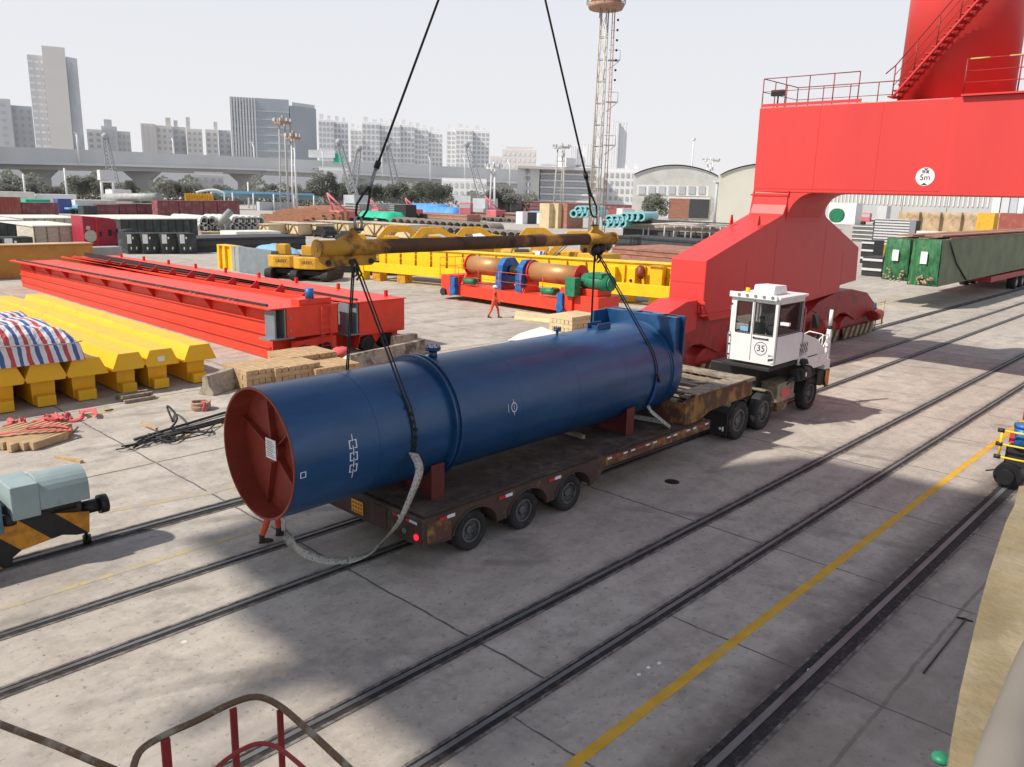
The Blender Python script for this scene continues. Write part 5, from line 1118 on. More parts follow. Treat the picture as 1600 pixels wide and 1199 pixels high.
tb = ybeam(10.62, 25.0, .68, 1.14, 'yellow box beam with a white paper on its end, second from the red girders')
q = MB(); q.box(10.50, 10.72, 24.985, 24.995, .90, 1.06); q.build('paper_label', 'paper', tb)
ybeam(9.64, 25.0, .62, 1.05, 'yellow box beam third from the red girders')
ybeam(8.40, 24.95, .74, 1.22, 'yellow box beam just right of the striped tarpaulin', YB_=39)
ybeam(7.30, 24.95, .72, 1.18, 'yellow box beam under the right end of the striped tarpaulin', YB_=39)
ybeam(6.22, 24.95, .72, 1.18, 'yellow box beam at the left edge under the striped tarpaulin', YB_=39)
# striped tarpaulin bundle: sagging, folded cloth
t = thing('tarpaulin_bundle', 'bundle covered with red, white and blue striped tarpaulin on top of the yellow beams', 'tarpaulin', (6.8, 26, 1.3))
bm = bmesh.new(); X0, X1, Y0, Y1 = 4.6, 8.35, 24.75, 29.5; nx, ny = 44, 44; rnd = random.Random(3)
import mathutils
grid = []
for j in range(ny+1):
    row = []
    for i in range(nx+1):
        u = i/nx; v_ = j/ny; x = X0+(X1-X0)*u; y = Y0+(Y1-Y0)*v_
        e = min(1, (1-u)*8, v_*7, (1-v_)*7, u*8); e = max(0, e)**.42
        n = mathutils.noise.noise(Vector((x*1.1, y*1.1, 3)))*.13+mathutils.noise.noise(Vector((x*3.2, y*3.2, 9)))*.05
        top = 2.55-.55*max(0, u-.35)+n-.10*abs(math.sin(v_*7)); z_ = 1.30+(top-1.30)*e
        if e < .5: x += n*.6; y += n*.5
        row.append(bm.verts.new((x-6.8, y-26, z_-1.3)))
    grid.append(row)
for j in range(ny):
    for i in range(nx): f = bm.faces.new((grid[j][i], grid[j][i+1], grid[j+1][i+1], grid[j+1][i])); f.smooth = True
me = bpy.data.meshes.new('tarpaulin'); bm.to_mesh(me); bm.free(); o = bpy.data.objects.new('tarpaulin', me); COL.objects.link(o); o.parent = t; me.materials.append(K['striped'])
q = MB(); q.tube([(5, 24.74, 1.95), (6.5, 24.70, 1.9), (8.0, 24.74, 1.80), (8.36, 25.0, 1.8)], .02, 5); q.build('tie_rope', 'web', t)
# timber and litter near the beams
for (u, v, w_, h, L_, lb) in ((600, 0, 0, 0, 0, ''),):
    pass
q = MB(); [q.box(9.0+.0, 9.9, 23.9+k*.16, 24.02+k*.16, .01+.10*(k % 2), .10+.10*(k % 2)) for k in range(5)]; tag(q.build('timber_pile', 'oldwood'), 'small pile of wood battens in the shade below the yellow beams', 'timber')
def plank(u0, v0_, u1, v1_, w_, h, mat, lab, z=0.0):
    a = G(u0, v0_, z); b = G(u1, v1_, z); d = (b-a).normalized(); n_ = Vector((-d.y, d.x, 0))*w_/2; up = Vector((0, 0, h))
    q = MB(); q.hexa([a-n_, b-n_, b+n_, a+n_], [p+up for p in (a-n_, b-n_, b+n_, a+n_)]); return tag(q.build('plank', mat), lab, 'plank')
plank(88, 716, 128, 724, .09, .07, 'wood', 'pale new wooden block on the ground right of the pallet')
plank(222, 662, 245, 672, .07, .06, 'wood', 'short pale stick lying on the rope tangle', .1)
plank(283, 686, 296, 681, .06, .05, 'wood', 'pale wood offcut at the right of the rope tangle')
plank(341, 658, 352, 668, .06, .05, 'wood', 'pale wood offcut next to the rim of the blue cylinder')
# flat wooden plank mat with pink straps
t = thing('wooden_pallet', 'round wooden drum end of split planks lying flat with a pink strap over it', 'pallet', (*G(45, 688)[:2], 0))
c = G(45, 688)
q = MB()
for k in range(11):
    yy = -.85+k*.165; hw = math.sqrt(max(.05, 1-yy*yy/1.0))*.95; a = R_(24)
    def rt(x, y, z): return (c.x+x*math.cos(a)-y*math.sin(a), c.y+x*math.sin(a)+y*math.cos(a), z)
    j = random.uniform(-.12, .12)
    q.hexa([rt(-hw+j, yy, .02), rt(hw+j, yy, .02), rt(hw+j, yy+.13, .02), rt(-hw+j, yy+.13, .02)], [rt(-hw+j, yy, .20), rt(hw+j, yy, .22), rt(hw+j, yy+.13, .20), rt(-hw+j, yy+.13, .22)])
q.build('planks', 'wood', t)
q = MB()
for k in range(16): a_ = random.uniform(0, 6.28); r_ = random.uniform(.7, 1.0); q.cyl((c.x+r_*math.cos(a_), c.y+r_*math.sin(a_), .02), (c.x+r_*math.cos(a_)+.15, c.y+r_*math.sin(a_), .14), .03, seg=5)
q.build('splinters', 'oldwood', t)
P_ = smooth([c+Vector(v_) for v_ in ((-1.2, .2, .10), (-.7, .0, .27), (-.1, -.15, .29), (.4, -.4, .28), (.75, -.55, .22), (.8, -.3, .25), (.5, .1, .27), (.0, .3, .27))], 5)
q = MB(); q.ribbon(P_, .13, (.3, 1, 0)); q.build('strap', 'pinkweb', t)
t = thing('strap_heap', 'heap of crumpled pink-red webbing straps on the ground behind the wooden drum end', 'straps', (*G(80, 665)[:2], 0))
rn = random.Random(5); P_ = []
for k in range(26):
    f = k/25; p = G(10+f*140+rn.uniform(-8, 8), 672-f*22+rn.uniform(-5, 5), 0); P_.append(Vector((p.x, p.y, .05+rn.uniform(0, .30)*(1-abs(f-.35)))))
q = MB(); q.ribbon(smooth(P_, 4), .11, [(rn.uniform(-1, 1), rn.uniform(-1, 1), .5)]*0 or (.4, .8, .4)); q.build('strap', 'pinkweb', t)
P_ = [Vector((p.x+rn.uniform(-.15, .15), p.y+rn.uniform(-.15, .15), p.z*.7)) for p in P_[::-1][6:]]
q = MB(); q.ribbon(smooth(P_, 4), .10, (1, -.3, .4)); q.build('strap', 'pinkweb', t)
# rope tangle and steel bars
t = thing('rope_tangle', 'tangle of black wire slings lying on the concrete left of the cylinder', 'ropes', (*G(240, 690)[:2], 0))
for s_ in range(7):
    P_ = []
    for k in range(7):
        f = k/6; u = 190+s_*6+f*(70+s_*9)+rn.uniform(-12, 12); v = 700-f*(18+s_*3)+rn.uniform(-9, 9); p = G(u, v); P_.append(Vector((p.x, p.y, .03+rn.uniform(0, .10))))
    q = MB(); q.tube(smooth(P_, 5), .018+.004*(s_ % 3), 6); q.build('wire_sling', 'rope', t)
q = MB(); q.tube(smooth([Vector((*G(u, v)[:2], z_)) for u, v, z_ in ((270, 660, .02), (262, 648, .22), (268, 656, .32), (278, 668, .25), (266, 672, .03))], 4), .03, 6); q.build('eye_loop', 'rope', t)
for k, (u0, v0_, u1, v1_) in enumerate(((210, 690, 352, 648), (225, 692, 360, 656), (245, 690, 366, 660))):
    a = G(u0, v0_); b = G(u1, v1_); q = MB(); q.tube([(a.x, a.y, .05+k*.02), (b.x, b.y, .06+k*.02)], .04, 6); tag(q.build('steel_bar', 'dark'), ('uppermost', 'middle', 'lowest')[k]+' of the three long dark bars leading from the rope tangle to the cylinder', 'bar')
c = G(314, 640); t = thing('rope_coil', 'coil of brown rope with a pink tie lying on the ground', 'coil', (c.x, c.y, 0))
for k in range(4):
    q = MB(); q.tube([(c.x+(.24+.012*(k % 2))*math.cos(a*.3), c.y+(.24+.01*(k % 2))*math.sin(a*.3), .05+k*.055+.01*math.sin(a)) for a in range(21)], .035, 8, closed=True); q.build('turn', 'coil', t)
q = MB(); q.ribbon([c+Vector((-.05, -.31, .02)), c+Vector((-.03, -.27, .26)), c+Vector((.0, -.15, .28)), c+Vector((.05, -.12, .05))], .06, (1, 0, 0)); q.ribbon([c+Vector((-.12, -.31, .02)), c+Vector((0, -.27, .27)), c+Vector((.1, -.2, .1))], .04, (1, 0, .3)); q.build('tie', 'pinkweb', t)
# concrete jersey barriers
def jersey(p0, p1, w_, h, lab, mat='jersey'):
    p0 = Vector(p0); p1 = Vector(p1); d = (p1-p0); L_ = d.length; d.normalize(); n_ = Vector((-d.y, d.x, 0))
    pr = [(-w_/2, 0), (w_/2, 0), (w_/2, h*.18), (w_*.25, h*.45), (w_*.17, h), (-w_*.17, h), (-w_*.25, h*.45), (-w_/2, h*.18)]
    q = MB(); ns = 10; vs = []
    for i in range(ns+1):
        for a, b in pr: j = .012; vs.append(p0+d*L_*i/ns+n_*(a+rn.uniform(-j, j))+Vector((0, 0, max(0, b+rn.uniform(-j, j)*(b > 0)))))
    m_ = len(pr); fs = [(i*m_+k, (i+1)*m_+k, (i+1)*m_+(k+1) % m_, i*m_+(k+1) % m_) for i in range(ns) for k in range(m_)]+[tuple(range(m_)), tuple(range(ns*m_, ns*m_+m_))]
    q.add(vs, fs); return tag(q.build('concrete_barrier', mat, bevel=.015), lab, 'barrier')
jersey(G(322, 618), G(390, 596), .55, .62, 'weathered concrete barrier left of the stacked timber crates')
jersey(G(545, 578), G(664, 552)+Vector((0, .1, 0)), .5, .55, 'stained long concrete barrier just behind the top of the blue cylinder')
jersey(G(612, 551)+Vector((0.2, .2, 0)), G(646, 546)+Vector((0.3, .2, 0)), .6, .62, 'broken dark concrete lump at the wheel of the far red girder')
jersey(G(806, 499), G(862, 505), .5, .42, 'pale cream concrete barrier in front of the rope drum machine', 'cratewood')
def tstack(u0, v0_, dx, dy, h, lab, nl=4, mat='wood', rot=0):
    p = G(u0, v0_); t = thing('timber_stack', lab, 'timber', (p.x, p.y, 0), rz=R_(rot)); ORG[t.name] = Vector((0, 0, 0))
    for k in range(nl):
        z0 = .03+k*h/nl; q = MB(); n = max(3, int((dx if k % 2 else dy)/.22))
        for i in range(n):
            j = rn.uniform(-.02, .02)
            if k % 2: q.box(i*dx/n, (i+.88)*dx/n, j, dy+j, z0, z0+h/nl*.94)
            else: q.box(j, dx+j, i*dy/n, (i+.88)*dy/n, z0, z0+h/nl*.94)
        q.build('timber_layer', mat, t, local=True)
    return t
tstack(386, 612, 1.35, 1.5, .62, 'leftmost stack of new timber beside the concrete barrier')
tstack(432, 606, 1.7, 1.6, .60, 'middle stack of new timber in front of the red girder')
tstack(455, 588, 1.9, 1.5, .62, 'rear stack of new timber by the ladder of the red girder')
tstack(494, 598, 1.8, 1.3, .42, 'low stack of pale boards closest to the blue cylinder')
q = MB(); c = G(533, 566); q.sphere((c.x, c.y, .35), .30, 10, 8, (1.3, 1, .8), jit=.15); q.cyl((c.x, c.y, 0), (c.x, c.y, .3), .22); tag(q.build('sack', 'pinkweb'), 'red sack behind the timber by the red girder', 'sack')
q = MB(); c = G(545, 575); q.sphere((c.x, c.y, .3), .2, 10, 8, (1.3, 1, .7), jit=.2); q.cyl((c.x, c.y, 0), (c.x, c.y, .3), .15); tag(q.build('sack', 'paper'), 'crumpled white sack next to the red sack', 'sack')
# white sheet behind vessel
c = G(848, 534); q = MB(); q.add([(c.x-1.2, c.y+1.0, .05), (c.x+.9, c.y-1.2, .04), (c.x+1.7, c.y-.2, .1), (c.x+.2, c.y+1.6, .12), (c.x+.1, c.y+.2, .62)], [(0, 1, 4), (1, 2, 4), (2, 3, 4), (3, 0, 4)]); tag(q.build('white_sheet', 'paper'), 'crumpled bright white sheet on the ground behind the middle of the cylinder', 'sheet')
tstack(893, 522, 2.0, 1.4, .75, 'pale yellow crate stack between the cylinder and the yellow girder', mat='cratewood')
# ---------------------------------------------------------------- rope drum machine
t = thing('hoist_winch', 'red crane trolley with two copper coloured rope drums, blue gearboxes and green motors', 'winch', (33.4, 31.5, 0))
def wx(y): return 33.2-(37-y)*.02
q = MB(); q.prism([(36.9, .30), (26.4, .30), (26.4, .95), (36.9, .95)], 'x', 32.95, 33.1); q.prism([(36.9, .30), (26.4, .30), (26.4, .95), (36.9, .95)], 'x', 35.2, 35.35)
for yy in (36.75, 33.3, 30.0, 26.4): q.box(33.101, 35.199, yy, yy+.15, .35, .93)
q.box(33.1, 35.2, 26.6, 36.7, .90, .94)
q.build('frame', 'gred', t, bevel=.01)
for yy, a in ((36.0, 1), (26.6, -1)):
    q = MB(); q.box(32.75, 35.4, yy-.1, yy+.7, .25, 1.45 if a == 1 else 1.6); q.build('end_carriage', 'gred', t, bevel=.02)
q = MB(); q.box(32.9, 34.7, 24.9, 26.49, .25, 1.25); q.box(33.2, 34.4, 25.2, 26.2, 1.251, 1.6); q.build('motor_base', 'gred', t, bevel=.02)
for ya, yb_, lb in ((35.3, 32.6, 0), (30.3, 27.0, 1)):
    q = MB(); q.cyl((34.0, ya, 2.1), (34.0, yb_, 2.1), .54, seg=40)
    d = q.build('rope_drum', 'gold', t)
    q = MB(); q.cyl((34.0, ya, 2.1), (34.0, ya+.10, 2.1), .62, seg=40); q.cyl((34.0, yb_, 2.1), (34.0, yb_-.10, 2.1), .62, seg=40); q.cyl((34.0, yb_-.101, 2.1), (34.0, yb_-.2, 2.1), .2, seg=20); q.split('drum_flange', 'gred_dark', d)
    q = MB(); q.prism([(33.3, .94), (34.7, .94), (34.3, 1.6), (33.7, 1.6)], 'y', ya+.12, ya+.24); q.prism([(33.3, .94), (34.7, .94), (34.3, 1.6), (33.7, 1.6)], 'y', yb_-.24, yb_-.12); q.build('bearing_stand', 'gred', t)
for yy in (32.1, 30.55):
    q = MB(); q.prism([(33.25, 1.2), (34.75, 1.2), (34.7, 2.35), (34.35, 2.72), (33.65, 2.72), (33.3, 2.35)], 'y', yy, yy+.42); q.build('gearbox', 'blue', t, bevel=.03)
    q = MB(); q.box(33.2, 33.25, yy-.02, yy+.44, .95, 1.9); q.build('gearbox_foot', 'blue', t)
q = MB(); q.cyl((34.0, 32.09, 2.0), (34.0, 30.98, 2.0), .28, seg=20); q.build('coupling', 'dark', t)
for yy, zz in ((35.6, .35), (27.3, .25)):
    q = MB(); q.box(32.6, 32.94, yy-.25, yy+.1, zz, zz+1.05); q.cyl((32.58, yy-.08, zz+.3), (32.6, yy-.08, zz+.3), .25, seg=18); q.build('wheel_gearbox', 'blue', t, bevel=.03)
for yy in (34.3, 28.2):
    q = MB(); q.cyl((32.9, yy+.5, 1.25), (32.9, yy-.4, 1.25), .17, seg=16); q.cyl((33.5, yy+.3, 1.3), (33.5, yy-.1, 1.3), .13, seg=12); q.build('small_motor', 'green', t)
q = MB(); q.cyl((33.6, 26.35, 1.95), (33.6, 24.7, 1.95), .42, seg=24); q.box(33.2, 34.0, 25.0, 25.9, 2.2, 2.45); q.cyl((33.6, 24.7, 1.95), (33.6, 24.6, 1.95), .36, seg=20); q.build('hoist_motor', 'green', t)
q = MB(); q.box(32.55, 33.05, 26.2, 26.85, 1.2, 2.15); q.build('control_box', 'green', t, bevel=.01)
for yy, zz in ((36.4, .45), (27.0, .25)):
    q = MB(); q.cyl((32.72, yy, zz), (32.6, yy, zz), .22, seg=18); q.build('track_wheel', 'dark', t)
railing([(32.85, 36.9, .95), (32.85, 27.0, .95)], 1.05, 'gred', t, r=.018, mids=(.5,), sp=1.6)
railing([(32.85, 36.9, 1.4), (35.3, 36.9, 1.4)], 1.05, 'gred', t, r=.018, mids=(.5,), sp=1.2)
text('K', .3, 'green', t, 'painted_mark', (32.895, 25.7, .75), (0, -1, 0), (0, 0, 1))
# ---------------------------------------------------------------- long yellow girder with end legs
t = thing('gantry_girder', 'very long bright yellow plate girder with end frames behind the rope drum machine', 'girder', (38, 36, 0))
A = Vector((35.1, 48.0, 0)); B_ = Vector((41.6, 21.6, 0)); d = (B_-A).normalized(); L_ = (B_-A).length; n_ = Vector((-d.y, d.x, 0))
if n_.x < 0: n_ = -n_
def gb(mb, s0, s1, o0, o1, z0a, z0b_, z1a, z1b_):
    """slab along girder from s0 to s1, offset o0..o1 sideways, with end heights"""
    P_ = [A+d*s0+n_*o0, A+d*s1+n_*o0, A+d*s1+n_*o1, A+d*s0+n_*o1]
    mb.hexa([P_[0]+Vector((0, 0, z0a)), P_[1]+Vector((0, 0, z0b_)), P_[2]+Vector((0, 0, z0b_)), P_[3]+Vector((0, 0, z0a))], [P_[0]+Vector((0, 0, z1a)), P_[1]+Vector((0, 0, z1b_)), P_[2]+Vector((0, 0, z1b_)), P_[3]+Vector((0, 0, z1a))])
q = MB(); gb(q, 0, L_-2, 0, .5, .65, .55, 1.25, 1.25); q.build('front_beam', 'yellow2', t, bevel=.01)
q = MB(); gb(q, -.1, .3, -.05, .7, .02, .02, 1.95, 1.95); q.build('end_post', 'yellow2', t, bevel=.01)
q = MB(); gb(q, 0.6, L_, 1.4, 2.6, .6, .40, 2.25, 2.45); q.build('web', 'yellow2', t, bevel=.01)
q = MB(); gb(q, .5, L_, 1.3, 2.7, 2.25, 2.45, 2.29, 2.49); q.build('top_flange', 'yellow2', t)
q = MB()
for k in range(20): gb(q, 1.2+k*1.32, 1.24+k*1.32, 1.28, 1.39, .8, .8, 2.24, 2.24)
q.build('stiffeners', 'oryel', t)
q = MB()
gb(q, .6, 12, -.02, 0-.001, 1.7, 1.7, 1.73, 1.73); gb(q, .6, 12, -.02, -.001, 2.05, 2.05, 2.08, 2.08)
for k in range(8): gb(q, .7+k*1.6, .74+k*1.6, -.02, 0-.001, 1.25, 1.25, 2.10, 2.10)
q.build('handrail', 'yellow2', t)
for k, s_ in enumerate((1.0, 3.2, 8)):
    q = MB(); gb(q, s_, s_+.7, .1, .9, .02, .02, .64, .62); q.build('support_block', 'oryel', t)
for s_ in (L_-5.6, L_-3.4, L_-.5):
    q = MB(); gb(q, s_, s_+.75, .6, 1.27, .03, .03, 2.3, 2.3); q.build('leg_stub', 'yellow', t, bevel=.02)
    q = MB(); gb(q, s_-.1, s_+.85, .5, 1.27, 2.3, 2.3, 2.36, 2.36); q.build('stub_flange', 'oryel', t)
for s_ in (L_-8.5, L_-7.2, L_-4.5, L_-1.6):
    q = MB(); gb(q, s_, s_+.5, 1.0, 1.39, .05, .05, 2.1, 2.1); pp = A+d*(s_+.25)+n_*.98; q.build('access_panel', 'yellow2', t, bevel=.01)
    q = MB(); q.cyl(pp+Vector((0, 0, 1.35)), pp+n_*(-.02)+Vector((0, 0, 1.35)), .09, seg=14); q.build('bore', 'black', t)
for s_ in (L_-6.3, L_-.9):
    pp = A+d*s_+n_*.8; q = MB(); q.sphere(pp+Vector((0, 0, 1.9)), .33, 8, 6, (1, 1, 1.1), jit=.3); q.tube([pp+Vector((0, 0, 1.7)), pp+Vector((.1, -.1, 1.1)), pp+Vector((.0, .1, 1.5))], .04, 5); q.build('lashed_sheave', 'primer', t)
# ---------------------------------------------------------------- grey clad yellow frame
t = thing('clad_frame', 'grey panelled box with yellow steel end frame behind the red girders', 'steel frame', (31.5, 56, 0))
q = MB(); q.box(30.7, 31.3, 52.6, 57.8, .02, 1.85); q.build('panel', 'galv', t, bevel=.01)
q = MB(); q.box(30.69, 30.70, 57.2, 57.81, .0, 1.9); q.box(30.66, 31.5, 57.81, 58.2, 0, 1.86); q.build('corner_plate', 'pipegrey', t)
q = MB(); [q.box(30.7, 31.5, y, y+.3, 0, 1.8) for y in (58.3, 59.4, 60.3)]; q.box(30.68, 31.5, 58.3, 60.6, 1.80, 1.86); q.box(30.9, 31, 58.3, 60.6, .0, 1.8); q.build('end_frame', 'yellow', t)
q = MB(); q.sphere((33.2, 56.0, 1.2), 1.0, 14, 8, (1.0, 3.4, .9), 0, .08); q.build('tarp_cover', 'ltblue', t)
# orange plate girder at far left
t = thing('steel_girder', 'orange-brown plate girder far left behind the red girders', 'girder', (18, 60, 0))
a = G(0, 440); q = MB(); q.box(9, 21.5, 60.5, 61.5, .02, 2.15); q.build('web', 'orangeplate', t); q = MB(); q.box(9, 21.5, 60.3, 61.8, 2.151, 2.2); q.build('top_flange', 'tan', t)
t = thing('machine_bed', 'grey machine bed with a blue block on its front behind the red girders', 'machine', (24, 63, 0))
a = PY(97, 405, 62.5); b = PY(190, 405, 62.5)
q = MB(); q.box(a.x, b.x, 62.3, 63.5, .02, PY(97, 388, 62.5).z); q.build('bed', 'pipegrey', t, bevel=.02)
q = MB(); c1_ = PY(117, 405, 62.0).x; c2_ = PY(141, 405, 62.0).x; q.box(c1_, c2_, 61.9, 62.29, .6, 1.75); q.build('blue_block', 'blue', t)
# ---------------------------------------------------------------- excavators
def excavator(lab, loc, rz, text_=True, boom=True, grp='yellow crawler excavators parked in a row'):
    t = lthing('excavator', lab, 'excavator', loc, rz, grp)
    # local: x forward (boom), counterweight at -x
    for sg in (-1, 1):
        q = MB(); pr = []
        for k in range(9): a = R_(90+k*22.5); pr.append((-1.75+.42*math.cos(a), .45+.42*math.sin(a)))
        for k in range(9): a = R_(-90+k*22.5); pr.append((1.75+.42*math.cos(a), .45+.42*math.sin(a)))
        q.prism(pr, 'y', sg*1.35-.3, sg*1.35+.3); q.build('crawler_track', 'track', t, bevel=.03)
    q = MB(); q.cyl((0, 0, .6), (0, 0, 1.05), .6, seg=24); q.box(-1.2, 1.2, -1.0, 1.0, .45, .8); q.build('undercarriage', 'dark', t)
    q = MB(); q.box(-1.5, 1.4, -1.35, 1.35, 1.05, 1.35); q.box(-1.5, .2, -1.35, -.3, 1.351, 1.95); q.box(-1.5, .9, .4, 1.35, 1.351, 1.95); q.build('upper_body', 'exca', t, bevel=.04)
    q = MB(); pr = [(-1.51, -1.4), (-2.05, -1.3), (-2.35, -.7), (-2.42, 0), (-2.35, .7), (-2.05, 1.3), (-1.51, 1.4)]; q.prism(pr, 'z', 1.05, 2.05); cw = q.build('counterweight', 'exca', t, bevel=.08)
    if text_: text('SANY', .42, 'black', cw, 'brand_lettering', (-2.43, 0, 1.60), (0, -1, 0), (0, 0, 1))
    q = MB(); q.box(-1.3, -.2, -1.2, 1.2, 1.96, 2.05); q.build('hood_cover', 'dark', t)
    q = MB(); q.prism([(-.1, 1.36), (1.35, 1.36), (1.35, 2.2), (1.0, 2.85), (-.1, 2.85)], 'y', .42, 1.33); c_ = q.build('cab', 'exca', t, bevel=.04)
    q = MB(); q.prism([(0, 1.8), (1.2, 1.8), (1.2, 2.2), (.95, 2.7), (0, 2.7)], 'y', 1.331, 1.34); q.prism([(1.36, 1.6), (1.36, 2.2), (1.02, 2.8), (1.0, 2.75), (1.34, 2.2), (1.34, 1.6)], 'y', .5, 1.25); q.build('cab_glass', 'glass', c_)
    if boom:
        q = MB(); q.prism([(.9, 1.5), (1.25, 1.25), (3.0, 3.0), (4.2, 3.15), (5.9, 2.3), (6.0, 2.55), (4.3, 3.65), (2.8, 3.6)], 'y', -.18, .18); q.build('boom', 'exca', t, bevel=.03)
        q = MB(); q.prism([(5.6, 2.9), (6.2, 2.7), (5.4, .55), (5.1, .6)], 'y', -.14, .14); q.cyl((5.0, 0, 3.1), (5.9, 0, 2.9), .07); q.build('stick', 'exca', t, bevel=.02)
        q = MB(); q.prism([(5.3, .6), (4.5, .7), (4.3, .2), (4.8, .0), (5.3, .15)], 'y', -.4, .4); q.build('bucket', 'dark', t, bevel=.03)
        q = MB(); q.cyl((1.4, .25, 1.3), (3.3, .25, 3.0), .07); q.cyl((1.4, -.25, 1.3), (3.3, -.25, 3.0), .07); q.build('cylinders', 'shackle', t)
    return t
p = PD(440, 430, 59.0); p.z = 0; rzE = R_(-20)
ex = excavator('yellow excavator seen from behind, leftmost, SANY on its counterweight', (p.x+1.6, p.y+1.3, 0), R_(38), boom=False); ex.scale = (.82,)*3
p = PD(478, 430, 57.5); p.z = 0; ex = excavator('yellow excavator second from the left, partly behind the spreader bar end', (p.x+1.7, p.y+1.2, 0), R_(36), boom=False); ex.scale = (.82,)*3
def boomer(u, v, D, lab, flip=1):
    p = PD(u, v, D); e = excavator(lab, (p.x, p.y, 0), math.atan2(p.y, p.x)+R_(90)*flip, text_=False); return e
for (u, D, fl, lab) in ((588, 66, -1, 'yellow excavator whose arched boom rises just right of the left shackle'), (640, 64, -1, 'yellow excavator with a tall arched boom above the left part of the spreader bar'), (706, 66, -1, 'yellow excavator with arched boom above the spreader bar, left of the drum machine'), (806, 68, -1, 'yellow excavator with arched boom behind the middle right of the spreader bar'), (868, 64, -1, 'yellow excavator with arched boom nearest the right end of the spreader bar')):
    e = boomer(u-38, 400, D, lab, fl)
t = thing('excavator', 'yellow excavator seen side-on with dark grille under the right end of the spreader bar', 'excavator', (*PX(900, 415, 50)[:2], 0), group='yellow crawler excavators parked in a row')
q = MB(); a = PX(858, 415, 50); b = PX(938, 415, 50); q.box(50, 52.6, b.y, a.y, PX(858, 418, 50).z, PX(858, 391, 50).z); q.build('engine_housing', 'exca', t, bevel=.06)
q = MB()
for k in range(4): z_ = PX(865, 396+k*5, 50).z; q.box(49.97, 49.99, PX(876, 400, 50).y, PX(863, 400, 50).y, z_-.05, z_+.05)
q.build('grille', 'black', t)
q = MB(); q.box(49.8, 53, b.y-.3, a.y+.3, .02, .95); q.build('crawler_track', 'track', t, bevel=.1)
text('SANY', .3, 'black', t, 'brand_lettering', (49.98, PX(893, 411, 50).y, PX(893, 411, 50).z), (0, -1, 0), (0, 0, 1))
for (u, lb) in ((795, 'first blue and white plastic wrapped drum under the bar, left'), (815, 'second blue and white plastic wrapped drum under the bar, middle'), (842, 'third blue and white plastic wrapped drum under the bar, right')):
    p = PX(u, 410, 48); z1 = PX(u, 392, 48).z; q = MB(); q.cyl((48, p.y, .02), (48, p.y, z1), .55, seg=16); tag(q.build('wrapped_drum', 'striped'), lb, 'drum')
# ---------------------------------------------------------------- far yard: measured blocks
def blk(mode, u0, u1, vt, vb, depth, name, mat, lab, cat, group=None, parent=None, dist=None, bevel=0, z0=0.0):
    """block whose visible long face runs along Y (mode 'y') or X (mode 'x')"""
    if dist is not None: base = PD((u0+u1)/2, vb, dist)
    else: base = G((u0+u1)/2, vb)
    if mode == 'y':
        X = base.x; ya = PX(u0, vb, X).y; yb_ = PX(u1, vb, X).y; zt_ = PX((u0+u1)/2, vt, X).z; bx = (X, X+depth, min(ya, yb_), max(ya, yb_))
    else:
        Y = base.y; xa = PY(u0, vb, Y).x; xb = PY(u1, vb, Y).x; zt_ = PY((u0+u1)/2, vt, Y).z; bx = (min(xa, xb), max(xa, xb), Y, Y+depth)
    if name is None: return (*bx, z0, zt_)
    q = MB(); q.box(*bx, z0, zt_)
    if parent is not None: o = q.build(name, mat, parent)
    else: o = tag(q.build(name, mat, bevel=bevel), lab, cat, group)
    return o
def cont(mode, u0, u1, vt, vb, mat, lab, depth=2.5, nr=12):
    x0, x1, y0, y1, z0, z1 = blk(mode, u0, u1, vt, vb, depth, None, None, None, None)
    t = thing('shipping_container', lab, 'container', ((x0+x1)/2, (y0+y1)/2, 0))
    q = MB(); q.box(x0, x1, y0, y1, z0, z1); q.build('body', mat, t)
    q = MB()
    if mode == 'x':
        L_ = x1-x0
        for k in range(nr): xx = x0+L_*(k+.25)/nr; q.box(xx, xx+L_/nr*.45, y0-.06, y0-.001, z0+.15, z1-.15)
        q.box(x0, x1, y0-.07, y0-.001, z1-.12, z1); q.box(x0, x1, y0-.07, y0-.001, z0, z0+.12)
    else:
        L_ = y1-y0
        for k in range(nr): yy = y0+L_*(k+.25)/nr; q.box(x0-.06, x0-.001, yy, yy+L_/nr*.45, z0+.15, z1-.15)
        q.box(x0-.07, x0-.001, y0, y1, z1-.12, z1); q.box(x0-.07, x0-.001, y0, y1, z0, z0+.12)
    q.build('corrugation', mat, t); return t
cont('x', -30, 35, 308, 338, 'containerred', 'brick red shipping container at the far left edge')
cont('x', 36, 92, 317, 338, 'maroon', 'maroon shipping container with a green sheet above, second from the left')
q = blk('x', 42, 80, 312, 330, 3, 'green_sheet', 'greentarp', 'green cover lying beyond the second container from the left', 'cover', dist=190)
cont('x', 92, 116, 311, 334, 'contblue', 'blue shipping container right of the maroon one', nr=6)
blk('x', 0, 55, 300, 312, 4, 'pale_shed', 'whitewrap', 'long pale sheeted stack beyond the leftmost containers', 'stack', dist=230)
blk('x', 56, 120, 304, 314, 4, 'lilac_stack', 'hazefar', 'pale lilac sheeted stack beyond the blue container', 'stack', dist=235)
blk('x', 131, 153, 322, 336, 3, 'navy_box', 'hbeam', 'small black-blue box between the light blue truck and the maroon containers', 'box')
t = thing('truck', 'light blue truck cab parked in front of the blue container', 'truck', (*G(120, 334)[:2], 0))
a = blk('x', 108, 121, 325, 335, 2.5, None, None, None, None); q = MB(); q.box(*a[:4], .9, a[5]); q.build('body', 'ltblue', t, bevel=.1)
a2 = blk('x', 122, 131, 322, 335, 2.5, None, None, None, None); q = MB(); q.box(*a2[:4], .9, a2[5]+.2); q.build('cab', 'ltblue', t, bevel=.2)
q = MB(); q.box(a2[0]+.4, a2[1]-.4, a2[2]-.03, a2[2]-.001, a2[5]*.62, a2[5]*.92); q.build('windscreen', 'glass', t)
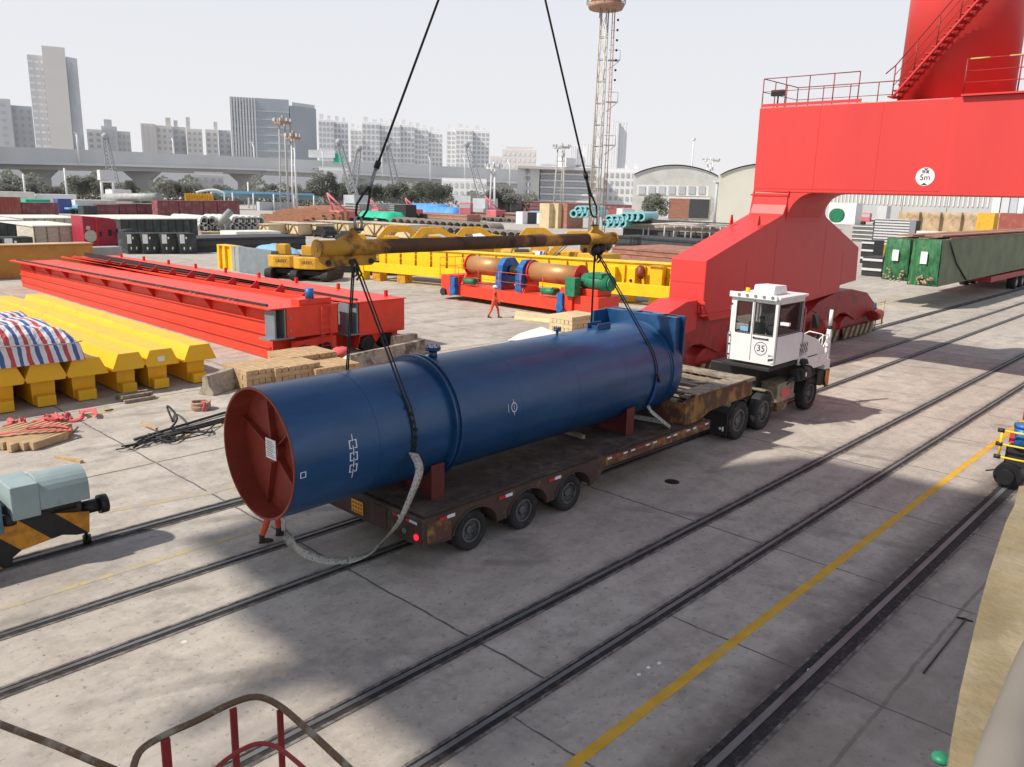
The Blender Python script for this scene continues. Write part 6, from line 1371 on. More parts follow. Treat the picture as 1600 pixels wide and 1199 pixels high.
for xx in (a[0]+.8, a2[1]-.8):
    q = MB(); q.cyl((xx, a[2]-.05, .5), (xx, a[2]+.4, .5), .5, seg=14); q.build('wheel', 'rubber', t)
for (u0, u1, vt, vb, lb) in ((152, 186, 320, 335, 'left'), (187, 214, 319, 335, 'middle'), (215, 246, 319, 335, 'right')):
    cont('x', u0, u1, vt, vb, 'maroon', 'weathered maroon container, %s of the three in front of the pale yellow sheeted stack' % lb, nr=8)
blk('x', 118, 182, 313, 322, 4, 'pale_yellow_stack', 'whitewrap', 'pale yellow sheeted stack behind the maroon containers', 'stack', dist=190)
blk('x', 178, 206, 297, 306, 6, 'grey_hut', 'hazepink', 'pale grey block with battlement-like top behind the long pale pipe', 'block', dist=260)
a = PD(166, 309, 200); b = PD(248, 308, 185); q = MB(); q.cyl(a, b, .85, seg=18); q.box(a.x, a.x+.6, a.y-1, a.y+1, 0, a.z-.8); q.box(b.x-.6, b.x, b.y-1, b.y+1, 0, b.z-.8); tag(q.build('large_pipe', 'pipegrey'), 'very long pale green-grey pipe lying on supports in the far left yard', 'pipe')
for i, (u0, u1) in enumerate(((247, 280), (281, 318), (319, 340), (341, 375))):
    t = cont('x', u0, u1, 314, 338, 'maroon', ('leftmost', 'second', 'third', 'rightmost')[i]+' of the four dark maroon stacked cages in the middle-left yard', nr=6 if i < 2 else 3)
t = thing('barrier_row', 'row of orange-yellow barrier panels beyond the maroon cages', 'barriers', (*PD(310, 312, 200)[:2], 0))
for k in range(11):
    p = PD(290+k*4, 318, 200); q = MB(); q.box(p.x, p.x+.62, p.y, p.y+.2, 0, PD(290, 302, 200).z); q.build('panel', 'exca', t)
# white-topped rows
def row_white(u0, u1, vt, vb, lab, matb='palewood', topm='whitewrap', depth=5):
    x0, x1, y0, y1, z0, z1 = blk('x', u0, u1, vt, vb, depth, None, None, None, None)
    t = thing('covered_stack', lab, 'stack', ((x0+x1)/2, y0, 0)); q = MB(); q.box(x0, x1, y0, y1, .02, z1); q.build('stack', matb, t)
    q = MB(); q.box(x0-.1, x1+.1, y0-.15, y1+depth, z1+.002, z1+.10); q.build('top_sheet', topm, t)
    q = MB(); n = max(3, int((x1-x0)/.9))
    for k in range(n): xx = x0+(x1-x0)*k/n; q.box(xx, xx+.12, y0-.06, y0-.001, .05, z1-.05)
    q.build('battens', 'oldwood' if matb == 'palewood' else 'dark', t); return t
row_white(0, 38, 345, 374, 'black crate with white top sheet at the left edge, upper one', 'blackcrate')
row_white(40, 132, 342, 372, 'row of pale bundled boards under a long white sheet, behind', 'palewood')
row_white(55, 131, 354, 388, 'block of pale bundled boards in front of the white sheeted row', 'palewood')
row_white(190, 310, 343, 372, 'long row of dark crates under a white sheet behind the four labelled crates', 'blackcrate', depth=6)
def bcrate(u0, u1, vt, vb, lab):
    x0, x1, y0, y1, z0, z1 = blk('x', u0, u1, vt, vb, 2.2, None, None, None, None)
    t = thing('black_crate', lab, 'crate', ((x0+x1)/2, y0, 0), 'black crates with white paper labels'); q = MB(); q.box(x0+.03, x1-.03, y0, y1, .02, z1); q.build('box', 'blackcrate', t, bevel=.03)
    w_ = x1-x0
    q = MB(); q.box(x0+.05, x0+w_*.28, y0-.03, y0-.001, z1-.85, z1-.02); q.box(x0+w_*.34, x0+w_*.42, y0-.03, y0-.001, z1-.45, z1-.25); q.build('paper_label', 'paper', t)
    q = MB(); q.box(x0+w_*.2, x0+w_*.27, y0-.03, y0-.001, .4, .65); q.box(x0+w_*.55, x0+w_*.62, y0-.03, y0-.001, .4, .65); q.split('white_mark', 'paper', t)
    q = MB(); q.box(x0+.02, x1-.02, y0-.02, y1+.02, z1+.001, z1+.05); q.build('lid', 'dark', t)
for i, (a_, b_2) in enumerate(((200, 224), (224, 254), (254, 282), (282, 309))): bcrate(a_, b_2, 366, 397, ('first', 'second', 'third', 'fourth')[i]+' of the four labelled black crates, counted from the red machine')
bcrate(8, 54, 372, 392, 'black crate with a white paper sheet at the left edge, lower one')
bcrate(-20, 7, 374, 392, 'black crate cut by the left edge of the photo')
x0, x1, y0, y1, z0, z1 = blk('x', 133, 186, 338, 391, 3.0, None, None, None, None)
t = thing('red_machine', 'dark red machine casing with a round opening, standing left of the black crates', 'machine', ((x0+x1)/2, y0, 0)); w_ = x1-x0
q = MB(); q.prism([(x0, .02), (x1, .02), (x1+w_*.14, z1*.35), (x1, z1*.62), (x1-.1, z1*.86), (x1-w_*.2, z1*.94), (x0, z1)], 'y', y0, y1); q.build('casing', 'crimson', t, bevel=.06)
q = MB(); q.box(x0+w_*.36, x0+w_*.40, y0-.08, y0-.001, .02, z1*.97); q.build('edge_rib', 'gred_dark', t)
q = MB(); q.cyl((x0+w_*.2, y0-.06, z1*.42), (x0+w_*.2, y0-.001, z1*.42), .55, seg=18); q.cyl((x0+w_*.14, y0-.05, z1*.66), (x0+w_*.14, y0-.001, z1*.66), .2, seg=12); q.build('round_cover', 'palewood', t)
q = MB(); q.box(x0+w_*.72, x0+w_*.82, y0-.05, y0-.001, z1*.42, z1*.60); q.box(x0+w_*.47, x0+w_*.53, y0-.05, y0-.001, z1*.40, z1*.55); q.build('slot', 'black', t)
q = MB(); q.cyl((x1-.1, y0-.2, z1*.5), (x1+1.4, y0-.2, z1*.5), .4, seg=14); q.build('shaft', 'hbeam', t)
plank(150, 397, 210, 375, .35, .25, 'hbeam', 'dark steel beam leaning in front of the pale board stacks', .2)
# pipe ring stack
t = thing('pipe_stack', 'stack of thick-walled grey concrete pipes seen end-on in two layers', 'pipes', (*G(360, 364)[:2], 0))
Yp = G(360, 364).y
for r_, (vc, us) in enumerate(((356, (317, 326, 337, 346, 366, 375, 385, 394, 403)), (346, (320, 332, 371, 380, 390, 399, 408)))):
    for u in us:
        p = PY(u, vc, Yp); q = MB(); q.ring(Yp, Yp+9, p.x, p.z, .44, .70, 20, 'y'); q.build('pipe', 'ringgrey', t)
q = MB(); a = PY(337, 350, Yp+.3); b = PY(360, 350, Yp+.3); q.box(a.x, b.x, Yp+.2, Yp+7, .3, PY(350, 342, Yp).z); q.cyl((a.x, Yp+.1, 1.0), (b.x, Yp+.1, 2.9), .5); q.build('loose_pipes', 'pipegrey', t)
q = MB(); a = PY(312, 366, Yp-2); b = PY(418, 366, Yp-2); q.box(a.x, b.x, Yp-2.5, Yp-.3, .02, PY(360, 362, Yp-2).z); tag(q.build('timber_stack', 'tan'), 'long low orange timber stack in front of the thick grey pipes', 'timber')
def hst(u0, u1, vt, vb, mode, n, lab, mat='hbeam', depth=4, mat2='hflange'):
    x0, x1, y0, y1, z0, z1 = blk(mode, u0, u1, vt, vb, depth, None, None, None, None)
    t = thing('steel_stack', lab, 'steel', ((x0+x1)/2, (y0+y1)/2, 0)); q = MB(); q.box(x0, x1, y0, y1, .02, z1); q.build('stack', mat, t)
    q = MB()
    for k in range(n):
        z_ = z1*(k+.6)/n
        if mode == 'x': q.box(x0, x1, y0-.08, y0-.001, z_, z_+z1*.25/n)
        else: q.box(x0-.08, x0-.001, y0, y1, z_, z_+z1*.25/n)
    q.build('layer_edges', mat2, t); return t
hst(306, 478, 371, 392, 'x', 2, 'long black steel sections stacked behind the grey clad frame', 'hbeam', 5, 'dark')
q = MB(); a = G(370, 376); b = G(455, 376); q.box(a.x, b.x, a.y, a.y+4, 1.0, PY(400, 371, a.y).z+.1); tag(q.build('pale_sheet', 'whitewrap'), 'pale sheet on top of the black steel sections', 'sheet')
# rusty long products
def heap(u0, u1, vt, vb, mat, lab, rows=6, depth=14, nm='steel_bars'):
    a = G(u0, vb); b = G(u1, vb); t = thing(nm, lab, 'steel', (a.x, a.y, 0)); zt_ = PX((u0+u1)/2, vt, a.x+depth).z
    for k in range(rows):
        f = k/rows; q = MB(); dx = depth*f; A_ = PX(u0+(u1-u0)*.10*f, vb, a.x).y; B2 = PX(u1-(u1-u0)*.1*f, vb, a.x).y
        y_a, y_b = max(A_, B2)+dx*.8, min(A_, B2)+dx*.4
        for j in range(4): q.box(a.x+dx+j*depth/rows/4, a.x+dx+(j+.8)*depth/rows/4, y_b+rn.uniform(-2, 2), y_a+rn.uniform(-2, 2), .02, .5+(zt_-.5)*(f+.3)/1.3+rn.uniform(-.12, .12))
        q.build('bundle', mat, t)
    return t
heap(385, 470, 322, 350, 'rustpile', 'stepped pile of long rust-brown bars left of the black scrap heap')
heap(440, 530, 318, 334, 'rustplate', 'far stepped pile of pale rusty bars behind the light masts', 5, 20)
t = thing('scrap_heap', 'black tangled heap of scrap like brushwood behind the crates', 'scrap', (*G(498, 349)[:2], 0)); c = G(498, 349); q = MB()
for k in range(340):
    a_ = rn.uniform(-1, 1); b_ = rn.uniform(-1, 1); h = max(.1, 2.3*(1-abs(a_)**1.6))*rn.uniform(.2, 1.1); r = Vector((c.x+CR.x*a_*4.3+rn.uniform(-1, 1), c.y+CR.y*a_*4.3+rn.uniform(-1, 1), h)); dd = Vector((rn.uniform(-1, 1), rn.uniform(-1, 1), rn.uniform(-.2, .8)))*.55; q.cyl(r-dd, r+dd, .07, .04, seg=4)
q.sphere((c.x, c.y, .1), 1, 14, 8, (4, 4, 1.3), 0, .15); q.build('tangle', 'scrap', t)
# plywood crates with diagonal battens
def plycrate(u0, u1, vt, vb, lab, nd=2):
    x0, x1, y0, y1, z0, z1 = blk('y', u0, u1, vt, vb, 3.0, None, None, None, None)
    t = thing('plywood_crate', lab, 'crate', (x0, (y0+y1)/2, 0)); q = MB(); q.box(x0, x1, y0, y1, .15, z1); q.build('box', 'cratewood', t)
    q = MB(); L_ = y1-y0; e = x0-.05
    for k in range(nd):
        a, m_, b = y0+L_*k/nd, y0+L_*(k+.5)/nd, y0+L_*(k+1)/nd
        for p_, r_ in (((e, a, .2), (e, m_, z1-.05)), ((e, m_, z1-.05), (e, b, .2)), ((e, b, .2), (e, b, z1-.05))): q.tube([p_, r_], .11, 4)
    q.tube([(e, y0, z1-.06), (e, y1, z1-.06)], .08, 4); q.tube([(e, y0, .2), (e, y1, .2)], .08, 4); q.build('battens', 'batten', t)
    q = MB(); q.box(x0-.1, x1+.3, y0-.1, y1+.1, z1, z1+.07); q.build('lid', 'palewood', t)
plycrate(405, 420, 351, 367, 'small end crate with crossed battens left of the long plywood crate', 1)
plycrate(423, 466, 349, 367, 'long plywood crate with zigzag battens', 3)
plycrate(467, 494, 350, 368, 'grey-sided plywood crate with V battens', 2)
plycrate(495, 545, 347, 366, 'large plywood crate behind the black car', 3)
plycrate(560, 640, 350, 372, 'large plywood crate behind the leftmost excavator booms', 3)
def car(u, v, lab, mat, L_=4.4, rz=None, z=0):
    p = G(u, v); t = lthing('parked_car', lab, 'car', (p.x, p.y, 0), rz if rz is not None else R_(80))
    q = MB(); q.prism([(-L_/2, .3), (L_/2, .3), (L_/2, .85), (L_*.22, .95), (L_*.10, 1.45), (-L_*.25, 1.45), (-L_*.42, .98), (-L_/2, .9)], 'y', -.85, .85); q.build('body', mat, t, bevel=.08)
    q = MB(); q.prism([(L_*.19, .98), (L_*.09, 1.40), (-L_*.24, 1.40), (-L_*.38, 1.0)], 'y', -.87, .87); q.build('side_windows', 'glass', t)
    for sx in (-1, 1):
        for sy in (-1, 1): q = MB(); q.cyl((sx*L_*.31, sy*.66, .33), (sx*L_*.31, sy*.88, .33), .33, seg=14); q.build('wheel', 'rubber', t)
car(507, 371, 'black car parked in front of the plywood crates', 'black')
car(745, 383, 'white car among the excavators, seen over the spreader bar', 'white', rz=R_(60)); car(545, 380, 'dark grey car behind the excavator seen from behind', 'dark')
# tarps
def tarp(u0, u1, vt, vb, mat, lab, mode='y', depth=5, D=None):
    x0, x1, y0, y1, z0, z1 = blk(mode, u0, u1, vt, vb, depth, None, None, None, None, dist=D)
    q = MB(); n = 14; m_ = 6; vs = []
    for j in range(m_+1):
        for i in range(n+1):
            a = i/n; b = j/m_; e = min(1, min(a, 1-a)*7)**.5*min(1, min(b+.02, 1.02-b)*5)**.4; vs.append((x0+(x1-x0)*b, y0+(y1-y0)*a, .05+(z1-.05)*e*(1+.06*math.sin(a*23+b*5))))
    q.add(vs, [(j*(n+1)+i, j*(n+1)+i+1, (j+1)*(n+1)+i+1, (j+1)*(n+1)+i) for j in range(m_) for i in range(n)], True)
    return tag(q.build('tarpaulin_stack', mat), lab, 'tarpaulin')
tarp(553, 610, 331, 347, 'greentarp', 'bright green rounded tarpaulin behind the left shackle')
tarp(633, 688, 319, 337, 'bluetarp', 'sky blue tarpaulin covered stack in the middle distance'); tarp(660, 712, 324, 339, 'bluetarp', 'crumpled pale blue tarpaulin right of the sky blue stack')
blk('y', 616, 634, 320, 344, 3, 'dark_stack', 'dark', 'dark block between the green and the blue tarpaulins', 'block')
for i, (u0, u1, vt, vb) in enumerate(((540, 562, 318, 338), (562, 590, 318, 334), (590, 632, 319, 334))): hst(u0, u1, vt, vb, 'y', 5, ('left', 'middle', 'right')[i]+' block of pale grey steel bundles behind the green tarpaulin', 'pipegrey', 4, 'hbeam')
hst(655, 730, 334, 345, 'y', 2, 'long brown steel plates behind the arched segments', 'rustplate', 4); hst(742, 812, 333, 346, 'y', 2, 'long brown steel plates right of the red truck', 'rustplate', 4, 'hbeam')
hst(765, 1000, 317, 334, 'y', 3, 'long dark violet-brown steel stack in front of the white office block', 'maroon', 5, 'hbeam')
# arched segments
def arcs(u0, u1, vb, n, r, lab):
    a = G(u0, vb); t = thing('steel_segments', lab, 'steel', (a.x, a.y, 0))
    for k in range(n):
        p = PX(u0+(u1-u0)*k/max(1, n-1), vb, a.x+1.0); q = MB(); q.ring(p.y, p.y+r*1.0, 0, .2, r*.86, r, 12, 'y', 0, math.pi)
        q.v = [(a.x+(y-p.y)*3.0, p.y+x, z_) for x, y, z_ in q.v]; q.build('arched_segment', 'halfpipe', t)
arcs(622, 765, 352, 14, 1.15, 'rear row of arched brown steel segments in the middle yard'); arcs(640, 830, 362, 17, 1.0, 'front row of arched brown steel segments above the spreader bar'); arcs(600, 650, 348, 5, 1.0, 'short row of pale arched segments right of the green tarpaulin'); arcs(735, 800, 345, 6, .9, 'distant short row of arched segments left of the loading frame')
# cyan pipes
def cpipes(rows, lab, L_=8, r=.62):
    t = None
    for v, us in rows:
        for u in us:
            p0 = PD(u, v, rows_D)
            if t is None: t = thing('pipe_stack', lab, 'pipes', (p0.x, p0.y, 0))
            q = MB(); q.ring(0, L_, 0, 0, r*.62, r, 18, 'y'); dx, dy = .95, .35
            n_ = math.hypot(dx, dy)
            q.v = [(p0.x+y*dx/n_-x*dy/n_, p0.y+y*dy/n_+x*dx/n_, p0.z+z_) for x, y, z_ in q.v]; q.build('pipe', 'cyan', t)
            if v == rows[0][0] : pass
rows_D = 125
cpipes(((328, (903, 910, 917)), (334, (896, 905, 913, 921))), 'smaller stack of cyan pipes left of the tall mast'); rows_D = 112
cpipes(((339, (975, 983, 992, 1001)), (343, (951, 960, 968)), (349, (945, 954, 963, 972))), 'larger stack of cyan pipes right of the tall mast')
# H beams & plates
t = hst(972, 1150, 346, 386, 'y', 1, 'dark stack of large H-beams seen end-on left of the red crane leg', 'hbeam', 3, 'hflange')
xb = t.location.x-2.2
q = MB(); us = [(1004, 355, 376), (1012, 355, 378), (1037, 353, 379), (1052, 352, 380), (1070, 352, 380), (1079, 352, 381), (1096, 353, 383), (1108, 354, 384), (1124, 355, 384), (1136, 356, 384)]
for u, va, vb_ in us: q.tube([PX(u, vb_, xb), PX(u+2, va, xb)], .11, 4)
q.split('web_edge', 'postpale', t)
q = MB(); q.tube([PX(985, 352, xb), PX(1060, 349, xb), PX(1145, 352, xb)], .16, 4); q.tube([PX(1045, 351, xb-.6), PX(1150, 355, xb-.6)], .14, 4); q.build('top_flange_edges', 'postpale', t)
q = MB()
for u, va, vb_ in us: q.tube([PX(u-9, vb_+.5, xb), PX(u+8, vb_+.5, xb)], .09, 4)
q.split('flange_edge', 'postpale', t)
hst(955, 1120, 392, 414, 'y', 3, 'broad low stack of rust-red steel plates right of the spreader bar end', 'rustplate', 9, 'rustplate'); hst(960, 1090, 372, 392, 'y', 2, 'grey-brown flat plate stack behind the rust-red plates', 'hbeam', 5, 'dark'); hst(940, 1080, 412, 424, 'y', 2, 'lowest front stack of rusty plates above the yellow girder', 'rustplate', 3, 'rustplate')
# trucks and red machines far off
def fartruck(u, v, s, mat, lab, D=None):
    p = G(u, v) if D is None else PD(u, v, D); p.z = 0; t = lthing('truck', lab, 'truck', p, math.atan2(p.y, p.x)-R_(100))
    q = MB(); q.box(-1.2*s, 1.2*s, -1.1*s, 1.1*s, .9*s, 3.2*s); q.build('cab', mat, t, bevel=.2*s)
    q = MB(); q.box(-1.0*s, 1.0*s, -1.13*s, -1.11*s, 2.1*s, 2.9*s); q.box(-1.23*s, -1.21*s, -.9*s, .9*s, 2.0*s, 2.9*s); q.build('windscreen', 'hazewin', t)
    q = MB(); q.box(1.3*s, 7*s, -1.1*s, 1.1*s, 1.0*s, 1.4*s); q.build('load_bed', 'hbeam', t)
    for xx in (-.6, 2.5, 5.5): q = MB(); q.cyl((xx*s, -1.2*s, .5*s), (xx*s, 1.2*s, .5*s), .5*s, seg=12); q.build('wheel', 'rubber', t)
fartruck(728, 343, 1.25, 'pinkred', 'pink-red truck cab in the middle distance', None)
def redm(u, v, h, lab, D=150, bx=1):
    h *= .62; p = PD(u, v, D); p.z = 0; t = thing('mobile_crane', lab, 'crane', p); sgn = -1
    q = MB(); q.box(p.x-2*h, p.x+2*h, p.y-2*h, p.y+2*h, .8, 2.2*h+.8); q.build('body', 'pinkred', t, bevel=.15)
    q = MB(); a = Vector((p.x, p.y, 2.4*h)); b_ = a-CR*3.2*h+Vector((0, 0, 4.6*h)); c_ = a-CR*1.6*h
    q.tube([a+CR*1.6*h, b_], .22*h, 5); q.tube([c_, b_], .2*h, 5); q.tube([a+CR*.3*h, b_.lerp(c_, .4)], .15*h, 5); q.build('jib_frame', 'pinkred', t)
    for k in (-1.2, 1.2): q = MB(); q.cyl((p.x+k*h, p.y-2.1*h, .7), (p.x+k*h, p.y+2.1*h, .7), .7, seg=12); q.build('wheel', 'rubber', t)
redm(534, 325, 1.3, 'pink-red mobile crane with a raised jib left of the left hook'); redm(592, 326, 1.0, 'small pink-red crane just right of the left hook', 190); redm(648, 326, 1.1, 'pink-red crane with raised jib beyond the blue tarpaulin', 190); redm(775, 327, 1.3, 'pink-red crane near the left light mast base of the office block', 190)
t = thing('loading_frame', 'small white and blue site equipment behind the arched segments', 'equipment', (*G(830, 350)[:2], 0))
for (u0, u1, vt, vb, m_) in ((806, 816, 331, 350, 'hazewall'), (817, 824, 332, 350, 'hbeam'), (828, 843, 330, 342, 'ltblue'), (835, 862, 334, 350, 'hazewall')):
    blk('y', u0, u1, vt, vb, 3, 'unit', m_, None, None, parent=t)
for i, (u0, u1) in enumerate(((843, 858), (860, 872), (873, 886))): blk('y', u0, u1, 318, 336, 5, 'sheeted_stack', ('cratewood', 'cratewood', 'rustplate')[i], ('left', 'middle', 'right')[i]+' of three pale stacks below the white office block', 'stack', dist=160)
blk('y', 940, 975, 328, 337, 4, 'red_container', 'containerred', 'low red container right of the tall mast base', 'container', dist=190); blk('y', 963, 972, 326, 340, 4, 'white_van', 'hazewall', 'small white van body right of the tall mast', 'van', dist=170)
blk('y', 700, 745, 306, 318, 8, 'dark_shed', 'hazewin', 'dark low shed under the viaduct behind the pink-red truck', 'shed', dist=300); blk('y', 735, 790, 305, 320, 8, 'green_shed', 'leafgrey', 'grey-green low shed left of the office block', 'shed', dist=290)
# canopy roof with thin arch
t = thing('canopy_roof', 'long thin pale blue canopy roof in the far left-middle yard', 'roof', (*PD(400, 305, 230)[:2], 0))
a = PD(330, 297, 240); b = PD(490, 303, 240); q = MB(); q.add([a, b, b+CF*8, a+CF*8], [(0, 1, 2, 3)]); q.add([a-Vector((0, 0, .8)), b-Vector((0, 0, .4)), b, a], [(0, 1, 2, 3)]); q.build('roof_sheet', 'ltblue', t)
for k in range(6): p = a.lerp(b, k/5); q = MB(); q.cyl((p.x, p.y, 0), (p.x, p.y, p.z-.5), .2, seg=6); q.build('column', 'polegrey', t)
q = MB(); q.box(a.x+10, b.x-2, b.y+6, b.y+8, 0, 2.3); q.build('goods_below', 'hazewin', t)
t = thing('canopy_roof', 'curved pale roof edge left of the blue canopy', 'roof', (*PD(330, 300, 220)[:2], 0)); q = MB(); q.tube(smooth([PD(u, v, 225) for u, v in ((306, 301), (320, 298), (338, 297), (352, 303))], 4), .25, 6); q.build('roof_edge', 'hazewall', t)
for u in (308, 350): p = PD(u, 301, 225); q = MB(); q.cyl((p.x, p.y, 0), p, .2, seg=6); q.build('column', 'polegrey', t)
# watch tower / signal frame at left
t = thing('signal_frame', 'small white gantry tower standing under the viaduct at left', 'tower', (*PD(170, 300, 250)[:2], 0))
for u in (160, 178): a = PD(u, 305, 250); q = MB(); q.cyl((a.x, a.y, 0), (a.x, a.y, PD(u, 268, 250).z), .35, seg=6); q.build('post', 'hazewall', t)
a = PD(156, 283, 250); b = PD(181, 283, 250); q = MB(); q.tube([a, b], .45, 6); q.build('cross_beam', 'hazewall', t); a = PD(163, 272, 250); q = MB(); q.box(a.x-1.5, a.x+2.2, a.y-1, a.y+1, a.z-1.6, a.z+1); q.build('cabin', 'hazegrey', t)
# ---------------------------------------------------------------- right side under the crane: wrapped girders on trailers
def wrapped(pL, wdt, L_, z0, z1, lab, lowz):
    x, y = pL; t = thing('wrapped_girder', lab, 'girder', (x, y, 0))
    q = MB(); ny = 10; nz = 8; vs = []
    for j in range(nz+1):
        for i in range(ny+1):
            b = j/nz; a = i/ny; bul = .12*math.sin(a*math.pi)*math.sin(b*math.pi)+rn.uniform(-.05, .05); vs.append((x-bul*1.5, y+wdt*(a-.5)*(1-.08*b), z0+(z1-z0)*b+rn.uniform(-.03, .03)*(0 < j < nz)))
    q.add(vs, [(j*(ny+1)+i, j*(ny+1)+i+1, (j+1)*(ny+1)+i+1, (j+1)*(ny+1)+i) for j in range(nz) for i in range(ny)], True); q.build('wrapped_end', 'greenwrap', t)
    q = MB(); n = 44; vs = []; m_ = 4
    pr = [(-.5, 0), (-.5, .5), (-.46, 1), (.46, 1), (.5, .5), (.5, 0)]
    for i in range(n+1):
        for a, b in pr: vs.append((x+.02+L_*i/n, y+wdt*a*(1 if i % 2 else 1.025), z0+(z1-z0)*b*(1.0)+(.10 if i % 2 == 0 else 0)*(b == 1)*.2+i*.004))
    k_ = len(pr); q.add(vs, [(i*k_+j, (i+1)*k_+j, (i+1)*k_+(j+1) % k_, i*k_+(j+1) % k_) for i in range(n) for j in range(k_)], False); q.build('wrapped_body', 'olivewrap', t)
    q = MB(); q.box(x+1.0, x+L_, y-wdt*.3, y+wdt*.3, z1+.15, z1+.24); q.box(x+1.5, x+L_, y-wdt/2-.02, y-wdt/2+.06, z1+.02, z1+.12); q.build('ridge_batten', 'rustplate', t)
    q = MB(); q.box(x-.30, x-.24, y-.18, y+.2, z0+(z1-z0)*.48, z0+(z1-z0)*.74); q.build('paper_label', 'paper', t)
    q = MB()
    for k in range(20): c_ = Vector((x-.25+rn.uniform(-.08, .05), y+rn.uniform(-wdt*.40, wdt*.40), z0+rn.uniform(0, (z1-z0)*.28))); q.sphere(c_, .075, 6, 4)
    q.split('rope_knot', 'coil', t)
    q = MB(); q.tube([(x+1.2, y-wdt/2-.05, z1-.1), (x+3, y-wdt/2-.08, (z0+z1)/2), (x+6, y-wdt/2-.06, z0+.1)], .05, 6); q.build('tie_rope', 'dark', t)
    return t
XG = 54.0; g1a, g1b = PX(1370, 430, XG), PX(1410, 433, XG); g2a, g2b = PX(1420, 437, XG), PX(1463, 437, XG)
zt1 = PX(1395, 374, XG).z; zt2 = PX(1440, 374, XG).z
wrapped((XG+1.2, (g1a.y+g1b.y)/2+.1), abs(g1a.y-g1b.y), 40, 1.50, zt1, 'left green wrapped girder end with a white paper label on the far trailer', 1)
wrapped((XG, (g2a.y+g2b.y)/2), abs(g2a.y-g2b.y)+.15, 46, 1.42, zt2, 'right green wrapped girder with a long ribbed olive side on the far trailer', 1)
t = thing('flatbed_trailer', 'red low trailer carrying the green wrapped girders at the right', 'trailer', (75, g2a.y, 0)); yc = (g1b.y+g2a.y)/2
q = MB(); q.box(66, 100, yc-2.0, yc+2.0, 1.0, 1.39); q.build('deck', 'red_dirty', t)
for xx in (74, 76, 78, 80, 88, 90):
    for yy in (yc-1.7, yc+1.7): q = MB(); q.cyl((xx, yy-.3, .5), (xx, yy+.3, .5), .5, seg=16); wq = q.build('wheel', 'rubber', t); q = MB(); q.cyl((xx, yy-.32, .5), (xx, yy-.301, .5), .25, seg=12); q.build('hub', 'pipegrey', wq)
# stacks behind leg
def rack(u0, u1, vt, vb, n, lab, mat='dark', mat2='hazegrey', mode='y', cat='stack'):
    return hst(u0, u1, vt, vb, mode, n, lab, mat, 3, mat2)
rack(1363, 1417, 343, 382, 9, 'tall stack of grey slatted racks behind the left green girder', 'hazegrey', 'hbeam'); rack(1412, 1427, 345, 374, 5, 'narrow black crate beside the grey slatted racks')
blk('y', 1357, 1376, 382, 402, 3, 'yellow_crate', 'yellow2', 'yellow crate wedged left of the left green girder', 'crate'); rack(1343, 1362, 376, 412, 3, 'dark loaded rack just right of the crane leg'); rack(1345, 1376, 402, 432, 2, 'dark low rack below the yellow crate')
rack(1330, 1362, 352, 378, 4, 'flat grey-green steel sheets behind the crane leg', 'leafgrey', 'hazegrey')
for i in range(5): blk('y', 1402+i*33, 1434+i*33, 331+i*.5, 352, 3, 'timber_cargo', 'tan', ('first', 'second', 'third', 'fourth', 'fifth')[i]+' from the left of the tan cargo stacks below the grey warehouse', 'cargo', dist=200)
blk('y', 1560, 1640, 334, 352, 3, 'container', 'containerred', 'faded red container at the right edge below the crane beam', 'container', dist=190)
blk('y', 1525, 1552, 333, 352, 3, 'yellow_loader_body', 'exca', 'yellow vehicle in front of the tan cargo', 'vehicle', dist=180); blk('y', 1430, 1475, 362, 376, 3, 'white_sheeted_box', 'whitewrap', 'white sheeted box behind the right green girder', 'box'); blk('y', 1462, 1500, 366, 378, 2, 'yellow_bundle', 'exca', 'small yellow bundle right of the white sheeted box', 'bundle')
blk('y', 1428, 1560, 352, 362, 4, 'grey_plates', 'whwall', 'long light grey plates behind the green girders', 'plates'); 
t = thing('white_tanker', 'white building block with a round dark green tank in front, right of the crane leg', 'tank', (*G(1315, 352)[:2], 0))
blk('y', 1292, 1335, 317, 350, 5, 'white_block', 'hazewall', None, None, parent=t); p = PX(1306, 337, G(1315, 352).x-1.6); q = MB(); q.cyl(p, p+Vector((1.5, 0, 0)), 2.0, seg=26); q.build('green_tank', 'green', t)
fartruck(1352, 352, 1.1, 'pinkred', 'red truck right of the white block and green tank'); blk('y', 1362, 1392, 330, 344, 3, 'white_bales', 'whitewrap', 'row of white bales above the grey slatted racks', 'bales'); blk('y', 1370, 1385, 322, 334, 3, 'teal_drum', 'hazewin2', 'teal drum in front of the warehouse wall', 'drum', dist=230)
# warehouse under the beam
D0 = G(1300, 352); t = thing('warehouse', 'long grey warehouse with a pale ribbed band seen under the crane beam', 'warehouse', (150, 30, 0))
A = PD(1262, 330, 330); B2 = PD(1562, 340, 290); d = (B2-A); d.z = 0; L_ = d.length; d.normalize(); n_ = Vector((d.y, -d.x, 0)); zt_ = 10.5
if n_.x < 0: n_ = -n_
q = MB(); A0 = Vector((A.x, A.y, 0)); B0 = Vector((B2.x, B2.y, 0)); q.hexa([A0, B0, B0+n_*30, A0+n_*30], [p+Vector((0, 0, 15)) for p in (A0, B0, B0+n_*30, A0+n_*30)]); q.build('wall', 'whwall', t)
q = MB()
for k in range(46): p = A0+d*(L_*(k+.2)/46)-n_*.3; w_ = d*L_/46*.32; q.hexa([p+Vector((0, 0, 6.0)), p+w_+Vector((0, 0, 6.0)), p+w_+n_*.29+Vector((0, 0, 6.0)), p+n_*.29+Vector((0, 0, 6.0))], [p+Vector((0, 0, 15.6)), p+w_+Vector((0, 0, 15.6)), p+w_+n_*.29+Vector((0, 0, 15.6)), p+n_*.29+Vector((0, 0, 15.6))])
q.build('ribs', 'whrib', t)
